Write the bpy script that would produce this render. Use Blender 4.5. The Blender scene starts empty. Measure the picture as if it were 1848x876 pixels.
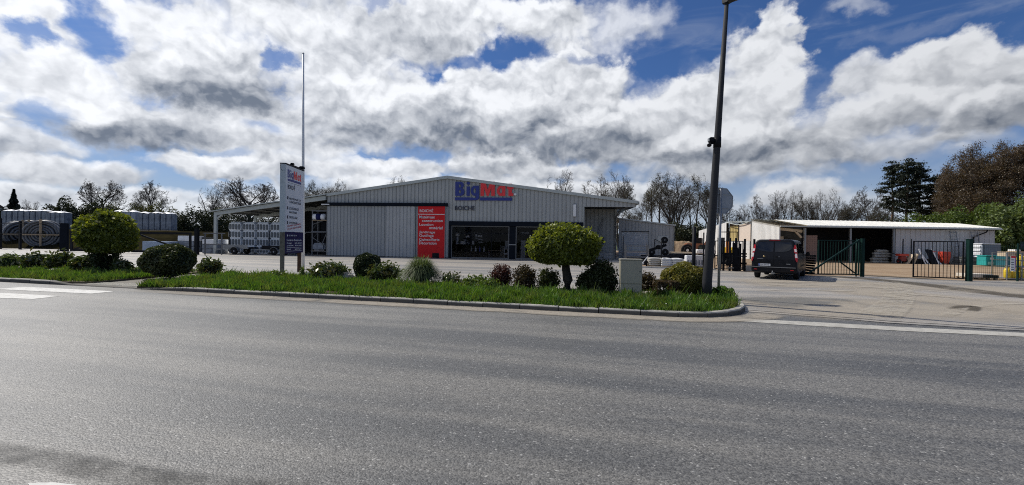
import bpy, bmesh, math, random
import numpy as np
from mathutils import Vector, Matrix, Quaternion

S = bpy.context.scene
COL = S.collection
rad = math.radians
random.seed(7)
rng = np.random.default_rng(7)

# ------------------------------------------------------------------ camera
EYE = 1.75
PITCH, ROLL, FPX, CX, CY = rad(.29), rad(.83), 800.0, 924.0, 438.0
CAMROT = Matrix.Rotation(math.pi/2-PITCH, 3, 'X') @ Matrix.Rotation(ROLL, 3, 'Z')
cam = bpy.data.cameras.new('camera')
cam.lens = 36*FPX/1848
cam.sensor_width = 36
cam.clip_start = .05
cam.clip_end = 6000
camo = bpy.data.objects.new('camera', cam)
COL.objects.link(camo)
camo.matrix_world = Matrix.Translation((0, 0, EYE)) @ CAMROT.to_4x4()
S.camera = camo

def ray(px, py):
    return CAMROT @ Vector(((px-CX)/FPX, -(py-CY)/FPX, -1))
def G(px, py, z=0.0):            # where a pixel of the photograph meets the ground
    r = ray(px, py); t = (z-EYE)/r.z
    return Vector((r.x*t, r.y*t, z))
def P(px, py, D):                # the point seen at that pixel, D metres ahead
    r = ray(px, py); t = D/r.y
    return Vector((r.x*t, D, EYE+r.z*t))

# ------------------------------------------------------------------ light
SUN_AZ, SUN_EL = rad(-58), rad(49)     # left of straight ahead
SUNV = Vector((math.sin(SUN_AZ)*math.cos(SUN_EL), math.cos(SUN_AZ)*math.cos(SUN_EL), math.sin(SUN_EL)))
sun = bpy.data.lights.new('sun', 'SUN')
sun.energy = 5.0
sun.angle = rad(.55)
sun.color = (1, .95, .87)
suno = bpy.data.objects.new('sun', sun)
COL.objects.link(suno)
suno.rotation_euler = SUNV.to_track_quat('Z', 'Y').to_euler()
suno.location = (-20, 40, 60)
S.view_settings.view_transform = 'Standard'
S.view_settings.look = 'None'
S.view_settings.exposure = -.25
S.view_settings.gamma = 1.0

S.render.engine = 'CYCLES'
S.cycles.filter_width = 1.05
S.cycles.use_denoising = False

W = bpy.data.worlds.new('World')
S.world = W
W.use_nodes = True
nt = W.node_tree
nt.nodes.clear()

def N(t, typ, **kw):
    n = t.nodes.new(typ)
    for k, v in kw.items():
        setattr(n, k, v)
    return n
def mth(t, op, a, b=None, c=None, clamp=False):
    n = t.nodes.new('ShaderNodeMath'); n.operation = op; n.use_clamp = clamp
    for i, v in enumerate((a, b, c)):
        if v is None: continue
        if isinstance(v, (int, float)): n.inputs[i].default_value = v
        else: t.links.new(v, n.inputs[i])
    return n.outputs[0]
def vmth(t, op, a, b=None):
    n = t.nodes.new('ShaderNodeVectorMath'); n.operation = op
    for i, v in enumerate((a, b)):
        if v is None: continue
        if isinstance(v, (tuple, list)): n.inputs[i].default_value = v
        else: t.links.new(v, n.inputs[i])
    return n.outputs['Value'] if op in ('LENGTH', 'DOT_PRODUCT') else n.outputs['Vector']
def mrange(t, v, a, b, c=0.0, d=1.0, smooth=True):
    n = t.nodes.new('ShaderNodeMapRange'); n.interpolation_type = 'SMOOTHSTEP' if smooth else 'LINEAR'
    t.links.new(v, n.inputs[0])
    for i, x in enumerate((a, b, c, d)): n.inputs[i+1].default_value = x
    return n.outputs[0]
def mixc(t, f, a, b, blend='MIX'):
    n = t.nodes.new('ShaderNodeMix'); n.data_type = 'RGBA'; n.blend_type = blend
    for i, v in ((0, f), (6, a), (7, b)):
        if isinstance(v, (int, float)): n.inputs[i].default_value = v
        elif isinstance(v, (tuple, list)): n.inputs[i].default_value = (v[0], v[1], v[2], 1)
        else: t.links.new(v, n.inputs[i])
    return n.outputs[2]
def noise(t, vec, scale, detail=5, rough=.55, dist=0.0, dim='3D'):
    n = t.nodes.new('ShaderNodeTexNoise'); n.noise_dimensions = dim
    if vec is not None: t.links.new(vec, n.inputs['Vector'])
    n.inputs['Scale'].default_value = scale; n.inputs['Detail'].default_value = detail
    n.inputs['Roughness'].default_value = rough; n.inputs['Distortion'].default_value = dist
    return n.outputs['Fac']

def azel(px, py):
    r = ray(px, py).normalized()
    return math.atan2(r.x, r.y), math.asin(r.z)

# the clouds, far ones first: photo x, y, half width, half height, greyness of the base, softness, opacity
CLOUDS = [
 # low far banks towards the horizon
 (300,385,520,40,.25,.9,.85),(900,372,420,40,.25,.9,.75),(1500,372,330,26,.3,.9,.55),(60,350,120,22,.45,.6,.9),(250,352,110,18,.40,.6,.9),(640,338,110,20,.45,.6,.9),(900,338,120,22,.5,.6,.9),(1010,345,80,18,.4,.6,.9),(1140,352,110,22,.45,.6,.85),(1440,352,85,26,.30,.6,.95),
 (130,312,170,26,.62,.45,1),(395,300,115,22,.55,.4,1),(735,303,85,20,.25,.35,1),(905,296,115,32,.55,.5,1),(1030,312,100,22,.5,.6,.95),(560,300,90,18,.5,.6,.9),(1600,262,190,34,.45,.9,.8),(1330,296,260,34,.55,.8,1),(1725,275,30,11,.2,.8,.5),
 # middle layer
 (40,262,140,28,.55,.6,.95),(20,200,40,20,.1,.5,1),(160,236,90,26,.5,.7,.9),(500,258,150,34,.35,.7,.95),(390,240,140,30,.4,.7,.95),(660,240,140,40,.55,.7,.95),(240,222,185,48,1.0,.55,1),
 (100,140,160,72,.15,.6,1),(60,35,110,45,.1,.5,1),(320,80,130,80,.12,.5,1),(450,215,150,40,.2,.7,.95),(640,170,130,95,.6,.7,1),(580,45,340,60,.35,.8,1),(385,138,165,72,1.0,.6,1),(560,110,120,60,.35,.8,.9),(700,60,140,60,.4,.8,.95),
 (1240,245,130,60,.6,.6,1),(1120,262,130,42,.7,.7,1),(1420,245,140,50,.55,.7,1),
 # near cumulus and the big right hand bank
 (830,45,180,50,.55,.6,1),(980,40,85,46,.35,.5,1),(1110,50,70,48,.10,.9,.75),(1190,35,40,40,.05,1.0,.5),(700,190,120,70,.65,.6,1),
 (1090,165,62,48,.45,.35,1),(1035,135,50,48,.25,.35,1),(960,150,80,52,.45,.35,1),(880,150,75,58,.40,.32,1),(830,218,190,58,1.0,.5,1),(1020,220,160,60,1.0,.45,1),(1080,240,110,36,.85,.5,1),
 (1200,195,85,48,.30,.45,1),(1300,200,110,70,.40,.45,1),(1340,135,60,55,.12,.4,1),(1398,85,48,62,.05,.38,1),(1405,170,70,48,.25,.55,1),(1310,262,150,38,.85,.6,1),
 (1560,150,105,34,.25,.7,.95),(1690,140,110,55,.30,.4,1),(1810,155,120,56,.45,.45,1),(1640,190,180,36,.55,.6,1),(1780,200,140,32,.90,.55,1),(1520,215,120,40,.5,.8,.9),
 (1560,12,70,18,.05,1.0,.45),(1640,60,160,16,.05,1.0,.18),(1250,118,40,16,.05,1.0,.35),
 # beyond the frame
 (-350,150,300,140,.5,.7,1),(-250,330,250,40,.5,.6,1),(-800,250,500,120,.5,.8,1),(2100,190,200,70,.6,.6,1),(2500,260,400,60,.5,.7,1),(400,-120,400,90,.5,.8,1),(900,-200,300,80,.4,.8,1),(1500,-260,250,60,.4,.8,.9)]

GAPS = [(185, 52, 62, 48, .95), (68, 66, 34, 20, .85), (12, 42, 16, 16, .7), (70, 205, 60, 26, .7), (500, 106, 26, 14, .8), (490, 232, 34, 14, .5), (915, 90, 78, 25, 1.0), (840, 100, 34, 16, .7), (1170, 140, 42, 34, .8), (765, 276, 60, 16, .8), (690, 10, 46, 14, .6), (1475, 150, 30, 62, .85), (1235, 92, 85, 44, .9), (1060, 102, 46, 13, .6), (1640, 40, 190, 46, .5), (560, 328, 60, 14, .5), (400, 272, 40, 9, .5), (1320, 333, 90, 16, .6), (1640, 290, 120, 18, .6)]

def build_sky():
    tc = N(nt, 'ShaderNodeTexCoord')
    d = vmth(nt, 'NORMALIZE', tc.outputs['Generated'])
    sep = N(nt, 'ShaderNodeSeparateXYZ'); nt.links.new(d, sep.inputs[0])
    az = mth(nt, 'ARCTAN2', sep.outputs[0], sep.outputs[1])
    el = mth(nt, 'ARCSINE', sep.outputs[2])
    cmb = N(nt, 'ShaderNodeCombineXYZ'); nt.links.new(az, cmb.inputs[0]); nt.links.new(el, cmb.inputs[1])
    p = cmb.outputs[0]
    def col_noise(v, scale, detail, rough):
        n = N(nt, 'ShaderNodeTexNoise'); n.noise_dimensions = '2D'; nt.links.new(v, n.inputs['Vector'])
        n.inputs['Scale'].default_value = scale; n.inputs['Detail'].default_value = detail; n.inputs['Roughness'].default_value = rough
        return n.outputs['Color']
    wa = vmth(nt, 'SUBTRACT', col_noise(vmth(nt, 'MULTIPLY', p, (1, 1.25, 1)), 8.5, 9, .57), (.5, .5, .5))
    amp = mrange(nt, el, .02, .45, .05, .15)
    sc_ = N(nt, 'ShaderNodeVectorMath', operation='SCALE'); nt.links.new(vmth(nt, 'MULTIPLY', wa, (1, .8, 0)), sc_.inputs[0]); nt.links.new(amp, sc_.inputs['Scale'])
    pw = vmth(nt, 'ADD', p, sc_.outputs[0])
    # billows: rounded lobes at several sizes
    sw = N(nt, 'ShaderNodeVectorMath', operation='SCALE'); nt.links.new(vmth(nt, 'MULTIPLY', wa, (1, 1, 0)), sw.inputs[0]); sw.inputs['Scale'].default_value = .055
    q = vmth(nt, 'MULTIPLY', vmth(nt, 'ADD', p, sw.outputs[0]), (1, 1.3, 0))
    def billow(v):
        n = N(nt, 'ShaderNodeTexVoronoi'); n.feature = 'F1'; n.voronoi_dimensions = '2D'; n.normalize = True; nt.links.new(v, n.inputs['Vector'])
        n.inputs['Scale'].default_value = 9; n.inputs['Detail'].default_value = 2.5; n.inputs['Roughness'].default_value = .62; n.inputs['Lacunarity'].default_value = 2.3
        return n.outputs['Distance']
    f0 = billow(q)
    f1 = billow(vmth(nt, 'ADD', q, (-.006, .022, 0)))
    st = vmth(nt, 'MULTIPLY', p, (1, 1.3, 1))
    fine = mth(nt, 'SUBTRACT', noise(nt, st, 22, 6, .62, 0, dim='2D'), .5)
    relief = mth(nt, 'MULTIPLY_ADD', mth(nt, 'SUBTRACT', f1, f0), 1.5, mth(nt, 'MULTIPLY', fine, .35))
    soft_n = mth(nt, 'MULTIPLY', mth(nt, 'SUBTRACT', noise(nt, st, 5, 6, .6, 0, dim='2D'), .5), 1.3)
    edge_n = mth(nt, 'MULTIPLY_ADD', fine, .45, mth(nt, 'MULTIPLY', mth(nt, 'SUBTRACT', f0, .33), .95))
    # scattered cumulus everywhere, thinner to the right where the sky is open
    gen = noise(nt, vmth(nt, 'MULTIPLY', pw, (1, 1.9, 1)), 3.1, 6, .58, .2, dim='2D')
    thr = mrange(nt, az, -.55, .35, .02, -.17)
    A = mrange(nt, mth(nt, 'ADD', gen, thr), .47, .60)
    L = mth(nt, 'ADD', mth(nt, 'ADD', mrange(nt, gen, .42, .72, 1.0, .45), relief), soft_n, clamp=True)
    def bank(items):      # premultiplied brightness and cover of a run of clouds
        Lp, Ap = None, None
        for (cx, cy, rx, ry, dark, soft, op) in items:
            r_ = ray(cx, cy).normalized(); a, e = math.atan2(r_.x, r_.y), math.asin(r_.z); ca = math.cos(a)
            sx = 1/max(rx/FPX*ca*ca, .004); sy = 1/max(ry/FPX*ca, .004)
            v = vmth(nt, 'MULTIPLY', vmth(nt, 'SUBTRACT', pw, (a, e, 0)), (sx, sy, 0))
            ln = mth(nt, 'ADD', vmth(nt, 'LENGTH', v), edge_n)
            al = mrange(nt, ln, 1.20, 1.20-max(soft, .2), 0.0, op)
            t_ = mth(nt, 'ADD', vmth(nt, 'DOT_PRODUCT', v, (-.30, 1, 0)), soft_n)
            li = mth(nt, 'ADD', mrange(nt, t_, -.55, 1.05, max(.12, .94-dark*.88), 1.0), relief, clamp=True)
            if Lp is None: Lp, Ap = mth(nt, 'MULTIPLY', li, al), al
            else:
                Lp = mth(nt, 'MULTIPLY_ADD', al, mth(nt, 'SUBTRACT', li, Lp), Lp)
                Ap = mth(nt, 'MULTIPLY_ADD', al, mth(nt, 'SUBTRACT', 1.0, Ap), Ap)
        return Lp, Ap
    L = mth(nt, 'MULTIPLY', L, A)
    for k in range(0, len(CLOUDS), 17):
        Lp, Ap = bank(CLOUDS[k:k+17])
        L = mth(nt, 'MULTIPLY_ADD', L, mth(nt, 'SUBTRACT', 1.0, Ap), Lp)
        A = mth(nt, 'MULTIPLY_ADD', A, mth(nt, 'SUBTRACT', 1.0, Ap), Ap)
    L = mth(nt, 'DIVIDE', L, mth(nt, 'MAXIMUM', A, .001), clamp=True)
    for (cx, cy, rx, ry, w) in GAPS:      # holes where the blue shows through
        r_ = ray(cx, cy).normalized(); a, e = math.atan2(r_.x, r_.y), math.asin(r_.z); ca = math.cos(a)
        v = vmth(nt, 'MULTIPLY', vmth(nt, 'SUBTRACT', pw, (a, e, 0)), (FPX/(rx*ca*ca), FPX/(ry*ca), 0))
        ln = mth(nt, 'MULTIPLY_ADD', edge_n, -1.3, vmth(nt, 'LENGTH', v))
        A = mth(nt, 'MULTIPLY', A, mrange(nt, ln, .45, 1.30, 1-w, 1.0))
    sd = vmth(nt, 'DOT_PRODUCT', d, tuple(SUNV))
    glow = mrange(nt, sd, -.1, .9, .86, 1.22)
    ccol = mixc(nt, L, (1.75, 2.1, 2.75), (9.7, 9.95, 10.4))
    sc2 = N(nt, 'ShaderNodeVectorMath', operation='SCALE'); nt.links.new(ccol, sc2.inputs[0]); nt.links.new(glow, sc2.inputs['Scale']); ccol = sc2.outputs[0]
    sky = N(nt, 'ShaderNodeTexSky', sky_type='NISHITA')
    sky.sun_disc = False
    sky.sun_elevation = SUN_EL
    sky.sun_rotation = SUN_AZ
    sky.air_density = 1.0; sky.dust_density = .6; sky.ozone_density = 2.2
    scol = vmth(nt, 'MULTIPLY', sky.outputs[0], (.40, .60, .93))
    veil = noise(nt, vmth(nt, 'MULTIPLY', p, (2, 7, 1)), 2.6, 6, .6, .6, dim='2D')
    veil = mth(nt, 'MULTIPLY', mrange(nt, veil, .45, .8), .22)
    scol = mixc(nt, veil, scol, (6.0, 6.6, 7.6))
    scol = mixc(nt, mrange(nt, el, .0, .26, .62, 0.0), scol, (5.6, 6.5, 7.9))
    col = mixc(nt, A, scol, ccol)
    low = mrange(nt, el, -.02, .12, .35, 0.0)
    col = mixc(nt, low, col, (6.6, 7.1, 7.8))
    bg = N(nt, 'ShaderNodeBackground'); bg.inputs[1].default_value = .10
    nt.links.new(col, bg.inputs[0])
    out = N(nt, 'ShaderNodeOutputWorld'); nt.links.new(bg.outputs[0], out.inputs[0])
build_sky()

# ------------------------------------------------------------------ materials
MATS = {}
def newmat(name):
    m = bpy.data.materials.new(name); m.use_nodes = True
    t = m.node_tree; t.nodes.clear()
    out = N(t, 'ShaderNodeOutputMaterial')
    MATS[name] = m
    return m, t, out
def mat(name, col, rough=.6, metal=0.0, var=.14, scale=3.0, bump=0.0, bscale=30.0, spec=.5, dirt=None, dscale=1.2, damt=.5, streak=False):
    if name in MATS: return MATS[name]
    m, t, out = newmat(name)
    b = N(t, 'ShaderNodeBsdfPrincipled')
    tc = N(t, 'ShaderNodeTexCoord'); v = tc.outputs['Object']
    f = noise(t, v, scale, 6, .6)
    lo = tuple(c*(1-var) for c in col); hi = tuple(min(1, c*(1+var)) for c in col)
    c = mixc(t, mrange(t, f, .25, .75), lo, hi)
    if dirt:
        g = noise(t, vmth(t, 'MULTIPLY', v, (3.5, 3.5, .22)) if streak else v, dscale, 7, .65)
        c = mixc(t, mth(t, 'MULTIPLY', mrange(t, g, .48, .72), damt), c, dirt)
    t.links.new(c, b.inputs['Base Color'])
    r2 = mrange(t, f, .2, .8, max(.02, rough-.07), min(1, rough+.07))
    t.links.new(r2, b.inputs['Roughness'])
    b.inputs['Metallic'].default_value = metal
    b.inputs['Specular IOR Level'].default_value = spec
    if bump:
        bp = N(t, 'ShaderNodeBump'); bp.inputs['Strength'].default_value = bump; bp.inputs['Distance'].default_value = .02
        t.links.new(noise(t, v, bscale, 6, .6), bp.inputs['Height'])
        t.links.new(bp.outputs[0], b.inputs['Normal'])
    t.links.new(b.outputs[0], out.inputs[0])
    return m
def leafmat(name, c1, c2, c3=None, trans=.35, rough=.5, gloss=.10):
    m, t, out = newmat(name)
    geo = N(t, 'ShaderNodeNewGeometry')
    r = geo.outputs['Random Per Island']
    c = mixc(t, mrange(t, r, 0, 1, smooth=False), c1, c2)
    tc = N(t, 'ShaderNodeTexCoord')
    f = noise(t, tc.outputs['Object'], 2.2, 4, .6)
    c = mixc(t, mrange(t, f, .42, .68, 0, .75), c, c3 or tuple(x*.6 for x in c1))
    df = N(t, 'ShaderNodeBsdfDiffuse'); tl = N(t, 'ShaderNodeBsdfTranslucent'); gl = N(t, 'ShaderNodeBsdfGlossy')
    gl.inputs['Roughness'].default_value = rough
    t.links.new(c, df.inputs[0])
    tcol = mixc(t, 1.0, c, (1.25, 1.2, .55), 'MULTIPLY')
    t.links.new(tcol, tl.inputs[0])
    ms = N(t, 'ShaderNodeMixShader'); ms.inputs[0].default_value = trans
    t.links.new(df.outputs[0], ms.inputs[1]); t.links.new(tl.outputs[0], ms.inputs[2])
    m2 = N(t, 'ShaderNodeMixShader'); m2.inputs[0].default_value = gloss
    gl.inputs[0].default_value = (.35, .35, .33, 1)
    t.links.new(ms.outputs[0], m2.inputs[1]); t.links.new(gl.outputs[0], m2.inputs[2])
    t.links.new(m2.outputs[0], out.inputs[0])
    return m
def glassmat(name, tint=(.02, .025, .03), refl=.9, see=.75):
    m, t, out = newmat(name)
    fr = N(t, 'ShaderNodeFresnel'); fr.inputs[0].default_value = 1.5
    tr = N(t, 'ShaderNodeBsdfTransparent'); gl = N(t, 'ShaderNodeBsdfGlossy')
    tr.inputs[0].default_value = (see, see, see*1.02, 1)
    gl.inputs['Roughness'].default_value = .03; gl.inputs[0].default_value = (refl, refl, refl, 1)
    ms = N(t, 'ShaderNodeMixShader')
    t.links.new(fr.outputs[0], ms.inputs[0]); t.links.new(tr.outputs[0], ms.inputs[1]); t.links.new(gl.outputs[0], ms.inputs[2])
    t.links.new(ms.outputs[0], out.inputs[0])
    return m

ROADDIR = Vector((.9708, -.2398, 0)); ROADN = Vector((.2398, .9708, 0))
def asphalt(name, base, tan, speck, wear):
    """worn asphalt: stone chippings, dusty lanes along the road, dark patches"""
    m, t, out = newmat(name)
    b = N(t, 'ShaderNodeBsdfPrincipled')
    tc = N(t, 'ShaderNodeTexCoord'); v = tc.outputs['Object']
    along = vmth(t, 'DOT_PRODUCT', v, tuple(ROADDIR)); across = vmth(t, 'DOT_PRODUCT', v, tuple(ROADN))
    cb = N(t, 'ShaderNodeCombineXYZ'); t.links.new(along, cb.inputs[0]); t.links.new(across, cb.inputs[1])
    q = cb.outputs[0]
    lane = noise(t, vmth(t, 'MULTIPLY', q, (.05, .75, 1)), 1.0, 4, .55)
    lane2 = noise(t, vmth(t, 'MULTIPLY', q, (.16, 2.3, 1)), 1.0, 5, .6)
    big = noise(t, v, .35, 6, .6)
    fleck = noise(t, v, 55, 3, .7)
    fleck2 = noise(t, v, 16, 4, .7)
    vo = N(t, 'ShaderNodeTexVoronoi'); vo.inputs['Scale'].default_value = 62; t.links.new(v, vo.inputs['Vector'])
    dusty = mth(t, 'ADD', mth(t, 'MULTIPLY', lane, .62), mth(t, 'ADD', mth(t, 'MULTIPLY', lane2, .23), mth(t, 'MULTIPLY', big, .15)))
    c = mixc(t, mrange(t, dusty, .40, .62, 0, wear), base, tan)
    sepc = N(t, 'ShaderNodeSeparateColor'); t.links.new(vo.outputs['Color'], sepc.inputs[0])
    st = mth(t, 'ADD', mth(t, 'MULTIPLY', sepc.outputs[0], .55), mth(t, 'ADD', mth(t, 'MULTIPLY', fleck, .5), mth(t, 'MULTIPLY', fleck2, .35)))
    k = mrange(t, st, .3, 1.1, 1-speck, 1+speck, smooth=False)
    sc = N(t, 'ShaderNodeVectorMath', operation='SCALE'); t.links.new(c, sc.inputs[0]); t.links.new(k, sc.inputs['Scale'])
    c = sc.outputs[0]
    pale = mth(t, 'GREATER_THAN', sepc.outputs[1], .985)
    c = mixc(t, mth(t, 'MULTIPLY', pale, .5), c, (.5, .49, .46))
    t.links.new(c, b.inputs['Base Color'])
    b.inputs['Roughness'].default_value = .50; b.inputs['Specular IOR Level'].default_value = .6
    bp = N(t, 'ShaderNodeBump'); bp.inputs['Strength'].default_value = .55; bp.inputs['Distance'].default_value = .006
    h = mth(t, 'ADD', mth(t, 'MULTIPLY', vo.outputs['Distance'], -1.0), fleck)
    t.links.new(h, bp.inputs['Height']); t.links.new(bp.outputs[0], b.inputs['Normal'])
    t.links.new(b.outputs[0], out.inputs[0])
    return m
M_road = asphalt('worn_asphalt', (.078, .079, .078), (.190, .180, .160), .68, .85)
M_yard = asphalt('dusty_yard_asphalt', (.20, .196, .186), (.36, .325, .275), .20, 1.0)
def dusty_ground(name, a, b_, c_, s1=.5, s2=6, bump=.5, spec=.15):
    m, t, out = newmat(name)
    b = N(t, 'ShaderNodeBsdfPrincipled'); tc = N(t, 'ShaderNodeTexCoord'); v = tc.outputs['Object']
    f = noise(t, v, s1, 7, .62, .6); g = noise(t, v, s2, 6, .7)
    c = mixc(t, mrange(t, f, .35, .65), a, b_)
    c = mixc(t, mrange(t, g, .5, .75, 0, .6), c, c_)
    t.links.new(c, b.inputs['Base Color']); b.inputs['Roughness'].default_value = .95; b.inputs['Specular IOR Level'].default_value = spec
    bp = N(t, 'ShaderNodeBump'); bp.inputs['Strength'].default_value = bump; bp.inputs['Distance'].default_value = .03
    t.links.new(noise(t, v, s2*5, 6, .7), bp.inputs['Height']); t.links.new(bp.outputs[0], b.inputs['Normal'])
    t.links.new(b.outputs[0], out.inputs[0])
    return m
M_gravel = dusty_ground('brown_gravel', (.27, .185, .115), (.34, .255, .17), (.19, .135, .09), .25, 5)
M_field = dusty_ground('rough_grass_ground', (.04, .06, .02), (.07, .08, .028), (.085, .07, .04), .08, 1.5)
M_bank = dusty_ground('earth_bank_soil', (.016, .014, .008), (.030, .026, .013), (.014, .020, .007), .8, 4, spec=0)
M_soil = dusty_ground('dark_soil', (.085, .07, .045), (.13, .11, .075), (.05, .06, .02), 1.2, 9)
M_path = dusty_ground('path_tarmac', (.20, .19, .17), (.27, .25, .215), (.16, .155, .145), 1.0, 20, .3)

M_clad = mat('grey_cladding', (.40, .41, .40), .5, 0, .06, .9, dirt=(.28, .285, .28), dscale=.7, damt=.5, spec=.22, streak=True)
M_door = mat('sliding_door_cladding', (.33, .345, .35), .5, 0, .06, 1.1, dirt=(.23, .235, .235), dscale=.8, damt=.5, spec=.22, streak=True)
M_door2 = mat('pale_door_cladding', (.39, .40, .40), .5, 0, .06, 1.1, dirt=(.28, .285, .285), dscale=.8, damt=.45, streak=True)
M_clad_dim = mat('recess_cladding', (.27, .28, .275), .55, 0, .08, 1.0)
M_clad_white = mat('white_cladding', (.76, .755, .73), .5, 0, .05, 1, dirt=(.55, .52, .46), dscale=.9, damt=.3, streak=True)
M_shedwall = mat('shed_cladding', (.50, .50, .50), .5, 0, .07, 1, dirt=(.38, .38, .37), dscale=.8, damt=.45, streak=True)
M_trim = mat('roof_trim', (.45, .48, .46), .45, 0, .06, 2)
M_roof = mat('steel_roof', (.78, .765, .71), .45, 0, .06, 1.5, dirt=(.62, .58, .48), dscale=.6, damt=.35)
M_roof_dark = mat('dark_roof_sheet', (.10, .105, .10), .6, 0, .15, 1.5, spec=.22)
M_black = mat('black_painted_steel', (.013, .014, .017), .45, 0, .3, 4, spec=.07)
M_navy = mat('dark_blue_steel', (.007, .010, .017), .42, 0, .25, 2, spec=.07)
M_green = mat('dark_green_steel', (.010, .030, .026), .4, 0, .2, 4, spec=.07)
M_grey = mat('grey_painted_steel', (.16, .165, .17), .45, 0, .1, 3, spec=.22)
M_galv = mat('galvanised_steel', (.26, .27, .28), .42, .55, .15, 8)
M_alu = mat('sign_aluminium', (.30, .32, .345), .5, .2, .08, 6)
M_lampgrey = mat('lamp_post_paint', (.040, .041, .045), .6, 0, .10, 3, dirt=(.028, .028, .029), dscale=3, spec=.1)
m, t, out = newmat('kerb_concrete')
b = N(t, 'ShaderNodeBsdfPrincipled'); tc = N(t, 'ShaderNodeTexCoord'); v = tc.outputs['Object']
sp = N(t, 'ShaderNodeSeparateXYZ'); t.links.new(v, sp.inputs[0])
f = noise(t, v, 6, 6, .6); g = noise(t, v, 3, 6, .65)
c = mixc(t, f, (.34, .325, .295), (.46, .44, .40)); c = mixc(t, mth(t, 'MULTIPLY', mrange(t, g, .5, .7), .6), c, (.20, .19, .15))
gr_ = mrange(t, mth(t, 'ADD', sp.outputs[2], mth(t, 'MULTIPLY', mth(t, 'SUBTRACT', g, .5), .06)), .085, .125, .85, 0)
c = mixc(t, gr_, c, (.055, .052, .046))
t.links.new(c, b.inputs['Base Color']); b.inputs['Roughness'].default_value = .9; b.inputs['Specular IOR Level'].default_value = .2
t.links.new(b.outputs[0], out.inputs[0]); M_concrete = m
M_conc2 = mat('pale_concrete', (.42, .41, .385), .85, 0, .15, 3, bump=.3, dirt=(.25, .24, .22))
M_paint = mat('road_paint', (.62, .61, .57), .75, 0, .14, 9, dirt=(.30, .29, .265), dscale=5, damt=.85)
M_paint2 = mat('worn_edge_paint', (.40, .385, .345), .8, 0, .14, 9, dirt=(.27, .255, .225), dscale=3.5, damt=.9)
M_tar = mat('tar_joint', (.012, .012, .012), .9, 0, .2, 10, spec=.1)
M_tactile = mat('tactile_paving', (.55, .52, .44), .8, 0, .12, 8)
M_cab = mat('cabinet_beige', (.36, .335, .265), .55, 0, .09, 5, bump=.12, bscale=70, dirt=(.28, .26, .2), dscale=2.5, damt=.5)
M_red = mat('red_board', (.60, .012, .016), .45, 0, .06, 2, spec=.22)
M_redl = mat('red_letter', (.78, .035, .04), .4, 0, .05, 2)
M_bluel = mat('blue_letter', (.018, .034, .22), .4, 0, .08, 2)
M_white = mat('white_paint', (.78, .78, .77), .5, 0, .05, 4)
M_sign = mat('sign_panel_white', (.68, .71, .74), .42, 0, .04, 2)
M_signedge = mat('sign_edge', (.50, .55, .58), .5, 0, .1, 2, dirt=(.33, .37, .36), dscale=2, damt=.5)
M_signblue = mat('sign_panel_blue', (.012, .016, .075), .4, 0, .1, 2, spec=.07)
M_rust = mat('rusty_brown_steel', (.085, .048, .030), .75, 0, .3, 7, bump=.3, spec=.22)
M_mossy = mat('weathered_post', (.16, .155, .125), .8, 0, .3, 5, dirt=(.07, .05, .035), dscale=2, spec=.22)
M_print = mat('print_dark', (.03, .035, .06), .6)
M_print_red = mat('print_red', (.42, .03, .05), .6)
M_rubber = mat('rubber', (.018, .018, .019), .8, 0, .2, 12, spec=.07)
M_film = mat('grey_stretch_film', (.22, .245, .28), .35, 0, .3, 2.4, bump=.5, bscale=6, dirt=(.045, .05, .085), dscale=1.6, damt=.8)
M_filmw = mat('white_stretch_film', (.80, .81, .83), .32, 0, .06, 2.4, bump=.6, bscale=7)
M_insul = mat('insulation_roll', (.17, .185, .195), .7, 0, .2, 5, spec=.22)
M_insulwrap = mat('insulation_wrap', (.80, .82, .83), .35, 0, .12, 4, bump=.35, bscale=9)
M_coil = mat('grey_drain_pipe', (.15, .155, .16), .32, 0, .2, 6)
M_timber = mat('timber', (.42, .31, .19), .75, 0, .2, 6)
M_board = mat('pale_board', (.56, .46, .33), .75, 0, .12, 3)
M_brick = mat('brown_brick', (.26, .17, .135), .85, 0, .22, 7)
M_peach = mat('peach_wall', (.66, .56, .47), .8, 0, .05, 1)
M_yellowwall = mat('ochre_wall', (.46, .36, .15), .7, 0, .08, 1)
M_orange = mat('orange_paint', (.70, .22, .03), .45, 0, .1, 3)
M_rustorange = mat('machine_rust_orange', (.28, .10, .045), .6, 0, .2, 3)
M_yellow = mat('yellow_paint', (.72, .52, .035), .42, 0, .08, 3)
M_teal = mat('teal_plastic', (.03, .36, .34), .45, 0, .08, 3)
M_tealdark = mat('dark_teal_plastic', (.02, .12, .15), .45, 0, .1, 3)
M_bag = mat('white_bag', (.66, .66, .65), .6, 0, .10, 4, bump=.5, bscale=9)
M_bag2 = mat('grey_paper_bag', (.40, .385, .35), .8, 0, .12, 4, bump=.5, bscale=9)
M_cloth = mat('grey_shrink_cover', (.15, .18, .22), .5, 0, .12, 3, bump=.3, bscale=5)
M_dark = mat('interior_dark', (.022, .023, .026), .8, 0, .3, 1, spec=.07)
M_floor = mat('shop_floor', (.10, .10, .10), .5, 0, .15, 2)
M_van = mat('van_paint', (.007, .008, .012), .34, .0, .06, 2, dirt=(.012, .012, .013), dscale=1.5, damt=.4, spec=.2)
M_plastic = mat('black_plastic', (.016, .016, .018), .55, 0, .15, 6, spec=.07)
M_lens = mat('tail_lamp_red', (.42, .012, .018), .18, 0, .1, 5)
M_lensw = mat('tail_lamp_clear', (.75, .68, .68), .15, 0, .05, 5)
M_stone = mat('stone', (.30, .28, .25), .9, 0, .25, 4, bump=.6, bscale=14)
M_bark = mat('grey_bark', (.050, .043, .037), .9, 0, .3, 6, bump=.5, bscale=25)
M_bark2 = mat('topiary_bark', (.040, .035, .028), .9, 0, .3, 9, bump=.6, bscale=30)
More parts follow.
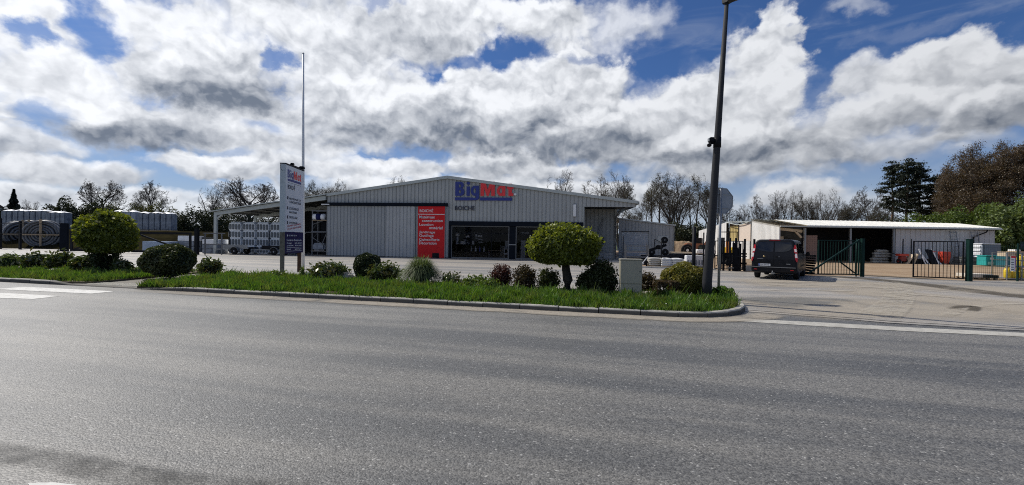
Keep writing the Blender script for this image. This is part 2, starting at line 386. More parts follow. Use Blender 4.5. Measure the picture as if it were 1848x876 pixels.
M_twig = mat('twig_bark', (.060, .050, .042), .9, 0, .2, 2)
M_pinebark = mat('pine_bark', (.12, .085, .06), .9, 0, .3, 3)
M_rooftile = mat('brown_roof_tile', (.10, .065, .05), .8, 0, .2, 3)
M_glass = glassmat('shop_glass', see=.82, refl=.16)
M_vglass = mat('van_glass', (.008, .009, .012), .06, 0, .1, 2, spec=.6)

L_topi = leafmat('privet_leaf', (.10, .14, .018), (.27, .30, .04), (.06, .09, .015), .40)
L_box = leafmat('dark_box_leaf', (.028, .042, .014), (.05, .068, .022), (.02, .03, .012), .2)
L_boxg = leafmat('bush_leaf', (.045, .065, .02), (.085, .10, .03), (.035, .045, .018), .28)
L_rhodo = leafmat('rhododendron_leaf', (.05, .085, .022), (.10, .135, .04), (.11, .075, .035), .3, .35, .16)
L_red = leafmat('barberry_leaf', (.062, .018, .020), (.10, .035, .028), (.045, .03, .02), .3)
L_brown = leafmat('brown_shrub_leaf', (.050, .042, .022), (.085, .06, .03), (.05, .022, .02), .3)
L_privet = leafmat('yellow_privet_leaf', (.17, .17, .035), (.26, .22, .05), (.10, .12, .025), .35)
L_clip = leafmat('clipped_hedge_leaf', (.075, .055, .03), (.12, .075, .04), (.06, .07, .02), .25)
L_grassclump = leafmat('tussock_blade', (.10, .15, .06), (.17, .21, .085), (.08, .11, .05), .35)
L_grass = leafmat('grass_blade', (.045, .115, .016), (.13, .24, .036), (.15, .17, .05), .42, .45, .08)
L_hedge = leafmat('hedge_leaf', (.020, .030, .012), (.045, .055, .02), (.015, .022, .010), .2)
L_olive = leafmat('olive_leaf', (.055, .065, .022), (.10, .105, .04), (.05, .05, .02), .35)
L_pine = leafmat('pine_needle', (.010, .019, .012), (.022, .034, .018), (.008, .013, .009), .1)
L_copper = leafmat('copper_bud', (.085, .055, .034), (.14, .09, .055), (.07, .06, .03), .35)
L_fresh = leafmat('fresh_green_leaf', (.075, .13, .020), (.14, .19, .035), (.045, .085, .018), .38)
L_conifer = leafmat('pale_conifer', (.10, .15, .04), (.19, .24, .07), (.05, .09, .03), .3)
L_bud = leafmat('spring_bud', (.07, .075, .03), (.12, .115, .045), (.06, .05, .03), .35)

# ------------------------------------------------------------------ mesh helpers
class MB:
    def __init__(s): s.v = []; s.f = []; s.sm = []
    def add(s, vs, fs, smooth=False):
        o = len(s.v); s.v += [tuple(x) for x in vs]
        s.f += [[i+o for i in f] for f in fs]; s.sm += [smooth]*len(fs)
        return s
    def box(s, x0, x1, y0, y1, z0, z1, mtx=None, taper=0.0):
        vs = []
        for z, k in ((z0, 0), (z1, taper)):
            vs += [(x0+k, y0+k, z), (x1-k, y0+k, z), (x1-k, y1-k, z), (x0+k, y1-k, z)]
        if mtx is not None: vs = [mtx @ Vector(v) for v in vs]
        return s.add(vs, [(3, 2, 1, 0), (4, 5, 6, 7), (0, 1, 5, 4), (1, 2, 6, 5), (2, 3, 7, 6), (3, 0, 4, 7)])
    def bbox(s, x0, x1, y0, y1, z0, z1, b=.01, mtx=None):
        bm = bmesh.new(); bmesh.ops.create_cube(bm, size=1)
        for v in bm.verts:
            v.co = Vector(((x0+x1)/2+v.co.x*(x1-x0), (y0+y1)/2+v.co.y*(y1-y0), (z0+z1)/2+v.co.z*(z1-z0)))
        bmesh.ops.bevel(bm, geom=bm.edges[:], offset=b, segments=2, affect='EDGES')
        vs = [v.co.copy() for v in bm.verts]; fs = [[v.index for v in f.verts] for f in bm.faces]
        bm.free()
        if mtx is not None: vs = [mtx @ v for v in vs]
        return s.add(vs, fs)
    def tube(s, p0, p1, r0, r1=None, n=8, caps=True, smooth=True):
        p0, p1 = Vector(p0), Vector(p1); r1 = r0 if r1 is None else r1
        q = (p1-p0).to_track_quat('Z', 'Y')
        vs = []
        for p, r in ((p0, r0), (p1, r1)):
            for k in range(n):
                a = 2*math.pi*k/n; vs.append(p+q @ Vector((math.cos(a)*r, math.sin(a)*r, 0)))
        s.add(vs, [(k, (k+1) % n, n+(k+1) % n, n+k) for k in range(n)], smooth)
        if caps:
            o = len(s.v)-2*n
            s.f += [[o+k for k in range(n-1, -1, -1)], [o+n+k for k in range(n)]]; s.sm += [False, False]
        return s
    def bar(s, p0, p1, w, h, up=(0, 0, 1)):
        p0, p1 = Vector(p0), Vector(p1); d = (p1-p0).normalized(); up = Vector(up)
        x = d.cross(up)
        if x.length < 1e-4: x = d.cross(Vector((0, 1, 0)))
        x.normalize(); u = x.cross(d).normalized()
        vs = []
        for p in (p0, p1):
            vs += [p-x*w/2-u*h/2, p+x*w/2-u*h/2, p+x*w/2+u*h/2, p-x*w/2+u*h/2]
        return s.add(vs, [(0, 1, 2, 3), (7, 6, 5, 4), (0, 4, 5, 1), (1, 5, 6, 2), (2, 6, 7, 3), (3, 7, 4, 0)])
    def path(s, pts, r, n=7, closed=False):
        pts = [Vector(p) for p in pts]; m = len(pts); vs = []
        for i, p in enumerate(pts):
            a = pts[(i-1) % m] if (closed or i) else p
            b = pts[(i+1) % m] if (closed or i < m-1) else p
            q = (b-a).to_track_quat('Z', 'Y'); rr = r[i] if isinstance(r, (list, tuple)) else r
            for k in range(n):
                t = 2*math.pi*k/n; vs.append(p+q @ Vector((math.cos(t)*rr, math.sin(t)*rr, 0)))
        fs = []
        for i in range(m if closed else m-1):
            j = (i+1) % m
            fs += [(i*n+k, i*n+(k+1) % n, j*n+(k+1) % n, j*n+k) for k in range(n)]
        if not closed: fs += [tuple(range(n-1, -1, -1)), tuple((m-1)*n+k for k in range(n))]
        return s.add(vs, fs, True)
    def prism(s, poly, z0, z1, mtx=None):     # poly: (x, y) list, counter-clockwise
        n = len(poly)
        vs = [Vector((x, y, z0)) for x, y in poly]+[Vector((x, y, z1)) for x, y in poly]
        if mtx is not None: vs = [mtx @ v for v in vs]
        return s.add(vs, [tuple(range(n-1, -1, -1)), tuple(range(n, 2*n))]+[(k, (k+1) % n, n+(k+1) % n, n+k) for k in range(n)])
    def lathe(s, prof, n=20, axis='Z', c=(0, 0, 0), smooth=True):   # prof: (r, h)
        vs = []
        for r, h in prof:
            for k in range(n):
                a = 2*math.pi*k/n; x, y = math.cos(a)*r, math.sin(a)*r
                v = (x, y, h) if axis == 'Z' else ((h, x, y) if axis == 'X' else (x, h, y))
                vs.append((v[0]+c[0], v[1]+c[1], v[2]+c[2]))
        fs = []
        for i in range(len(prof)-1):
            fs += [(i*n+k, i*n+(k+1) % n, (i+1)*n+(k+1) % n, (i+1)*n+k) for k in range(n)]
        fs += [tuple(range(n-1, -1, -1)), tuple((len(prof)-1)*n+k for k in range(n))]
        return s.add(vs, fs, smooth)
    def mesh(s, name, m):
        me = bpy.data.meshes.new(name)
        me.from_pydata(s.v, [], s.f)
        me.polygons.foreach_set('use_smooth', s.sm)
        me.materials.append(m)
        bm = bmesh.new(); bm.from_mesh(me)
        bmesh.ops.recalc_face_normals(bm, faces=bm.faces); bm.to_mesh(me); bm.free()
        return me
    def build(s, name, m, parent=None, loc=(0, 0, 0), rotz=0, kind=None, label=None):
        return obj(name, s.mesh(name, m), parent, loc, rotz, kind, label)

def obj(name, me, parent=None, loc=(0, 0, 0), rotz=0, kind=None, label=None):
    o = bpy.data.objects.new(name, me); COL.objects.link(o)
    o.location = loc; o.rotation_euler = (0, 0, rotz)
    if parent is not None: o.parent = parent
    if kind: o['kind'] = kind
    if label: o['label'] = label
    return o
def tag(o, label, cat, group=None):
    o['label'] = label; o['category'] = cat
    if group: o['group'] = group
    return o
def thing(name, label, cat, loc=(0, 0, 0), rotz=0, group=None):
    o = bpy.data.objects.new(name, None); COL.objects.link(o)
    o.empty_display_size = .2
    o.location = loc; o.rotation_euler = (0, 0, rotz)
    return tag(o, label, cat, group)
def copy_tree(o, parent=None):
    c = o.copy(); COL.objects.link(c)
    if parent is not None: c.parent = parent
    for ch in list(o.children): copy_tree(ch, c)
    return c
def np_mesh(name, V, F, m):       # V (n,3), F (k,q) all faces with q corners
    me = bpy.data.meshes.new(name)
    V = np.asarray(V, dtype=np.float32); F = np.asarray(F, dtype=np.int32)
    me.vertices.add(len(V)); me.vertices.foreach_set('co', V.ravel())
    k, q = F.shape
    me.loops.add(k*q); me.loops.foreach_set('vertex_index', F.ravel())
    me.polygons.add(k); me.polygons.foreach_set('loop_start', np.arange(0, k*q, q, dtype=np.int32))
    me.polygons.foreach_set('loop_total', np.full(k, q, dtype=np.int32))
    me.materials.append(m); me.update(calc_edges=True)
    return me
def unit(a): return a/np.maximum(np.linalg.norm(a, axis=1, keepdims=True), 1e-9)
def leaf_arrays(Pn, size, elong=1.6, nrm=None, jitter=.8):
    n = len(Pn)
    r = unit(rng.normal(size=(n, 3)))
    if nrm is not None: r = unit(nrm*(1-jitter)+r*jitter)
    a = unit(np.cross(r, rng.normal(size=(n, 3)))); b = np.cross(r, a)
    s = (size*(.65+.7*rng.random(n)))[:, None]
    V = np.empty((n, 4, 3))
    V[:, 0] = Pn-a*s*elong*.5; V[:, 1] = Pn+b*s*.5; V[:, 2] = Pn+a*s*elong*.5; V[:, 3] = Pn-b*s*.5
    V[:, 2] += r*s*.25
    return V.reshape(-1, 3), np.arange(n*4).reshape(n, 4)
def leaf_mesh(name, Pn, size, m, elong=1.6, nrm=None, jitter=.8):
    V, F = leaf_arrays(Pn, size, elong, nrm, jitter)
    return np_mesh(name, V, F, m)
def seg_mesh(name, segs, sides, m):       # segs: rows p0 p1 r0 r1
    A = np.array([[*s[0], *s[1], s[2], s[3]] for s in segs])
    p0, p1, r0, r1 = A[:, :3], A[:, 3:6], A[:, 6:7], A[:, 7:8]
    d = unit(p1-p0); ref = np.tile([[.31, .77, .55]], (len(A), 1))
    a = unit(np.cross(d, ref)); b = np.cross(d, a)
    V = np.empty((len(A), 2*sides, 3))
    for k in range(sides):
        t = 2*math.pi*k/sides; w = a*math.cos(t)+b*math.sin(t)
        V[:, k] = p0+w*r0; V[:, sides+k] = p1+w*r1
    base = (np.arange(len(A))*2*sides)[:, None]
    F = np.concatenate([base+np.array([[k, (k+1) % sides, sides+(k+1) % sides, sides+k]]) for k in range(sides)])
    me = np_mesh(name, V.reshape(-1, 3), F, m)
    me.polygons.foreach_set('use_smooth', np.ones(len(F), dtype=bool))
    return me

_fc = {}
def text_mesh(body, m, w=None, h=None, depth=.01, bold=0.0, key=None):
    """lettering as a mesh in the XZ plane, lower left corner at the origin, facing -Y"""
    cu = bpy.data.curves.new('lettering', 'FONT'); cu.body = body; cu.size = 1
    cu.extrude = 0.0; cu.offset = bold; cu.resolution_u = 3
    o = bpy.data.objects.new('lettering', cu)
    me = bpy.data.meshes.new_from_object(o)
    bpy.data.objects.remove(o); bpy.data.curves.remove(cu)
    n = len(me.vertices); V = np.empty(n*3, dtype=np.float32); me.vertices.foreach_get('co', V); V = V.reshape(-1, 3)
    mn, mx = V.min(0), V.max(0)
    sx = (w/(mx[0]-mn[0])) if w else None; sy = (h/(mx[1]-mn[1])) if h else None
    sx = sx or sy; sy = sy or sx
    out = np.zeros_like(V); out[:, 0] = (V[:, 0]-mn[0])*sx; out[:, 2] = (V[:, 1]-mn[1])*sy
    me.vertices.foreach_set('co', out.ravel())
    bm = bmesh.new(); bm.from_mesh(me)
    bmesh.ops.remove_doubles(bm, verts=bm.verts, dist=1e-5)
    r = bmesh.ops.extrude_face_region(bm, geom=bm.faces[:])
    for v in r['geom']:
        if isinstance(v, bmesh.types.BMVert): v.co.y -= depth
    bmesh.ops.recalc_face_normals(bm, faces=bm.faces)
    bm.to_mesh(me); bm.free()
    me.materials.clear(); me.materials.append(m)
    me.name = 'lettering'
    return me
def text(name, body, m, parent, loc, w=None, h=None, depth=.01, bold=0.0, rotz=0, tilt=0, label=None):
    o = obj(name, text_mesh(body, m, w, h, depth, bold), parent, loc, rotz, None, label)
    if tilt: o.rotation_euler = (0, tilt, rotz)
    return o
def ribbed(x0, x1, zb, zt, pitch, y=0.0, groove=.05, dep=.035, thick=.12, rib=False):
    """profiled steel sheet standing in the XZ plane, outer face at -Y; zb and zt are functions of x"""
    xs = []
    n = max(1, round((x1-x0)/pitch)); p = (x1-x0)/n
    sgn = -1 if rib else 1
    for i in range(n):
        a = x0+i*p
        xs += [(a, 0), (a+p-groove*1.5, 0), (a+p-groove*1.2, sgn*dep), (a+p-groove*.3, sgn*dep)]
    xs.append((x1, 0))
    b = MB(); vs = []; fs = []
    for x, d in xs:
        vs += [(x, y+d, zb(x)), (x, y+d, zt(x)), (x, y+thick, zb(x)), (x, y+thick, zt(x))]
    for i in range(len(xs)-1):
        a, c = 4*i, 4*i+4
        fs += [(a, c, c+1, a+1), (a+2, a+3, c+3, c+2), (a+1, c+1, c+3, a+3), (a, a+2, c+2, c)]
    e = 4*(len(xs)-1)
    fs += [(0, 1, 3, 2), (e, e+2, e+3, e+1)]
    return b.add(vs, fs)
def sheet(name, pts, z, m, kind='structure', parent=None, label=None):
    b = MB(); b.add([(x, y, z) for x, y in pts], [tuple(range(len(pts)))])
    o = b.build(name, m, parent)
    if parent is None: o['kind'] = kind
    return o
def RZ(a): return Matrix.Rotation(a, 4, 'Z')
def T(x, y, z): return Matrix.Translation((x, y, z))

def shape_mesh(parts, m, name='letter', depth=.06):
    """parts: list of loop lists (outer loop, then holes) in metres in the XZ plane; each part becomes a slab"""
    bmA = bmesh.new()
    for i, loops in enumerate(parts):
        cu = bpy.data.curves.new('outline', 'CURVE'); cu.dimensions = '2D'; cu.fill_mode = 'BOTH'
        for lp_ in loops:
            sp = cu.splines.new('POLY'); sp.points.add(len(lp_)-1); sp.use_cyclic_u = True
            for q, (x, z) in zip(sp.points, lp_): q.co = (x, z, 0, 1)
        o = bpy.data.objects.new('outline', cu); me = bpy.data.meshes.new_from_object(o)
        bpy.data.objects.remove(o); bpy.data.curves.remove(cu)
        bm = bmesh.new(); bm.from_mesh(me); bpy.data.meshes.remove(me)
        bmesh.ops.remove_doubles(bm, verts=bm.verts, dist=1e-5)
        for v in bm.verts: v.co = Vector((v.co.x, 0, v.co.y))
        r = bmesh.ops.extrude_face_region(bm, geom=bm.faces[:])
        for v in r['geom']:
            if isinstance(v, bmesh.types.BMVert): v.co.y -= depth+.003*i
        bmesh.ops.recalc_face_normals(bm, faces=bm.faces)
        t = bpy.data.meshes.new('t'); bm.to_mesh(t); bm.free(); bmA.from_mesh(t); bpy.data.meshes.remove(t)
    me = bpy.data.meshes.new(name); bmA.to_mesh(me); bmA.free(); me.materials.append(m)
    return me
def ell(cx, cz, rx, rz, a0=0, a1=360, n=20):
    full = abs(a1-a0) >= 360
    return [(cx+rx*math.cos(rad(a)), cz+rz*math.sin(rad(a))) for a in np.linspace(a0, a1, n, endpoint=not full)]
def rect(x0, z0, x1, z1): return [(x0, z0), (x1, z0), (x1, z1), (x0, z1)]
# heavy rounded capitals and small letters, in a grid with baseline 0, cap height 91, x height 66
HEAVY = {
 'B': ([[(0, 0), (38, 0)]+ell(37, 26, 26, 26, -85, 80, 9)+ell(36, 69, 23, 22, -50, 88, 8)+[(0, 91)], rect(24, 16, 40, 36), rect(24, 54, 38, 74)],),
 'i': ([rect(2, 0, 24, 61)], [ell(13, 82, 12, 10, n=14)]),
 'g': ([ell(28, 33, 27, 33), ell(28, 33, 10, 17, n=14)], [[(35, -14), (37, 66), (58, 66), (58, -10)]+ell(33, -10, 25, 19, -8, -90, 6)+[(6, -29), (6, -14), (30, -14)]]),
 'M': ([[(2, 0), (2, 93), (32, 93), (50, 42), (68, 93), (98, 93), (98, 0), (75, 0), (75, 58), (57, 0), (43, 0), (25, 58), (25, 0)]],),
 'a': ([ell(30, 33, 27, 33), ell(30, 33, 10, 17, n=14)], [rect(39, 0, 60, 65)]),
 't': ([rect(12, 0, 34, 80)], [rect(2, 46, 45, 64)], [[(20, 0), (45, 0), (45, 17), (20, 17)]]),
}
def heavy_letter(ch, m, parent, x, y, z, sx, sz, depth=.06):
    parts = [[[(a*sx*.97, b*sz) for a, b in lp_] for lp_ in loops] for loops in HEAVY[ch]]
    return obj('letter', shape_mesh(parts, m, 'letter', depth), parent, (x, y, z))
# ------------------------------------------------------------------ the setting
sheet('ground', [(-1500, -400), (1500, -400), (1500, 2500), (-1500, 2500)], -.06, M_field)
road = sheet('road', [(-120, -12), (120, -12), (120, 30), (-120, 60)], 0, M_road)
tarpts = [G(1350, 563), G(1480, 573), G(1600, 583), G(1720, 590.5), G(1848, 597.5)]
tr = tarpts[-1]+(tarpts[-1]-tarpts[1]).normalized()*55
yard = sheet('yard', [(-95, 35.6), (5.0, 11.5)]+[(p.x, p.y) for p in tarpts]+[(tr.x, tr.y), (90, 90), (-95, 90)], .004, M_yard)
sheet('gravel_yard', [(9.3, 31.2), (12.2, 30.6), (14.8, 27.3), (17, 25.0), (19.5, 25.2), (21.2, 24.6), (22.2, 23.4), (23.4, 22.9), (27, 23.5), (70, 27), (70, 85), (13, 85), (12.4, 47), (9.4, 40)], .010, M_gravel)

# tar joint between road and yard: a thin uneven ribbon
def ribbon(name, pts, w, z, m, parent, wob=.25):
    b = MB(); L = []; R_ = []
    for i in range(len(pts)-1):
        p, q = Vector(pts[i]), Vector(pts[i+1]); n = max(2, int((q-p).length/.25))
        for k in range(n):
            c = p.lerp(q, k/n); d = (q-p).normalized(); s = Vector((-d.y, d.x, 0))
            ww = w*(1+wob*random.uniform(-1, 1)); j = s*random.uniform(-.3, .3)*w
            L.append(c+s*ww/2+j); R_.append(c-s*ww/2+j)
    vs = [(p.x, p.y, z) for p in L]+[(p.x, p.y, z) for p in R_]; n = len(L)
    b.add(vs, [(n+i, n+i+1, i+1, i) for i in range(n-1)])
    return b.build(name, m, parent)
ribbon('tar_joint', tarpts+[tr], .075, .046, M_tar, yard)

def decal(name, base, amt, seed, s1=.6, lo=.40, hi=.60):
    """dirt lying on the ground: broken up by noise, thinning out to the edges of its strip"""
    m, t, out = newmat(name)
    b = N(t, 'ShaderNodeBsdfPrincipled'); b.inputs['Base Color'].default_value = (*base, 1); b.inputs['Roughness'].default_value = .9; b.inputs['Specular IOR Level'].default_value = .2
    tc = N(t, 'ShaderNodeTexCoord'); v = vmth(t, 'ADD', tc.outputs['Object'], (seed, 0, 0))
    uv = N(t, 'ShaderNodeSeparateXYZ'); t.links.new(tc.outputs['UV'], uv.inputs[0])
    wob = noise(t, v, 1.3, 5, .65)
    eu = mth(t, 'ABSOLUTE', mth(t, 'SUBTRACT', uv.outputs[0], .5)); ev = mth(t, 'ABSOLUTE', mth(t, 'SUBTRACT', uv.outputs[1], .5))
    e1 = mrange(t, mth(t, 'MULTIPLY_ADD', mth(t, 'SUBTRACT', wob, .5), .35, eu), .22, .5, 1, 0); e2 = mrange(t, ev, .36, .5, 1, 0)
    f = noise(t, v, s1, 8, .68, .5); g = noise(t, v, 14, 4, .7)
    a = mth(t, 'MULTIPLY', mrange(t, f, lo, hi), mrange(t, g, .2, .7, .6, 1.0))
    a = mth(t, 'MULTIPLY', mth(t, 'MULTIPLY', a, mth(t, 'MULTIPLY', e1, e2)), amt)
    tr_ = N(t, 'ShaderNodeBsdfTransparent'); ms = N(t, 'ShaderNodeMixShader')
    t.links.new(a, ms.inputs[0]); t.links.new(tr_.outputs[0], ms.inputs[1]); t.links.new(b.outputs[0], ms.inputs[2]); t.links.new(ms.outputs[0], out.inputs[0])
    return m
M_mud = decal('mud_tracks', (.10, .087, .068), .9, 3, .9, .26, .5)
M_dust = decal('pale_dust', (.40, .355, .29), .80, 9, .5, .26, .52)
M_tyre = decal('pale_tyre_dust', (.47, .43, .36), .65, 5, 1.4, .35, .6)
M_worn = decal('bare_tarmac', (.19, .188, .18), .75, 7, .5, .30, .55)
M_seam = decal('dark_seam', (.06, .06, .058), .5, 11, 3.0, .2, .7)
NSW = [0]
def sweep(name, pts, w0, w1, m):
    NSW[0] += 1; z = .010+.0013*NSW[0]
    fine = []
    for i in range(len(pts)-1): fine += [pts[i].lerp(pts[i+1], k/4) for k in range(4)]
    pts = fine+[pts[-1]]
    for _ in range(4): pts = [pts[0]]+[(pts[i-1]+pts[i]*2+pts[i+1])/4 for i in range(1, len(pts)-1)]+[pts[-1]]
    b = MB(); vs = []; n = len(pts)
    for i, p in enumerate(pts):
        a = pts[max(0, i-1)]; c = pts[min(n-1, i+1)]; d = (c-a).normalized(); s = Vector((-d.y, d.x, 0)); w = w0+(w1-w0)*i/(n-1)
        vs += [(p.x+s.x*w/2, p.y+s.y*w/2, z), (p.x-s.x*w/2, p.y-s.y*w/2, z)]
    b.add(vs, [(2*i, 2*i+1, 2*i+3, 2*i+2) for i in range(n-1)])
    o = b.build(name, m); o['kind'] = 'structure'
    ul = o.data.uv_layers.new(name='strip')
    for l in o.data.loops: ul.data[l.index].uv = (float(l.vertex_index % 2), (l.vertex_index//2)/(n-1))
sweep('dust_tracks', [G(1330, 556), G(1480, 552), G(1650, 556), G(1848, 566), G(2300, 592)], 4.6, 5.4, M_dust)
sweep('dust_tracks', [G(1300, 508), G(1420, 512), G(1560, 514), G(1740, 521), G(1848, 527), G(2300, 550)], 4.6, 6.0, M_dust)
sweep('dust_tracks', [G(1500, 520), G(1640, 535), G(1848, 556), G(2100, 580)], 4.0, 5.0, M_dust)
sweep('old_seam', [G(-100, 806), G(60, 826), G(140, 842), G(230, 857), G(330, 870), G(420, 878), G(620, 896)], .34, .3, M_seam)
sweep('dust_tracks', [Vector((-14, 14.45, 0)), Vector((-5, 12.15, 0)), Vector((2.8, 10.25, 0)), Vector((4.4, 9.95, 0)), Vector((5.8, 10.4, 0)), Vector((6.7, 11.2, 0))], .75, .9, M_dust)
sweep('bare_patch', [G(1352, 548), G(1450, 542), G(1560, 546)], 2.6, 1.8, M_worn)
sweep('mud_tracks', [G(1460, 497), G(1560, 503), G(1640, 511), G(1720, 521), G(1800, 531), G(1900, 542), G(2200, 568)], 1.9, 1.5, M_mud)
sweep('mud_tracks', [G(1500, 494), G(1600, 500), G(1700, 505)], 1.6, 1.2, M_mud)
for k in range(4):
    o_ = k*16
    sweep('tyre_tracks', [G(1522+o_*1.7, 578+k*1.5), G(1560+o_*1.4, 566), G(1592+o_, 549), G(1606+o_*.8, 532), G(1600+o_*.8, 518), G(1560+o_, 507)], .30, .35, M_tyre)
sweep('tyre_tracks', [G(1700, 575), G(1735, 560), G(1770, 553), G(1830, 549), G(1960, 552)], .35, .3, M_tyre)
sweep('mud_tracks', [G(1716, 560), G(1738, 553), G(1764, 555), G(1752, 564)], .4, .3, M_mud)
for y_ in (505, 511, 520): sweep('tyre_tracks', [G(1330, y_+6), G(1480, y_+4), G(1640, y_+12), G(1848, y_+28)], .3, .3, M_tyre)

# road markings
def marking(pts, m=M_paint):
    b = MB(); b.add([(p.x, p.y, .006) for p in pts], [tuple(range(len(pts)))])
    return b.build('road_marking', m, road)
marking([G(-12, 522.3), G(45, 518.3), G(208, 526.3), G(165, 530.6)])
marking([G(-60, 527.4), G(0, 529), G(109, 535), G(60, 540.3), G(-60, 536.5)])
marking([G(1312, 577), G(1335, 575.5), G(1480, 582.5), G(1640, 591.5), G(1900, 604), G(2700, 642.5), G(2700, 652), G(1900, 611), G(1640, 598.5), G(1480, 589.5), G(1335, 580.5)], M_paint2)
marking([G(50, 873.5), G(95, 871.8), G(330, 899), G(300, 910), G(60, 890)])

# main verge: kerb stones, soil, grass
K = [Vector((-12.15, 14.26, 0)), Vector((3.07, 10.5, 0)), Vector((3.9, 10.33, 0)), Vector((4.6, 10.34, 0)), Vector((5.2, 10.58, 0)), Vector((5.7, 10.97, 0)), Vector((6.08, 11.48, 0)), Vector((6.38, 12.1, 0)), Vector((6.6, 12.8, 0)), Vector((6.85, 13.8, 0))]
BACK = [(-.46, 16.0), (-5.05, 18.1), (-12.0, 20.0)]
VERGE = [(p.x, p.y) for p in K]+BACK
def soil(name, poly, h, m):
    b = MB(); b.prism(poly, -.04, h)
    o = b.build(name, m); o['kind'] = 'structure'; return o
verge = soil('verge_ground', [(x-.0+(-.10 if x > 6 else 0), y+.12 if y < 15 else y) for x, y in VERGE], .085, M_soil)
def kerb_mesh(L, h0=.135, h1=.135, w=.17, skew=0):
    b = MB(); g = .010; c = .022
    vs = []
    for x, h in ((g, h0), (L-g, h1)):
        vs += [(x, 0, -.05), (x, .012, h-c), (x, .012+c, h), (x, w, h), (x, w, -.05)]
    b.add(vs, [(0, 1, 2, 3, 4), (9, 8, 7, 6, 5)]+[(i, 5+i, 5+(i+1) % 5, (i+1) % 5) for i in range(5)])
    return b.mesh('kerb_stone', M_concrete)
def lay_kerb(pts, parent, step, ramp0=0):
    std = None
    for i in range(len(pts)-1):
        p, q = pts[i], pts[i+1]; L = (q-p).length; n = max(1, round(L/step)); d = (q-p)/n
        for k in range(n):
            if k < ramp0 and i == 0:
                me = kerb_mesh(d.length, .02+.115*k/ramp0, .02+.115*(k+1)/ramp0)
            elif n > 3:
                std = std or kerb_mesh(d.length); me = std
            else: me = kerb_mesh(d.length)
            a = p+d*k
            obj('kerb_stone', me, parent, a+Vector((0, 0, random.uniform(-.012, .006))), math.atan2(d.y, d.x)+random.uniform(-.008, .008))
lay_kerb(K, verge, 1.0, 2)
leftK = [Vector((-34, 19.73, 0)), Vector((-15.9, 15.25, 0))]
leftV = [(-34, 19.85), (-15.9, 15.4), (-14.6, 15.5), (-14.25, 21.6), (-33, 26.3), (-36, 26)]
verge2 = soil('verge_ground', leftV, .085, M_soil)
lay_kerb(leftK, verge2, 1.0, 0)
for k in range(3):
    d = (Vector((-13.1, 14.55, 0))-leftK[1])/3
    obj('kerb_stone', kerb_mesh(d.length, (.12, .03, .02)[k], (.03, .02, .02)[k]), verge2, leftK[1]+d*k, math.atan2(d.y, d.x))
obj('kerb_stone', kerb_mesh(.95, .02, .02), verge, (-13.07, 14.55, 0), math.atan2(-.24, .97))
path = sheet('path', [(-15.9, 15.42), (-12.1, 14.46), (-12.0, 20.4), (-14.3, 21.8), (-14.6, 15.6)], .022, M_path)
sl = MB(); sl.box(0, .40, 0, .6, 0, .012)
for i in range(6):
    for j in range(8): sl.box(.03+i*.062, .06+i*.062, .03+j*.07, .07+j*.07, .012, .019)
slm = sl.mesh('paving_slab', M_tactile)
for k in range(6):
    obj('paving_slab', slm, path, Vector((-14.72, 15.32, .0235))+ROADDIR*(.406*k), math.atan2(ROADDIR.y, ROADDIR.x))
# low edging stones along the back of the verge
ed = MB().bbox(.01, .99, 0, .06, -.03, .12, .008).mesh('edging_stone', M_conc2)
for a, c in ((Vector((6.8, 13.85, 0)), Vector((-.46, 16.05, 0))), (Vector((-.46, 16.05, 0)), Vector((-5.05, 18.15, 0))), (Vector((-5.05, 18.15, 0)), Vector((-12, 20.05, 0)))):
    d = c-a; n = int(d.length)
    for k in range(n): obj('edging_stone', ed, verge, a+d*(k/n), math.atan2(d.y, d.x))
# iron grate let into the verge behind the kerb
p = G(592, 529, .1)
gr = thing('drain_grate', 'rusty brown slotted drain grate lying flush in the grass behind the kerb', 'drain grate', (p.x, p.y, .085), math.atan2(ROADDIR.y, ROADDIR.x))
MB().box(-.85, .85, -.28, .28, 0, .03).build('grate_frame', M_rust, gr)
for i in range(16):
    MB().box(-.8+i*.102, -.74+i*.102, -.25, .25, .031, .045).build('grate_bar', M_rust, gr) if i == 0 else None
gb = [c for c in gr.children if c.name.startswith('grate_bar')][0]
for i in range(1, 16):
    c = gb.copy(); COL.objects.link(c); c.parent = gr; c.location.x = i*.102

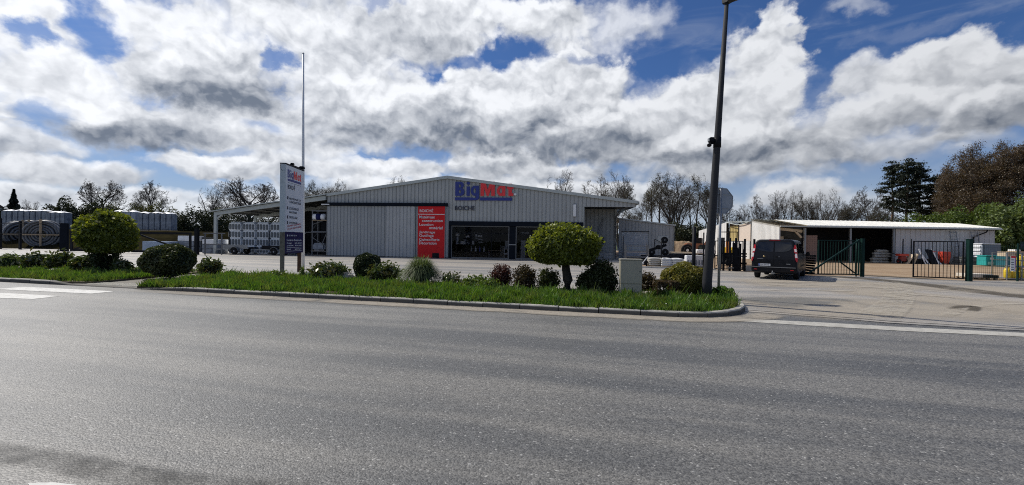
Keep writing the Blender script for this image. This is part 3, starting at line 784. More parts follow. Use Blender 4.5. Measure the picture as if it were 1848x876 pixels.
def inside(P_, poly):
    x, y = P_[:, 0], P_[:, 1]; r = np.zeros(len(P_), bool); n = len(poly); j = n-1
    for i in range(n):
        xi, yi = poly[i]; xj, yj = poly[j]
        c = ((yi > y) != (yj > y)) & (x < (xj-xi)*(y-yi)/(yj-yi+1e-12)+xi)
        r ^= c; j = i
    return r
def smooth_noise(x, y, s, seed):
    r = np.random.default_rng(seed); v = 0
    for k in range(5):
        a = r.uniform(0, 6.28); f = s*(.6+1.1*r.random())
        v = v+np.sin((x*math.cos(a)+y*math.sin(a))*f+r.uniform(0, 6.28))
    return v/5
def grass(name, poly, n, h, bed=None, z=.08, holes=()):
    xs = [p[0] for p in poly]; ys = [p[1] for p in poly]
    Q = np.column_stack([rng.uniform(min(xs), max(xs), n*4), rng.uniform(min(ys), max(ys), n*4)])
    Q = Q[inside(Q, poly)]
    for hp in holes: Q = Q[~inside(Q, hp)]
    clump = smooth_noise(Q[:, 0], Q[:, 1], 7, 3)+smooth_noise(Q[:, 0], Q[:, 1], 19, 5)*.8
    keep = rng.random(len(Q)) < np.clip(.55+.75*clump, .06, 1)
    if bed is not None:
        keep &= rng.random(len(Q)) < bed(Q)
    Q = Q[keep][:n]; clump = (smooth_noise(Q[:, 0], Q[:, 1], 7, 3)+smooth_noise(Q[:, 0], Q[:, 1], 19, 5)*.8)
    m = len(Q); hh = h*(.40+.75*rng.random(m)+.7*(rng.random(m) < .02))*(1+.75*np.clip(clump, -.8, 1)); a = rng.uniform(0, 6.283, m); wd = .009+.013*rng.random(m)
    lean = hh*(.15+.65*rng.random(m)); la = rng.uniform(0, 6.283, m)
    V = np.empty((m, 4, 3)); cx, sx = np.cos(a)*wd, np.sin(a)*wd
    V[:, 0] = np.column_stack([Q[:, 0]-cx, Q[:, 1]-sx, np.full(m, z)]); V[:, 1] = np.column_stack([Q[:, 0]+cx, Q[:, 1]+sx, np.full(m, z)])
    tx, ty = Q[:, 0]+np.cos(la)*lean, Q[:, 1]+np.sin(la)*lean
    V[:, 2] = np.column_stack([tx+cx*.35, ty+sx*.35, z+hh]); V[:, 3] = np.column_stack([tx-cx*.35, ty-sx*.35, z+hh])
    o = obj(name, np_mesh(name, V.reshape(-1, 3), np.arange(m*4).reshape(m, 4), L_grass)); o['kind'] = 'stuff'
    return o
def bed_main(Q):   # the planted strip along the back is mostly bare soil
    d = (Q[:, 0]*ROADN.x+Q[:, 1]*ROADN.y)-11.0
    ry = np.interp(Q[:, 0], [-12, -5, -.5, 6.8], [20, 18.1, 16, 13.8])-Q[:, 1]
    lim = np.interp(Q[:, 0], [-12, -5, 2, 5, 7], [1.1, 1.5, 1.3, .6, .1])
    return np.clip((ry-lim)*1.6+.12, .06, 1)
vg = [(p.x, p.y+.10) for p in K[:4]]+[(p.x-.16, p.y+.1) for p in K[4:]]+BACK
gp_ = [(p.x+ROADDIR.x*a+ROADN.x*c, p.y+ROADDIR.y*a+ROADN.y*c) for a, c in ((-.8, -.26), (.8, -.26), (.8, .2), (-.8, .2))]
o = grass('verge_grass', vg, 95000, .165, bed_main, holes=[gp_]); o['label'] = 'long bright green grass on the kerbed verge in front of the shop'
def bed_left(Q):
    ry = np.interp(Q[:, 0], [-36, -14.3], [26.3, 21.6])-Q[:, 1]
    return np.clip((ry-2.0)*1.2+.15, .1, 1)
o = grass('verge_grass', [(x, y+.06 if y < 20 else y) for x, y in leftV], 66000, .15, bed_left); o['label'] = 'bright green grass on the verge left of the crossing path'
# small pale litter caught in the grass
for px, py, s, lb in ((1205, 549, .16, 'crumpled white litter lying in the grass near the kerb corner'), (723, 512, .10, 'scrap of white litter below the grass tussock'), (57, 491, .07, 'tiny white scrap of litter in the left verge grass')):
    q = G(px, py, .2); b = MB(); bm = bmesh.new(); bmesh.ops.create_icosphere(bm, subdivisions=1, radius=s/2)
    for v in bm.verts: v.co = Vector((v.co.x*random.uniform(.7, 1.3), v.co.y*random.uniform(.5, 1.), v.co.z*random.uniform(.2, .5)))
    b.add([v.co for v in bm.verts], [[v.index for v in f.verts] for f in bm.faces]); bm.free()
    tag(b.build('litter', M_white, None, (q.x, q.y, .20)), lb, 'litter')

# raised earth bank behind the left fence
b = MB()
prof = [(50, .0), (53.5, 1.0), (57, 2.15), (59, 2.3), (140, 2.4)]
xs = [-140]+list(np.linspace(-95, -33, 24))
vs = []
for x in xs:
    for y, z in prof: vs.append((x, y+random.uniform(-.3, .3), z*(1 if x < -36 else .25)+random.uniform(-.08, .08)*(z > 0)))
b.add(vs, [(i*5+j, (i+1)*5+j, (i+1)*5+j+1, i*5+j+1) for i in range(len(xs)-1) for j in range(4)])
b.build('earth_bank', M_bank)['kind'] = 'structure'

# ------------------------------------------------------------------ main warehouse shop
A = G(590, 462); Bp = G(1110, 472)
FROT = math.atan2(Bp.y-A.y, Bp.x-A.x)
FM = T(A.x, A.y, 0) @ RZ(FROT)
FDIR = Vector((math.cos(FROT), math.sin(FROT), 0)); FNRM = Vector((-math.sin(FROT), math.cos(FROT), 0))
def FW(s, y=0, z=0): return FM @ Vector((s, y, z))
RS, RZ_ = 11.75, 7.64
def roofz(s): return RZ_-(.143*(RS-s) if s < RS else .130*(s-RS))
wh = thing('warehouse_shop', 'grey ribbed steel warehouse shop with low gable and dark shop window', 'warehouse', (A.x, A.y, 0), FROT)
DEPTH = 32
ribbed(0, 11.95, lambda x: 0, lambda x: roofz(x)-.12, .36, groove=.075, dep=.06).build('wall', M_clad, wh)
# upper gable over the shop window and the fascia over the loading recess: one profiled sheet each
ribbed(11.95, 24.25, lambda x: 3.45, lambda x: roofz(x)-.12, .36, groove=.075, dep=.06).build('wall', M_clad, wh)
ribbed(24.25, 28.9, lambda x: 4.86, lambda x: roofz(x)-.12, .36, groove=.075, dep=.06).build('fascia', M_clad, wh)
MB().box(24.22, 24.30, -.045, .12, 3.45, 4.86).build('corner_trim', M_trim, wh)
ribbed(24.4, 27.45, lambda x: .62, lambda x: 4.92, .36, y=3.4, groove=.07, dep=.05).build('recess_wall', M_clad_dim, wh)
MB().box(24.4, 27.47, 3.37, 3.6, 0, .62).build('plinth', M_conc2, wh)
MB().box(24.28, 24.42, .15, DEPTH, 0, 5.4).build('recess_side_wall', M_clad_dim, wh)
MB().box(27.47, 27.62, 3.35, DEPTH, 0, 5.2).build('side_wall', M_clad, wh)
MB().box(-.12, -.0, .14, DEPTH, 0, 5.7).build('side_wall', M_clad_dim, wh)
MB().box(0, 27.5, DEPTH-.2, DEPTH, 0, 5.2).build('rear_wall', M_clad, wh)
MB().box(24.3, 28.85, .13, 3.3, 4.88, 4.94).build('soffit', M_black, wh)
# roof slabs with overhang and light verge trim
def slope_slab(s0, s1, y0, y1, t, dz=0.0):
    vs = []
    for s in (s0, s1):
        z = roofz(s)+dz
        vs += [(s, y0, z-t), (s, y0, z), (s, y1, z), (s, y1, z-t)]
    return MB().add(vs, [(0, 1, 2, 3), (7, 6, 5, 4), (0, 4, 5, 1), (1, 5, 6, 2), (2, 6, 7, 3), (3, 7, 4, 0)])
slope_slab(-.05, RS, -.10, DEPTH+.2, .11).build('roof', M_roof, wh)
slope_slab(RS, 29.1, -.10, DEPTH+.2, .11).build('roof', M_roof, wh)
slope_slab(-.05, RS-.004, -.16, -.103, .27, .02).build('verge_trim', M_trim, wh)
slope_slab(RS+.004, 29.1, -.16, -.103, .27, .02).build('verge_trim', M_trim, wh)
MB().box(29.0, 29.16, -.16, DEPTH, roofz(29.1)-.28, roofz(29.1)-.10).build('gutter', M_trim, wh)
b = MB(); b.path([(28.3, .6, 4.9), (27.75, 1.2, 4.75), (27.62, 2.0, 4.45), (27.55, 3.25, 4.2), (27.55, 3.27, .1)], .055); b.build('drain_pipe', M_grey, wh)
# door rail
MB().bbox(-.12, 11.85, -.30, -.03, 4.80, 5.10, .02).build('door_rail', M_navy, wh)
MB().box(-.45, .35, -.33, -.305, 4.87, 4.96).build('rail_lamp', M_white, wh)
# sliding doors: two ribbed leaves and a narrow one behind the red board
for s0, s1, y in ((.12, 5.84, -.13), (5.95, 8.72, -.19)):
    d = ribbed(s0, s1, lambda x: .06, lambda x: 4.79, .335, y=y, thick=.06, groove=.07, dep=.045).build('sliding_door', M_door if s0 < 1 else M_door2, wh)
    for s in (s0-.045, s1+.003): MB().box(s, s+.042, y-.015, y+.055, .05, 4.79).build('door_edge', M_galv, d)
ribbed(8.78, 11.92, lambda x: .06, lambda x: 4.79, .335, y=-.10, thick=.06, groove=.07, dep=.045).build('sliding_door', M_door, wh)
MB().box(0, 11.95, -.16, -.005, 0, .05).build('door_track', M_black, wh)
# red price board of trades, flat sheet on the doors
rb = thing('sign_board', 'tall red board with white lettering leaning flush on the sliding door', 'sign board', FW(9.03, -.20), FROT)
MB().bbox(0, 2.57, -.03, .03, .03, 4.80, .008).build('board', M_red, rb)
for x in (-.045, 2.572): MB().box(x, x+.043, -.034, .03, .03, 4.80).build('board_edge', M_galv, rb)
MB().box(1.42, 2.06, -.05, -.031, .03, .46).build('kick_plate', M_black, rb)
MB().box(.03, 2.54, -.042, -.031, 4.03, 4.085).build('dividing_line', M_white, rb)
for body, x0, z, w, h in (('BOICHÉ', .16, 4.24, 1.30, .33), ('Matériaux', .14, 3.66, 1.50, .27), ('construction', .40, 3.34, 1.98, .225), ('Location', .14, 2.98, 1.35, .235), ('matériel', 1.10, 2.66, 1.27, .265), ('Jardinage', .14, 2.21, 1.53, .30), ('Outillage', .14, 1.88, 1.40, .30), ('Quincaillerie', .14, 1.53, 1.95, .30), ('Décoration', .14, 1.24, 1.68, .26)):
    text('lettering', body, M_white, rb, (x0, -.031, z), w, h, .008, .016)
# shop front
MB().bbox(11.97, 24.26, -.16, .13, 3.04, 3.44, .015).build('lintel', M_navy, wh)
MB().box(11.97, 12.16, -.10, .13, 0, 3.04).build('pier', M_navy, wh)
MB().box(17.62, 18.18, -.02, .16, 0, 3.03).build('pier', M_navy, wh)
MB().box(23.9, 24.26, -.02, .13, 0, 3.03).build('pier', M_navy, wh)
def shop_window(s0, s1, mull):
    f = MB(); y0, y1 = -.02, .08
    for a, c, d, e_ in ((s0, s1, 2.95, 3.03), (s0, s1, .02, .12)): f.box(a, c, y0, y1, d, e_)
    for s in [s0]+[s1-.07]: f.box(s, s+.07, y0-.004, y1+.004, .02, 3.03)
    w = f.build('window_frame', M_grey, wh)
    xs = [s0+.07]+[m for m in mull]+[s1-.07]
    for m in mull: MB().box(m-.025, m+.025, .0, .07, .125, 2.945).build('mullion', M_black, w)
    MB().box(s0+.075, s1-.075, .012, .06, 2.30, 2.36).build('transom', M_black, w)
    for i in range(len(xs)-1):
        MB().box(xs[i]+.01, xs[i+1]-.01, .03, .042, .13, 2.94).build('pane', M_glass, w)
shop_window(12.18, 17.60, [14.05, 15.95])
shop_window(18.20, 23.88, [20.2, 22.1])
MB().box(17.55, 18.25, -.05, -.022, 1.30, 1.38).build('door_handle', M_galv, wh)
# shop room behind the glass
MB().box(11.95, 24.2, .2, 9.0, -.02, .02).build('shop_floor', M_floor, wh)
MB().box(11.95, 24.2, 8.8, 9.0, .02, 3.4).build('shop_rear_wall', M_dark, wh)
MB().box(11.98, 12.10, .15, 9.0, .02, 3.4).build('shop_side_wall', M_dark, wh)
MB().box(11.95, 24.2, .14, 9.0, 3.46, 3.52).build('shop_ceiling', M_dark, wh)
# flood lamp and plaque on the gable
fl = thing('flood_lamp', 'small white flood lamp at the end of the big red lettering', 'flood lamp', FW(18.10, -.05, 5.93), FROT)
MB().bbox(-.12, .12, -.16, -.02, -.09, .09, .02).build('housing', M_white, fl); MB().tube((0, -.02, 0), (0, .04, 0), .03).build('arm', M_grey, fl)
pl = thing('wall_lamp', 'narrow upright white lamp on the gable above the loading recess', 'wall lamp', FW(23.5, -.05, 4.0), FROT)
MB().bbox(-.13, .13, -.10, .04, -.03, 1.05, .03).build('housing', M_white, pl); MB().box(-.16, .16, -.01, .045, -.08, 1.10).build('back_plate', M_galv, pl)

# company lettering high on the gable
sg = thing('shop_sign', 'large blue and red lettering with blue underline high on the grey gable', 'shop sign', FW(12.5, -.05, 4.4), FROT)
k = 19.35
kk = 1/3.65/k
for ch, x, m in (('B', 85, M_bluel), ('i', 158, M_bluel), ('g', 187, M_bluel), ('M', 251, M_redl), ('a', 357, M_redl), ('t', 424, M_redl)):
    heavy_letter(ch, m, sg, (x-84)*kk, -.001, .97+(247-217)*kk, kk, kk)
u = MB(); u.box(0, 117/3.65/k, -.06, 0, .97, 1.245); u.build('underline', M_bluel, sg)
u = MB(); u.box(164/3.65/k, 376/3.65/k, -.06, 0, .97, 1.245); u.build('underline', M_bluel, sg)
text('lettering', 'BOICHE', M_print, sg, (0, -.001, .06), 1.86, .40, .03, .008)

# ------------------------------------------------------------------ open canopy on the left
cn = thing('open_canopy', 'open steel canopy lean-to on pale posts beside the warehouse, storing insulation', 'canopy', (A.x, A.y, 0), FROT)
slope_slab(-12.0, -.06, -.25, 17, .07, -.05).build('roof', M_roof_dark, cn)
slope_slab(-12.0, -.06, -.34, -.255, .10, -.03).build('roof_edge', M_trim, cn)
def sloped_beam(y, t0, t1, name='rafter'):
    vs = []
    for s in (-11.75, -.15):
        z = roofz(s)-.16
        for yy in (y, y+.2): vs += [(s, yy, z-(t0 if s < -5 else t1)), (s, yy, z)]
    return MB().add(vs, [(0, 1, 3, 2), (4, 6, 7, 5), (0, 4, 5, 1), (2, 3, 7, 6), (1, 5, 7, 3), (0, 2, 6, 4)]).build(name, M_trim, cn)
for y in (-.12, 5.6, 11.2, 16.6): sloped_beam(y, .34, .42)
for y in (-.12, 5.6, 11.2, 16.6):
    MB().box(-11.75, -11.45, y-.002, y+.202, 0, roofz(-11.6)-.49).build('post', M_trim, cn)
    MB().bar((-11.5, y+.1, 3.45), (-10.9, y+.1, roofz(-10.9)-.5), .12, .12).build('brace', M_trim, cn)
for y in (11.2, 16.6): MB().box(-4.6, -4.35, y-.002, y+.202, 0, roofz(-4.5)-.56).build('post', M_trim, cn)
for i in range(9):
    s = -11.2+i*1.35
    MB().box(s, s+.08, .1, 16.5, roofz(s)-.30, roofz(s)-.145).build('purlin', M_grey, cn)

MB().box(-8.2, -.14, 7.0, 7.12, 0, 4.7).build('dark_backing', M_dark, cn)  # near-black sheet added to stand in for the shaded depth under the canopy
# pallet racking at the warehouse end of the canopy
rk = thing('storage_rack', 'grey steel pallet rack between the totem sign and the warehouse door', 'rack', FW(-2.55, .5), FROT)
for x in (0.68, 2.18):
    for y in (0, 1.0): MB().box(x, x+.09, y, y+.07, 0, 4.45).build('upright', M_grey, rk)
for z in (.35, 2.26, 4.30):
    for y in (0.075, .93): MB().box(.63, 2.3, y-.09, y-.01, z, z+.10).build('beam', M_grey, rk)
for x in (.7, 2.2):
    b = MB()
    for i in range(4): b.bar((x+.04, .05, .5+i), (x+.04, 1.0, 1.3+i), .03, .03)
    b.build('brace', M_grey, rk)
for p0, p1 in (((.75, -.03, 3.0), (2.2, -.03, 3.5)), ((.75, -.03, 1.75), (2.2, -.03, .9)), ((2.2, -.03, 2.1), (1.5, -.03, .5))): MB().bar(p0, p1, .05, .05).build('brace', M_grey, rk)
b = MB(); b.path([(-.35, -.1, 0), (-.35, -.1, 1.75), (.2, -.1, 2.24), (2.4, -.1, 2.26)], .045, 6); b.build('guard_rail', M_grey, rk)
rl = thing('membrane_roll', 'white and blue roll of roofing felt lying on top of the pallet rack', 'roll', FW(-1.65, .55, 3.45), FROT)
MB().lathe([(.30, -.6), (.31, -.3), (.31, .3), (.30, .6)], 18, 'X', (0.55, 0, .3)).build('roll', M_filmw, rl)
MB().lathe([(.325, -.24), (.325, .24)], 18, 'X', (0.55, 0, .3)).build('band', M_signblue, rl)
MB().box(.68-.75, 2.25-.75, -.3, .3, -.06, -.012).build('shelf_board', M_timber, rl)
bb = thing('wrapped_bundle', 'clear plastic wrapped bundle on the low shelf of the pallet rack', 'bundle', FW(-1.75, .65, .46), FROT)
MB().bbox(0, 1.3, -.3, .4, 0, .75, .15).build('film', M_film, bb); MB().box(0, 1.3, -.25, .35, -.035, -.002).build('base_board', M_timber, bb)
dk = thing('stacked_crates', 'dark stack of crates at the back of the canopy rack', 'crates', FW(-3.4, 3.0), FROT)
for i in range(4):
    for j in range(3): MB().bbox(j*1.05, j*1.05+1.0, 0, 1.2, i*.85, i*.85+.8, .02).build('crate', M_dark, dk)

# insulation stacks under the canopy
ist = None
def rrect(cx, cz, w, h, r, n=5):
    pts = []
    for sx, sz, a0 in ((1, 1, 0), (-1, 1, 90), (-1, -1, 180), (1, -1, 270)):
        for k in range(n+1):
            a = rad(a0+90*k/n); pts.append((cx+sx*(w/2-r)+r*math.cos(a), cz+sz*(h/2-r)+r*math.sin(a)))
    return pts
XZ = Matrix(((1, 0, 0, 0), (0, 0, -1, 0), (0, 1, 0, 0), (0, 0, 0, 1)))   # prism axis along -Y
def make_stack():
    t = thing('insulation_stack', 'x', 'insulation stack', (0, 0, 0), FROT, 'wrapped insulation stacks under the canopy')
    rm = MB().prism(rrect(0, 0, .205, .55, .10), 0, .06, XZ).mesh('roll', M_insul)
    wm = MB().prism(rrect(0, 0, 1.34, .785, .2), -1.15, 0, XZ)
    wm = wm.mesh('bundle', M_insulwrap)
    for i in range(4):
        bd = obj('bundle', wm, t, (.67, 0, .42+i*.765))
        for j in range(4): obj('roll', rm, bd, (-.49+j*.325, -.003, random.uniform(-.01, .01)))
    MB().box(0, 1.3, 0, 1.1, 0, .03).build('pallet_board', M_timber, t)
    cap = MB().bbox(.1, 1.2, .1, 1.05, 3.08, 3.22, .06).build('top_wrap', M_insulwrap, t)
    return t
base = make_stack()
for i, (px, lb) in enumerate(((397.5, 'wrapped insulation stack next to the canopy corner post, leftmost of four'), (422, 'wrapped insulation stack behind the front trailer post, second from the canopy corner'), (447, 'wrapped insulation stack between the two trailers'), (473, 'wrapped insulation stack nearest the totem sign, behind the black trailer post'))):
    o = base if i == 0 else copy_tree(base)
    s = -11.2+i*1.40
    o.location = FW(s, 1.2+.15*i); o['label'] = lb
pb = thing('wrapped_bundle', 'lilac tinted wrapped bundle half hidden behind the totem sign', 'bundle', FW(-5.55, 1.8), FROT)
MB().bbox(0, 1.2, 0, 1.1, .04, 1.55, .06).build('film', M_film, pb); MB().bbox(0.02, 1.18, 0.03, 1.07, 1.56, 3.0, .06).build('film', M_filmw, pb)

# two small flat trailers
def wheel(parent, loc, r, w, axis='X', hub=M_galv, name='wheel'):
    wm = MB().lathe([(r*.62, -w/2), (r*.93, -w/2), (r, -w*.3), (r, w*.3), (r*.93, w/2), (r*.62, w/2)], 24, axis).build(name, M_rubber, parent, loc)
    rim = MB().lathe([(r*.22, -w*.51), (r*.30, -w*.40), (r*.56, -w*.44), (r*.63, -w*.51), (r*.63, w*.51), (r*.56, w*.44), (r*.30, w*.40), (r*.22, w*.51)], 20, axis)
    rim.build('rim', hub, wm)
    return wm
def trailer(lb, loc, bedm):
    t = thing('trailer', lb, 'trailer', loc, FROT, 'small flat trailers under the canopy')
    MB().bbox(-1.35, 1.35, -.1, 1.35, .55, .70, .02).build('bed', bedm, t)
    MB().box(-1.3, 1.3, -.135, -.105, .66, .92).build('side_board', bedm, t)
    MB().bar((-2.75, .6, .46), (-1.0, .6, .50), .09, .09).build('drawbar', M_galv, t)
    MB().tube((-2.6, .6, 0), (-2.6, .6, .6), .03).build('jockey_leg', M_galv, t)
    for y in (-.24, 1.45): wheel(t, (.05, y, .33), .33, .18, 'Y', M_alu)
    b = MB(); pts = [(.05+.42*math.cos(a), -.24, .33+.42*math.sin(a)) for a in np.linspace(.15, math.pi-.15, 9)]
    for i in range(8): b.bar(pts[i], pts[i+1], .2, .02, (0, 0, 1))
    b.build('mudguard', M_galv, t)
    for x in (-.62, ): MB().box(x, x+.07, -.12, -.05, .93, 2.25).build('upright_post', M_black, t)
    MB().box(1.352, 1.38, .0, 1.25, .55, .72).build('light_bar', M_black, t)
    return t
trailer('small galvanised flat trailer parked in front of the first insulation stacks', FW(-8.75, -.9), M_galv)
trailer('small black flat trailer parked against the totem sign end of the insulation', FW(-4.7, -.9), M_black)

# ------------------------------------------------------------------ goods in the shop window
def shelf(lb, s, y, w, zs):
    t = thing('display_shelf', lb, 'shelf', FW(s, y), FROT)
    for x in (0, w-.04): MB().box(x, x+.04, 0, .4, 0, zs[-1]+.04).build('side_panel', M_black, t)
    for z in zs: MB().box(.042, w-.042, 0, .4, z-.02, z+.02).build('shelf_board', M_black, t)
    return t
shelf('long dark display shelf with bottles inside the left shop window', 12.4, .6, 2.7, [.45, .62, 1.28])
bt = MB().lathe([(.085, 0), (.09, .02), (.09, .30), (.035, .40), (.035, .48)], 12)
btm = bt.mesh('bottle', M_white)
bt2 = bt.mesh('bottle', mat('blue_bottle', (.12, .13, .4), .4))
for i, (s, me, lb) in enumerate(((15.2-.05, btm, 'a'), (14.75, bt2, 'b'), (14.35, btm, 'c'), (13.95, btm, 'd'))):
    o = obj('bottle', me, None, FW(s, .72, .642), FROT)
    tag(o, ('white bottle at the right end of the lower window shelf', 'blue bottle between white ones on the lower window shelf', 'white bottle left of the blue one in the shop window', 'white bottle standing apart, leftmost on the lower window shelf')[i], 'bottle', 'bottles on the window shelf')
sp = thing('spray_gun_display', 'tall white bottle shaped display at the left end of the shop window', 'display', FW(12.62, .62, 1.302), FROT)
MB().lathe([(.20, 0), (.20, .05), (.12, .70), (.10, .78)], 16).build('cone', M_alu, sp); MB().lathe([(.19, .79), (.19, .94)], 16).build('collar', M_white, sp); MB().lathe([(.16, .97), (.17, 1.06), (.10, 1.10)], 16).build('cap', M_white, sp)
cm = MB().bbox(-.09, .09, -.05, .05, 0, .19, .01).mesh('packet', M_bag)
cm2 = MB().bbox(-.10, .10, -.05, .05, 0, .12, .01).mesh('packet', M_alu)
pb_ = thing('packet_display', 'dark pegboard hung with small white packets inside the shop window', 'display', FW(13.2, .95, .02), FROT)
MB().box(-.05, 2.2, .06, .1, 0, 2.45).build('back_board', M_black, pb_)
for x, z in ((.13, 1.9), (.30, 1.95), (.0, 1.62), (.22, 1.40), (.35, 1.28), (.0, 1.38), (1.05, 2.05), (1.08, 1.82), (1.32, 1.98), (1.54, 1.97), (1.34, 1.72), (1.55, 1.70), (1.38, 1.45), (1.56, 1.42)):
    obj('packet', cm if z > 1.85 else cm2, pb_, (x+.1, -.0, z))
for i in range(6):
    o = obj('packet', MB().bbox(-.05, .05, -.05, .05, 0, .30, .01).mesh('packet', M_bag), None, FW(12.95+i*.12+(.6 if i > 3 else 0), .75, 1.302), FROT)
    tag(o, ('slim white packet standing on the upper window shelf right of the tall spray display'), 'packet', 'packets on the upper window shelf')
tb = thing('work_table', 'small dark work table low in the middle of the shop window', 'table', FW(15.5, .9), FROT)
MB().box(0, 1.3, 0, .6, .72, .77).build('table_top', M_timber, tb)
for x in (.03, 1.22):
    for y in (.03, .52): MB().box(x, x+.05, y, y+.05, 0, .718).build('leg', M_grey, tb)
dr = thing('door_sample', 'grey panels leaning in a stand inside the shop window', 'panels', FW(16.65, .9), FROT)
MB().box(0, .04, .1, .9, .0, 1.3).build('panel', M_grey, dr); MB().box(.42, .80, .2, .26, 0.0, 1.70).build('panel', M_alu, dr); MB().box(.1, .85, .28, .32, 0, 1.2).build('panel', M_grey, dr)
st_ = thing('step_box', 'white box with two square holes at the foot of the window pillar', 'box', FW(17.1, .45), FROT)
f = MB(); f.box(-.02, .02, 0, .3, 0, .95); f.box(.30, .34, 0, .3, 0, .95); f.box(.022, .298, 0, .3, .91, .95); f.box(.022, .298, 0, .3, .42, .56); f.box(.022, .298, 0, .3, 0, .06); f.build('frame', M_white, st_)
MB().box(.022, .298, .27, .3, .06, .91).build('back_panel', M_dark, st_)
d2 = thing('door_sample', 'two grey door panels leaning behind the second shop window', 'panels', FW(18.6, .8), FROT)
MB().box(0, .42, .1, .16, 0, 1.75).build('panel', M_alu, d2); MB().box(-.1, .3, .25, .30, 0, 1.2).build('panel', M_grey, d2)
sl_ = thing('ceiling_lamp', 'short white strip lamp under the ceiling of the second shop window', 'lamp', FW(18.55, 1.4, 2.42), FROT)
MB().bbox(0, .75, -.06, .06, 0, .08, .01).build('tube', M_white, sl_); MB().tube((.38, 0, .08), (.38, 0, 1.06), .012).build('cord', M_grey, sl_)

# steel steps and handrails in the loading recess
ss = thing('loading_steps', 'grey steel steps with leaning ladder rails in the loading recess', 'steps', FW(25.3, 1.6), FROT)
for i in range(4): MB().box(0, 1.05, .1+i*.26, .1+i*.26+.24, .20+i*.23, .24+i*.23).build('step', M_grey, ss)
for i in range(3): MB().box(.12, 1.10, 1.0, 1.08, 1.55+i*.24, 1.70+i*.24).build('drawer', M_black, ss)
for x in (.0, 1.06): MB().bar((x-.05, -.05, .05), (x-.05, 1.15, 1.1), .05, .16).build('stringer', M_grey, ss)
for p0, p1 in (((.05, .9, 1.3), (.95, 1.5, 4.0)), ((.22, .9, 1.3), (1.1, 1.5, 4.0)), ((.62, 1.3, 2.9), (.95, 1.0, 2.1)), ((0, -.08, 0), (0, -.08, 1.35)), ((0, -.08, 1.35), (.2, .85, 2.1))): MB().bar(p0, p1, .045, .045).build('rail', M_grey, ss)
hr = thing('handrail', 'low grey barrier of tubes in front of the loading recess steps', 'barrier', FW(25.2, -.1), FROT)
for x in (0, .55, 1.75, 2.4): MB().tube((x, 0, 0), (x, 0, 1.05), .03).build('post', M_grey, hr)
for z in (.25, .52, .80, 1.03): MB().tube((0, -.035, z), (2.45, -.035, z), .024).build('rail', M_grey, hr)
MB().bar((2.2, .0, 1.05), (1.9, .3, 2.1), .05, .05).build('stay', M_grey, hr)
sa = thing('white_slab', 'pale concrete slab lying in front of the loading recess', 'slab', FW(26.2, -2.4), FROT)
MB().bbox(0, 1.9, 0, .6, 0, .14, .02).build('slab', M_conc2, sa); MB().box(.1, .3, .1, .5, .142, .15).build('lifting_plate', M_galv, sa)
# ------------------------------------------------------------------ annex with roller shutter
an = thing('annex_building', 'low grey ribbed annex with roller shutter behind the warehouse', 'annex', (11.55, 48, 0), FROT)
def anz(x): return 4.30-.118*x
ribbed(0, .35, lambda x: 0, lambda x: anz(x)-.08, .35).build('wall', M_clad, an)
ribbed(.35, 3.15, lambda x: 2.92, lambda x: anz(x)-.08, .35).build('wall', M_clad, an)
ribbed(3.15, 5.7, lambda x: 0, lambda x: anz(x)-.08, .36).build('wall', M_clad, an)
MB().box(5.72, 5.82, .0, 9, 0, anz(5.7)-.1).build('side_wall', M_clad, an)
b = MB(); vs = []
for x in (-.05, 5.95):
    for y in (-.12, 9): vs += [(x, y, anz(x)-.07), (x, y, anz(x)+.06)]
b.add(vs, [(0, 1, 3, 2), (4, 6, 7, 5), (0, 4, 5, 1), (2, 3, 7, 6), (1, 5, 7, 3), (0, 2, 6, 4)]); b.build('roof', M_trim, an)
rs_ = MB()
for i in range(14): rs_.bbox(.36, 3.14, .06, .10, .02+i*.205, .02+i*.205+.198, .012)
rs_.build('roller_shutter', mat('shutter_grey', (.44, .46, .475), .5, .1), an)['kind'] = 'stuff'
MB().box(.30, 3.20, -.03, .10, 2.86, 2.92).build('shutter_head', M_black, an)
b = MB(); b.path([(5.85, -.1, anz(5.7)-.15), (6.05, -.1, anz(5.7)-.4), (5.86, -.1, anz(5.7)-.9), (5.86, -.1, .1)], .05); b.build('drain_pipe', M_black, an)
MB().box(4.05, 5.2, -.05, -.035, 1.75, 2.45).build('notice_panel', M_trim, an)

# ------------------------------------------------------------------ storage shed on the right
SX0, SX1, SY, SYB = 27.1, 49.0, 45.0, 50.2
sd = thing('storage_shed', 'long low storage shed with pale sloping roof and dark open bays behind the gates', 'shed', (SX0, SY, 0))
L = SX1-SX0
SLOPE = (4.40-3.66)/(SYB-SY)
def shz(y): return 3.66+SLOPE*y
def roofpiece(x0, x1, yb0, yb1, name, m):
    vs = []
    for x, yb in ((x0, yb0), (x1, yb1)):
        vs += [(x, -.35, shz(-.35)), (x, -.35, shz(-.35)+.09), (x, yb, shz(yb)+.09), (x, yb, shz(yb))]
    n0 = 40
    bb_ = MB().add(vs, [(0, 1, 2, 3), (7, 6, 5, 4), (0, 4, 5, 1), (1, 5, 6, 2), (2, 6, 7, 3), (3, 7, 4, 0)])
    n = int((x1-x0)/.5)
    for i in range(n):
        x = x0+(i+.5)*(x1-x0)/n; yb = yb0+(yb1-yb0)*(x-x0)/(x1-x0)
        bb_.bar((x, -.36, shz(-.36)+.10), (x, yb, shz(yb)+.10), .05, .03)
    return bb_.build(name, m, sd)
roofpiece(2.62, 12.0, 5.4, 5.4, 'roof', M_roof)
roofpiece(12.003, L+.3, 5.4, 4.0, 'roof', M_roof)
m, t, out = newmat('added_rooflight_sheet')
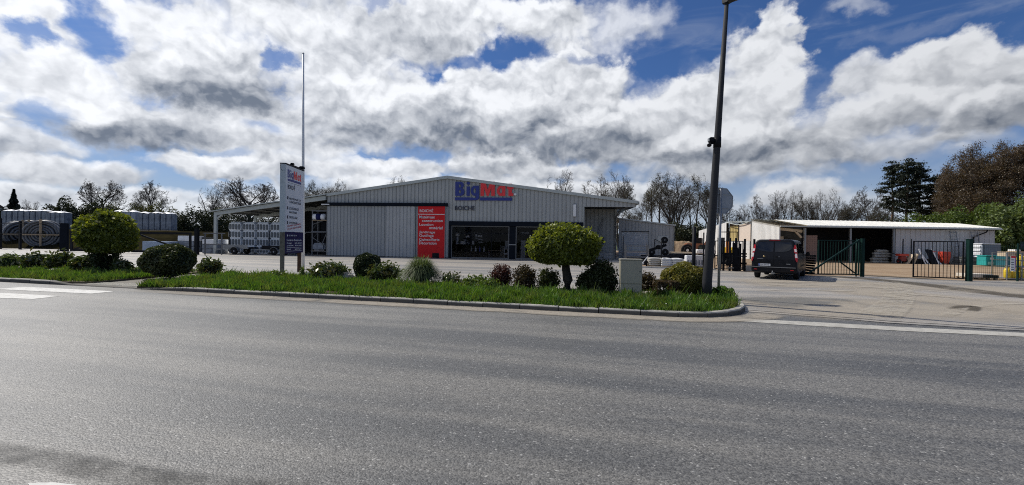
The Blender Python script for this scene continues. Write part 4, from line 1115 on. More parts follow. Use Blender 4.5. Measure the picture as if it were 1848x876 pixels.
tl = N(t, 'ShaderNodeBsdfTranslucent'); tl.inputs[0].default_value = (.7, .66, .58, 1); tr_ = N(t, 'ShaderNodeBsdfTransparent'); tr_.inputs[0].default_value = (.8, .78, .72, 1); ms = N(t, 'ShaderNodeMixShader'); ms.inputs[0].default_value = .25
t.links.new(tr_.outputs[0], ms.inputs[1]); t.links.new(tl.outputs[0], ms.inputs[2]); t.links.new(ms.outputs[0], out.inputs[0])
roofpiece(-.15, 2.617, 5.4, 5.4, 'added_rooflight', m)  # see-through sheet added so that sun reaches into the first bay
ribbed(11.85, L, lambda x: .45, lambda x: 3.60, .5, groove=.06, y=0).build('wall', M_shedwall, sd)
MB().box(11.85, L, .01, .14, 0, .45).build('plinth', M_conc2, sd)
g = ribbed(0, SYB-SY, lambda y: 0, lambda y: shz(y)-.06, .22, groove=.04, dep=.03)
g.v = [(y_, x, z) for (x, y_, z) in g.v]
g.build('gable_wall', M_clad_white, sd)
MB().box(L-.12, L, .14, 5.2, 0, 3.6).build('side_wall', M_shedwall, sd)
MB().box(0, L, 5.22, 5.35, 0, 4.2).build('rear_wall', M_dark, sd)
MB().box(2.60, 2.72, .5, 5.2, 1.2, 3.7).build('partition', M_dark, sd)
for x in (2.58, 7.2, 11.6): MB().box(x, x+.17, .0, .17, 0, 3.5).build('post', M_galv, sd)
MB().box(.1, L-.1, -.02, .16, 3.44, 3.60).build('eaves_beam', M_black, sd)
MB().bar((.15, .35, 3.32), (2.55, .35, 3.10), .12, .28).build('rafter', M_board, sd)
MB().bar((1.9, .35, 3.05), (2.5, .35, 2.45), .12, .18).build('brace', M_board, sd)
MB().box(.25, 2.55, 3.4, 3.55, 0, 2.6).build('partition', M_peach, sd)
MB().box(-.15, L+.3, -.48, -.36, 3.50, 3.61).build('gutter', M_trim, sd)
b = MB(); b.path([(L-1.15, -.40, 3.50), (L-1.2, -.30, 3.25), (L-2.25, -.08, 2.75), (L-2.25, -.08, .1)], .06); b.build('drain_pipe', M_black, sd)
# older shed joined on behind: its side wall runs on in sections
s2 = thing('open_shed', 'older shed behind the white gable with peach and ochre side panels', 'shed', (27.1, 50.4, 0))
MB().box(.0, .15, .02, 2.5, 2.05, 4.05).build('side_panel', M_peach, s2)
MB().box(.30, .45, 2.75, 5.5, 2.05, 3.95).build('side_panel', M_yellowwall, s2)
for i in range(7): MB().box(.26, .297, 2.9+i*.38, 2.94+i*.38, 2.06, 3.94).build('panel_rib', M_yellowwall, s2)
MB().box(.32, .44, 2.75, 5.5, 3.96, 4.20).build('rust_beam', M_rust, s2)
MB().box(-.03, .20, 2.53, 2.72, 0, 4.22).build('post', M_black, s2); MB().box(-.03, .20, 5.53, 5.66, 0, 4.3).build('post', M_black, s2)
g = ribbed(5.7, 14, lambda y: 2.05, lambda y: 4.42-.11*(y-5.7), .5)
g.v = [(y_, x, z) for (x, y_, z) in g.v]; g.build('side_wall', M_clad_white, s2)
MB().box(-.06, .10, .02, 2.5, 0, 2.04).build('block_wall', M_clad_white, s2); MB().box(-.06, .10, 2.75, 13.9, 0, 2.04).build('block_wall', M_clad_white, s2)
vs = [(-.12, .05, 4.20), (9, .05, 4.24), (9, 5.6, 4.42), (-.12, 5.6, 4.40)]
b = MB(); b.add(vs+[(x, y, z+.09) for x, y, z in vs], [(3, 2, 1, 0), (4, 5, 6, 7), (0, 1, 5, 4), (1, 2, 6, 5), (2, 3, 7, 6), (3, 0, 4, 7)]); b.build('roof', M_trim, s2)
b = MB(); b.path([(-.14, .1, 4.24), (-.14, 1.6, 4.02), (-.14, 2.8, 3.98), (-.14, 5.5, 4.40)], .05, 5); b.build('sagging_sheet', M_trim, s2)
# goods at the shed
bp_ = thing('brick_pallet', 'tall pallet stack of brown bricks in the first shed bay', 'bricks', (29.95, 45.3, 0))
bmesh_ = MB().bbox(.004, .246, .0, .23, .003, .197, .006).mesh('brick', M_brick)
for i in range(5):
    for k in range(13): obj('brick', bmesh_, bp_, (i*.25+random.uniform(-.004, .004), random.uniform(0, .012), .1+k*.2))
MB().box(0, 1.25, .26, 1.1, .1, 2.69).build('inner_bricks', M_brick, bp_); MB().box(0, 1.25, 0, 1.1, 0, .095).build('pallet', M_timber, bp_)
hp = thing('sack_pile', 'pale pile of sacks at the edge of the dark shed bay', 'sacks', (37.7, 46.0, 0))
def bagmesh(w, d, h, m, seed):
    r = random.Random(seed); bm = bmesh.new(); bmesh.ops.create_cube(bm, size=1)
    bmesh.ops.subdivide_edges(bm, edges=bm.edges[:], cuts=3, use_grid_fill=True)
    for v in bm.verts:
        x, y, z = v.co*2; k = 1-.35*max(abs(x), abs(y))**3
        v.co = Vector((x*w/2*(1-.06*z*z), y*d/2*(1-.06*z*z), z*h/2*k+r.uniform(-.012, .012)))
    b = MB(); b.add([v.co for v in bm.verts], [[v.index for v in f.verts] for f in bm.faces], True); bm.free()
    return b.mesh('bag', m)
bg = [bagmesh(.62, .42, .15, M_bag, 1), bagmesh(.62, .42, .15, M_bag, 2), bagmesh(.6, .42, .15, M_bag2, 3)]
for k in range(5):
    for j in range(3-(k > 3)): obj('bag', bg[2], hp, (j*.5-(.15 if k % 2 else 0)+.1*k, 0, .08+k*.28*1.0), random.uniform(-.2, .2)).scale = (1.1, 1.2, 1.8)

# ladders leaning on the shed wall
def ladder(px0, px1, yt, yb, lb):
    a = P((px0+px1)/2, yb, 44.3); top = P((px0+px1)/2, yt, 44.85); w = (px1-px0)/800*44.5
    t = thing('ladder', lb, 'ladder', (a.x, 44.3, 0), 0, 'ladders leaning on the shed wall')
    h = top.z
    for x in (-w/2, w/2): MB().bar((x, 0, 0), (x, .55, h), .06, .03, (1, 0, 0)).build('stile', M_galv, t)
    n = int(h/.36)
    rm = MB().tube((-w/2+.03, 0, 0), (w/2-.03, 0, 0), .022, n=6).mesh('rung', M_galv)
    for i in range(n): obj('rung', rm, t, (0, .55*(i+1)/(n+.5), h*(i+1)/(n+.5)))
ladder(1722.5, 1734, 417, 476, 'aluminium ladder leaning on the shed wall behind the right gate post')
ladder(1761, 1773, 418, 476, 'aluminium ladder leaning on the shed wall next to the black downpipe')

# goods in front of the shed
t = thing('red_machine', 'small red hopper machine on the gravel in front of the shed wall', 'machine', (P(1704, 470, 43.2).x, 43.2, 0))
MB().bbox(-.42, .42, -.3, .3, .72, 1.25, .05).build('hopper', mat('machine_red', (.50, .055, .03), .5), t)
MB().add([(-.25, -.2, .1), (.25, -.2, .1), (.25, .2, .1), (-.25, .2, .1), (-.36, -.27, .715), (.36, -.27, .715), (.36, .27, .715), (-.36, .27, .715)], [(3, 2, 1, 0), (4, 5, 6, 7), (0, 1, 5, 4), (1, 2, 6, 5), (2, 3, 7, 6), (3, 0, 4, 7)]).build('body', MATS['machine_red'], t)
MB().bar((-.5, 0, 1.2), (-1.15, 0, 1.25), .05, .05).build('handle', MATS['machine_red'], t)
for x in (-.27, .27): wheel(t, (x, -.15, .12), .12, .07, 'X', M_grey)
t = thing('red_machine', 'red low cultivator on the gravel beside tan boards by the shed corner', 'machine', (P(1628, 470, 43.6).x, 43.6, 0))
MB().bbox(-.5, .5, -.25, .25, .75, .98, .04).build('hood', MATS['machine_red'], t)
MB().bbox(-.3, .3, -.2, .2, .24, .745, .05).build('body', mat('machine_dark_red', (.24, .03, .02), .5), t)
for x in (-.33, .33): wheel(t, (x, 0, .24), .24, .12, 'X', M_red)
MB().bar((-.5, .1, .9), (-1.0, .1, 1.05), .05, .05).build('handle', M_black, t)
t = thing('leaning_boards', 'two tan boards leaning together on the gravel by the right gate', 'boards', (P(1648, 470, 43.2).x, 43.2, 0))
MB().bar((-.45, .3, .0), (-.05, .1, .95), .10, .55, (0, 1, 0)).build('board', M_board, t)
MB().bar((.22, .3, .0), (.45, .1, 1.0), .10, .35, (0, 1, 0)).build('board', M_board, t)
for px, lb in ((1629, 'thin black post standing in front of the shed wall, nearer the dark bay'), (1644, 'thin black post standing in front of the shed wall, nearer the right gate')):
    q = P(px, 476, 43.9); o = MB().tube((0, 0, 0), (0, 0, 2.45), .05).build('steel_post', M_black, None, (q.x, 43.9, 0)); tag(o, lb, 'post', 'thin black posts at the shed')
t = thing('panel_stand', 'stand of white edged dark panels leaning on the gravel behind the right gate', 'panels', (P(1680, 470, 43.0).x, 43.0, 0))
for i, (x, h, mm) in enumerate(((-.75, 1.5, M_white), (-.42, .9, M_white), (.0, 1.45, M_black), (.33, 1.42, M_black), (.52, 1.5, M_white), (.78, .6, M_white))):
    MB().bar((x+.16, -.1, 0), (x-.12, .35, h), .30 if mm is M_black else .12, .04, (0, 1, 0)).build('panel', mm, t)
MB().bar((1.55, .1, 0), (1.2, .3, .75), .2, .05, (0, 1, 0)).build('panel', M_white, t)
MB().box(-1.5, 1.2, .36, .5, .0, .5).build('dark_base', M_black, t)
t = thing('wrapped_pallet', 'tall grey shrink wrapped pallet with white edge near the shed corner', 'pallet', (P(1790, 470, 42.6).x, 42.6, 0))
MB().bbox(-.78, .9, 0, 1.1, .14, 2.02, .08).build('cover', M_cloth, t); MB().bbox(-.98, -.79, .05, 1.05, .14, 1.98, .05).build('white_edge', M_filmw, t)
MB().bbox(-.95, .85, -.02, 1.08, 2.025, 2.10, .02).build('top_sheet', M_filmw, t); MB().box(-.95, .88, 0, 1.1, 0, .135).build('pallet', M_timber, t)
for i in range(5): MB().bbox(-1.06, -.985, .1, 1.0, .25+i*.36, .45+i*.36, .02).build('edge_sheet', M_filmw, t)
t = thing('teal_skip', 'bright teal plastic bin on the gravel in front of the grey wrapped pallet', 'bin', (P(1797, 470, 40.6).x, 40.6, 0))
MB().bbox(-.85, .55, 0, .9, .05, .92, .05).build('body', M_teal, t); MB().bbox(-.88, .58, -.03, .93, .925, .99, .02).build('rim', M_teal, t)
MB().bbox(-.75, -.15, -.025, -.003, .15, .42, .01).build('label_panel', mat('pale_teal', (.35, .66, .60), .5), t); MB().bbox(-.55, -.2, -.03, -.003, .62, .80, .01).build('label_panel', M_white, t)
t = thing('teal_skip', 'dark teal bin standing right of the bright teal one', 'bin', (P(1797, 470, 40.9).x+1.05, 40.9, 0))
MB().bbox(-.42, .35, 0, .9, .05, .92, .05).build('body', M_tealdark, t); MB().bbox(-.45, .38, -.03, .93, .925, .99, .02).build('rim', M_tealdark, t)
t = thing('low_pile', 'dark low stack of grey sheets at the foot of the shed wall by the ladders', 'sheets', (P(1752, 470, 42.9).x, 42.9, 0))
for i in range(4): MB().bbox(-1.0+.05*i, .75, 0, .9, i*.2, i*.2+.18, .02).build('sheet', M_roof_dark if i % 2 else M_grey, t)
t = thing('timber_stack', 'tan timber blocks on a dark crate behind the gas bottle cage', 'timber', (P(1834, 470, 39.0).x, 39.0, 0))
MB().bbox(-.85, -.05, 0, .8, .95, 1.36, .02).build('block', M_board, t); MB().bbox(-.0, .9, 0, .8, .95, 1.42, .02).build('block', M_timber, t); MB().bbox(-.9, .95, -.03, .85, 0, .945, .02).build('base_crate', M_tealdark, t); MB().bbox(.0, .5, .1, .7, 1.425, 1.58, .02).build('sheet', M_white, t)

# pallet with slabs inside the mesh fence
q = G(1783, 506)
t = thing('slab_pallet', 'wooden pallet carrying a pale and a dark slab behind the mesh fence', 'pallet', (q.x-.75, q.y+.15, 0), rad(-3))
for y in (0, .4, .8):
    for x in (0, .62, 1.22): MB().box(x, x+.15, y, y+.1, .02, .10).build('block', M_timber, t)
for y in (0, .2, .4, .6, .8): MB().box(-.03, 1.42, y-.01, y+.11, .102, .125).build('slat', M_timber, t)
MB().bbox(.04, 1.15, .02, .9, .127, .31, .01).build('pale_slab', mat('pale_slab', (.58, .53, .45), .8, 0, .1, 5), t)
MB().bbox(.62, 1.28, -.14, .015, .127, .27, .01).build('dark_slab', M_plastic, t)

# gas bottle cage at the right edge
q = P(1817, 508, 23.5)
t = thing('bottle_cage', 'galvanised cage frame around yellow gas bottles at the right end of the fence', 'cage', (q.x, 23.5, 0), rad(3))
for x in (0, .83, 1.66):
    for y in (0, .7): MB().box(x, x+.04, y, y+.04, 0, 1.48).build('upright', M_galv, t)
for z in (.06, .72, 1.05, 1.44):
    MB().box(.042, 1.658, .002, .036, z, z+.035).build('rail', M_galv, t); MB().box(.042, 1.658, .702, .736, z, z+.035).build('rail', M_galv, t)
bm_ = MB().lathe([(.12, 0), (.145, .03), (.145, .42), (.11, .50), (.05, .52), (.05, .55), (.085, .56), (.085, .60)], 16).mesh('gas_bottle', M_yellow)
lbls = {(0, 0): 'leftmost yellow gas bottle on the cage floor under the notice', (1, 0): 'second yellow gas bottle from the left on the cage floor', (2, 0): 'third yellow gas bottle from the left on the cage floor', (3, 0): 'rightmost yellow gas bottle on the cage floor at the picture edge',
        (2, 1): 'yellow gas bottle in the upper tier just right of the fence post', (3, 1): 'yellow gas bottle in the upper tier at the right picture edge'}
MB().box(.042, 1.658, .04, .70, .10, .118).build('floor_plate', M_galv, t); MB().box(.70, 1.658, .04, .70, .757, .775).build('shelf_plate', M_galv, t)
for (i, j), lb in lbls.items():
    o = obj('gas_bottle', bm_, None, (q.x+.27+i*.36, 23.72+.02*i, .12 if j == 0 else .777)); tag(o, lb, 'gas bottle', 'yellow gas bottles in the cage')

# ------------------------------------------------------------------ gates and fences on the right
def barred_gate(name, lb, a, c, h, nb, braces, m, z0=.10, bar=.022, group=None):
    a, c = Vector(a), Vector(c); L = (c-a).length; t = thing(name, lb, 'gate', a, math.atan2(c.y-a.y, c.x-a.x), group)
    f = MB(); f.box(0, .06, -.03, .03, z0, h); f.box(L-.06, L, -.03, .03, z0, h); f.box(.061, L-.061, -.025, .025, h-.05, h); f.box(.061, L-.061, -.025, .025, z0, z0+.06)
    f.build('gate_frame', m, t)
    bm = MB().box(-bar/2, bar/2, -bar/2, bar/2, z0+.062, h-.052).mesh('bar', m)
    for i in range(nb): obj('bar', bm, t, (.06+(L-.12)*(i+1)/(nb+1), 0, 0))
    for p0, p1, mm, w in braces: MB().bar(p0, p1, w, w*.8).build('brace', mm, t)
    return t
def gpost(lb, q, r, h, m=M_green, name='gate_post', square=True):
    t = thing(name, lb, 'gate post', q, 0)
    if square: MB().bbox(-r, r, -r, r, 0, h, .008).build('post', m, t); MB().bbox(-r-.01, r+.01, -r-.01, r+.01, h+.001, h+.03, .008).build('cap', m, t)
    else: MB().tube((0, 0, 0), (0, 0, h), r).build('post', m, t); MB().lathe([(r*1.1, h), (r*.9, h+.04), (.01, h+.05)], 10).build('cap', m, t)
    return t
gL, gR_ = Vector((16.95, 24.55, 0)), Vector((19.30, 24.62, 0))
barred_gate('yard_gate', 'dark green barred gate leaf with crossed braces standing left of the yard opening', gL, gR_, 2.02, 13,
            [((2.3, -.045, 2.06), (-.75, -.25, .15), M_green, .085), ((1.25, .05, .85), (2.15, .05, .2), M_green, .07)], M_green)
gpost('square green gate post at the left side of the yard opening', (19.46, 24.6, 0), .075, 2.1)
gpost('thin green gate stop post just left of the square post', (19.24, 24.75, 0), .035, 2.06, square=False)
hA, hB = Vector((23.08, 22.62, 0)), Vector((21.35, 23.60, 0))
barred_gate('yard_gate', 'black barred gate leaf swung open right of the yard opening', hA, hB, 2.03, 12, [], M_black)
gpost('thick dark green gate post holding the right gate leaf', (23.22, 22.5, 0), .10, 2.12)
def mesh_fence(name, lb, a, c, h, m, posts, step=.12, post_r=.035):
    a, c = Vector(a), Vector(c); L = (c-a).length; t = thing(name, lb, 'fence', a, math.atan2(c.y-a.y, c.x-a.x))
    w = MB()
    n = int(L/step)
    for i in range(n): w.box(.05+i*step, .055+i*step, -.003, .003, .08, h-.04)
    for z in np.arange(.12, h, .32): w.box(.02, L-.02, -.006, -.003, z, z+.008)
    w.build('mesh_wires', m, t)['kind'] = 'stuff'
    for s in posts: MB().bbox(s-post_r, s+post_r, .004, .004+2*post_r, 0, h+.05, .006).build('post', m, t)
    return t
mesh_fence('mesh_fence', 'green wire mesh fence right of the open gate, in front of the pallet', (23.34, 22.52, 0), (29.5, 23.4, 0), 1.92, M_green, [2.92, 5.8])
q = P(1827.5, 476, 22.85)
t = thing('fence_notice', 'white safety notice with red header fixed to the mesh fence post', 'notice', (q.x-.17, 22.80, q.z-.40), rad(8))
MB().bbox(0, .31, -.012, .0, 0, .80, .004).build('panel', M_white, t); MB().box(.012, .298, -.016, -.0125, .69, .79).build('header', M_red, t); MB().box(.25, .298, -.0155, -.0125, .02, .685).build('edge_band', mat('violet_band', (.30, .10, .32), .5), t)
for i in range(5): MB().box(.03, .20, -.0155, -.0125, .07+i*.125, .11+i*.125).build('print_line', M_print, t)
q = P(1848, 444, 23.0)
t = thing('fence_notice', 'dark green panel hung on the fence at the right picture edge', 'notice', (q.x-.28, 22.95, q.z-.2), rad(8))
MB().bbox(0, .9, -.012, 0, 0, .42, .004).build('panel', M_green, t); text('lettering', 'P.C', M_print, t, (.08, -.013, .10), None, .2, .004)

# black bars and panel fence left of the van
kA, kB = G(1289, 488), G(1341, 490)
barred_gate('black_gate', 'black barred gate leaf behind the lamp post and stop sign', kA, kB, 1.92, 8, [((.05, -.04, .95), (1.85, -.04, .95), M_black, .09), ((.1, -.04, .3), (.9, -.04, .9), M_black, .06)], M_black, .08, .06)
t = thing('black_rack', 'black steel rack with spiky uprights in front of the yellow machine', 'rack', (kA.x+.1, kA.y-.5, 0))
for i, (x, h) in enumerate(((.0, 2.05), (.22, 1.7), (.62, 2.1), (.85, 1.8), (1.0, 2.1), (1.28, 1.75), (1.55, 1.4))): MB().box(x, x+.10, 0, .1, 0, h).build('upright', M_black, t)
MB().box(-.02, 1.7, -.06, -.002, .42, .55).build('rail', M_black, t); MB().box(-.02, 1.7, -.06, -.002, 1.05, 1.15).build('rail', M_black, t); MB().bbox(.5, 1.6, -.1, -.062, .16, .24, .01).build('shelf', M_galv, t)
t = thing('black_bin', 'flat black panel box beside the mesh panel left of the van', 'box', (G(1330, 490).x, 28.1, 0))
MB().bbox(-.1, .32, 0, .25, .0, 1.45, .02).build('body', M_black, t); MB().bbox(-.12, .34, -.02, .27, 1.455, 1.5, .01).build('lid', M_plastic, t)
q0, q1 = G(1343, 490), G(1400, 491)
t = mesh_fence('panel_fence', 'black framed mesh panel fence on a concrete base behind the van', q0, q1, 2.0, M_black, [.04, .62, 1.6], .05, .05)
MB().bbox(.1, 1.9, -.02, .06, 0, .38, .01).build('base_panel', M_conc2, t)
# dark stack right of the van
t = thing('pallet_stack', 'dark stack of empty black pallets between the van and the green gate', 'pallets', (15.4, 26.2, 0), rad(-3))
for i in range(8):
    p_ = MB()
    for x in (0, .55, 1.1): p_.box(x, x+.1, 0, 1.0, 0, .09)
    for y in np.linspace(0, .9, 6): p_.box(0, 1.2, y, y+.1, .092, .115)
    pm_ = p_.mesh('pallet', M_plastic) if i == 0 else pm_
    for j in range(2): obj('pallet', pm_, t, (j*1.28+random.uniform(-.05, .05), random.uniform(-.04, .04), i*.145+.01), random.uniform(-.03, .03))
MB().bbox(.1, 1.0, .2, .8, 1.19, 1.24, .01).build('top_sheet', M_galv, t)

# ------------------------------------------------------------------ yard edge behind the verge: bags, crates, posts
def bag_pallet(px, yb, lb, nx, nl, mm, w):
    q = G(px, yb); t = thing('bag_pallet', lb, 'sacks', (q.x-w/2, q.y, 0), FROT, 'pallets of sacks along the yard edge')
    MB().box(0, w, 0, 1.0, 0, .10).build('pallet', M_timber, t)
    for l in range(nl):
        for i in range(nx):
            for j in range(2):
                o = obj('bag', mm[(l+i) % len(mm)], t, (w/nx*(i+.5)+random.uniform(-.02, .02), .26+j*.46, .175+l*.135), random.uniform(-.06, .06))
                o.scale = (w/nx/.62*1.02, 1.1, 1.05)
    return t
bag_pallet(1183, 482.5, 'pallet of grey paper sacks left of the white ones at the yard edge', 1, 4, [bg[2]], .85)
bag_pallet(1213, 483.5, 'pallet of bright white plastic sacks at the yard edge', 2, 4, bg[:2], 1.5)
bag_pallet(1238, 482, 'low pallet of white sacks half hidden behind the wrapped crates', 1, 3, bg[1:], .7)
for px, yb, w, lb, mm in ((1247, 483.5, .62, 'white printed wrapped crate beside the dark thin verge post', M_filmw), (1262, 483.5, .66, 'white wrapped crate of bottles next to the lamp post', M_bag)):
    q = G(px, yb); t = thing('wrapped_crate', lb, 'crate', (q.x-w/2, q.y, 0), FROT)
    MB().bbox(0, w, 0, .6, .1, .86, .03).build('film', mm, t); MB().box(0, w, 0, .6, 0, .098).build('pallet', M_timber, t)
    for i in range(3): MB().box(.06+i*.19, .18+i*.19, -.006, -.0005, .2, .55).build('print_panel', M_film, t)
t = thing('edge_slabs', 'pale concrete edge strip along the yard behind the verge shrubs', 'kerb', (G(1122, 482).x, G(1122, 482).y, 0), math.atan2(G(1285, 488).y-G(1122, 482).y, G(1285, 488).x-G(1122, 482).x))
em = MB().bbox(.005, .995, 0, .2, 0, .10, .01).mesh('edge_stone', M_conc2)
for i in range(6): obj('edge_stone', em, t, (i, 0, random.uniform(-.01, 0)))
for px, yt, yb, lb in ((1193, 433, 483, 'thin dark fence post between the grey and the white sack pallets'), (1269, 420, 486, 'thin dark fence post partly behind the lamp post'), (1124, 427, 476, 'thin dark fence post in front of the loading recess corner')):
    q = G(px, yb); h = P(px, yt, q.y).z; o = MB().tube((0, 0, 0), (0, 0, h), .045).build('fence_post', M_black, None, q); tag(o, lb, 'post', 'thin posts along the yard edge')
q = G(1163, 482)
t = thing('hand_tool', 'small black garden machine with a white lever among the sacks', 'machine', (q.x, q.y+.1, 0))
MB().bbox(-.3, .3, 0, .4, .12, .52, .1).build('body', M_plastic, t); MB().bar((-.1, -.03, .3), (.25, -.03, .72), .05, .05).build('lever', M_white, t); MB().lathe([(.03, -.03), (.1, 0), (.09, .03)], 12, 'Y', (-.1, -.03, .25)).build('cap', M_white, t)
for x in (-.22, .22): wheel(t, (x, .1, .12), .12, .08, 'X', M_grey)
q = G(1136, 477)
t = thing('wheel_loader_rack', 'dark pile of steel barriers left of the roller shutter', 'barriers', (P(1127, 470, 36.5).x, 36.5, 0), FROT)
for i in range(3):
    for x in (.1, 1.9): MB().box(x, x+.06, i*.5, i*.5+.05, 0, 1.45+.1*i).build('upright', M_grey, t)
    for z in (.5, .95, 1.4): MB().box(.16, 1.9, i*.5+.005, i*.5+.045, z, z+.05).build('rail', M_grey, t)
MB().bbox(.2, 2.6, .1, 1.3, .0, .45, .03).build('dark_load', M_black, t)
# cultivators on a low flat trailer
q = P(1190, 470, 39.5)
t = thing('low_trailer', 'low black flat trailer carrying small machines in front of the annex', 'trailer', (q.x-1.2, 39.5, 0), FROT)
MB().bbox(-.2, 4.2, 0, 1.5, .42, .58, .02).build('bed', M_black, t); MB().bar((4.2, .7, .5), (6.0, .7, .35), .12, .12).build('drawbar', M_board, t)
for x in (3.0, ): wheel(t, (x, -.12, .36), .36, .18, 'Y', M_grey); wheel(t, (x, 1.62, .36), .36, .18, 'Y', M_grey)
MB().box(.2, .3, -.02, .06, 0, .419).build('leg', M_black, t)
t = thing('cultivator', 'black three wheeled cultivator tipped up on the low trailer', 'machine', (q.x-.5, 39.8, .585), FROT)
MB().bar((-.3, 0, .45), (1.15, 0, .95), .22, .22).build('frame', M_black, t); MB().bar((.1, 0, .55), (.15, 0, 1.45), .05, .05).build('handle', M_black, t); MB().bar((.15, 0, 1.45), (.7, 0, 1.15), .05, .05).build('handle', M_black, t)
MB().bbox(.25, .85, -.2, .2, .55, .92, .08).build('engine', M_plastic, t)
for x, z in ((-.15, .29), (1.02, .30), (.95, 1.38)): wheel(t, (x, -.22, z), .30, .16, 'Y', M_grey)
MB().bar((.9, -.05, .9), (.95, -.05, 1.35), .07, .07).build('strut', M_black, t)
t = thing('plank_trailer', 'tan plank load on a black wheeled chassis right of the annex', 'planks', (P(1222, 466, 41.5).x, 41.5, 0), FROT)
for i in range(4): MB().bbox(-1.0+.1*i, 2.3-.3*i, .2*i, .2*i+.19, .72+.03*i, .80+.03*i, .008).build('plank', M_board, t)
MB().bbox(-.6, 1.6, .1, .8, .5, .71, .02).build('chassis', M_black, t); wheel(t, (-.2, .0, .36), .36, .2, 'Y', M_grey); wheel(t, (1.1, .0, .30), .30, .2, 'Y', M_grey); MB().bar((1.7, .4, .6), (2.4, .4, .05), .1, .1).build('leg', M_black, t)
t = thing('dark_spoil', 'black tarpaulin heap under the cultivator and the plank load', 'heap', (P(1212, 470, 37.5).x, 37.5, 0))
bm = bmesh.new(); bmesh.ops.create_grid(bm, x_segments=18, y_segments=8, size=1)
for v in bm.verts:
    e = max(0, 1-max(abs(v.co.x), abs(v.co.y))**2); v.co = Vector((v.co.x*2.6, v.co.y*.9, e*.62*(1+.35*math.sin(v.co.x*7+v.co.y*5))+random.uniform(-.02, .05)*e))
b = MB(); b.add([v.co for v in bm.verts], [[v.index for v in f.verts] for f in bm.faces]); bm.free(); b.build('tarpaulin', M_plastic, t); MB().bar((.3, -.75, .35), (.9, -.85, .05), .06, .06).build('lath', M_galv, t)

# excavators and truck on the dirt far behind
def digger(px, yb, D, s, lb, m, rot):
    q = P(px, yb, D); t = thing('excavator', lb, 'excavator', (q.x, D, 0), rot)
    for y in (-.75, .75): MB().bbox(-1.2, 1.2, y-.2, y+.2, 0, .55, .15).build('track', M_plastic, t)
    MB().bbox(-1.0, 1.0, -.85, .85, .6, 1.3, .08).build('body', m, t)
    MB().bbox(-.1, .9, -.8, .05, 1.305, 2.45, .06).build('cab', M_plastic, t)
    MB().bar((.9, .3, 1.1), (2.0, .3, 3.0), .28, .35).build('boom', m, t); MB().bar((2.0, .3, 3.0), (2.9, .3, 1.5), .22, .25).build('stick', m, t); MB().bbox(2.6, 3.2, 0, .6, .95, 1.5, .1).build('bucket', M_plastic, t)
    t.scale = (s, s, s)
digger(1256, 449, 62, 1.0, 'rust orange excavator on the dirt behind the thin verge post', M_rustorange, rad(-40))
t = thing('wheel_loader', 'rusty loader with a big black wheel on the dirt beyond the sacks', 'loader', (P(1249, 450, 58).x, 58, 0))
MB().bbox(-.9, 1.4, -.5, .5, .7, 1.7, .1).build('body', M_rustorange, t); MB().bbox(.1, 1.0, -.45, .45, 1.705, 2.4, .05).build('cab', M_plastic, t)
for x, r in ((-.9, .78), (1.0, .6)): wheel(t, (x, -.62, r), r, .35, 'Y', M_white)
t = thing('white_pickup', 'small white vehicle parked on the dirt beside the excavator', 'vehicle', (P(1268, 452, 52).x, 52, 0))
MB().bbox(-.9, 1.3, -.7, .7, .4, 1.0, .1).build('body', M_white, t); MB().bbox(-.3, .9, -.62, .62, 1.005, 1.55, .12).build('cab', M_vglass, t)
for x in (-.5, .85): wheel(t, (x, -.66, .32), .32, .2, 'Y', M_grey)
q = P(1313, 468, 35.2)
t = thing('forklift', 'orange and black forklift with overhead guard behind the black gate', 'forklift', (q.x, 35.2, 0), rad(12))
MB().bbox(-.5, .35, -.5, .5, .25, .95, .08).build('chassis', M_plastic, t); MB().bbox(-.58, -.12, -.53, -.502, .95, 1.9, .02).build('side_panel', M_orange, t); MB().bbox(.02, .45, -.5, .5, .955, 1.45, .06).build('counterweight', M_yellow, t)
for x in (-.35, .45):
    for y in (-.45, .45): MB().bar((x, y, 1.0), (x+.02, y, 2.62), .06, .06).build('guard_post', M_black, t)
MB().box(-.42, .52, -.5, .5, 2.625, 2.68).build('overhead_guard', M_black, t); MB().box(-.64, -.585, -.4, .4, .1, 2.2).build('mast', M_black, t)
for x in (-.32, .28): wheel(t, (x, -.52, .28), .28, .2, 'Y', M_grey)

# ------------------------------------------------------------------ van
VR = rad(-38)
van = thing('parked_van', 'dark grey panel van parked with its back to the road before the gate', 'van', (12.92, 21.85, 0), VR)
def vdy(z, y): return .20*max(0, (z-1.0)/.98)**1.25*max(0, 1-y/.8)
def vring(y, zt, w, wt, zb, yin=1):
    h = [(0, zb), (w*.9, zb), (w, zb+.14), (w, .72), (w+.004, .95), (w-.015, 1.12), (w-.05, 1.32 if zt > 1.5 else min(1.15, zt-.08)), (wt+.02, zt-.17), (wt-.04, zt-.06), (wt-.16, zt-.012), (0, zt)]
    hh = []
    for x, z in h: hh.append((x, min(z, zt)))
    pts = hh+[(-x, z) for x, z in hh[-2:0:-1]]
    return [(x, y+vdy(z, y), z) for x, z in pts]
secs = [(.0, 1.95, .945, .80, .40), (.03, 1.975, .975, .82, .36), (.12, 1.985, .985, .83, .32), (.6, 1.99, .99, .835, .28), (2.2, 1.99, .99, .835, .26), (3.3, 1.975, .99, .825, .26), (3.55, 1.90, .99, .81, .26), (4.25, 1.30, .985, .84, .26), (4.65, 1.12, .95, .85, .28), (4.88, .95, .88, .78, .30), (4.97, .80, .78, .68, .34)]
b = MB(); R_ = [vring(*s) for s in secs]; n = len(R_[0])
b.add([p for r in R_ for p in r], [tuple(range(n-1, -1, -1)), tuple((len(R_)-1)*n+k for k in range(n))]+[(i*n+k, i*n+(k+1) % n, (i+1)*n+(k+1) % n, (i+1)*n+k) for i in range(len(R_)-1) for k in range(n)], True)
body = b.build('body', M_van, van)
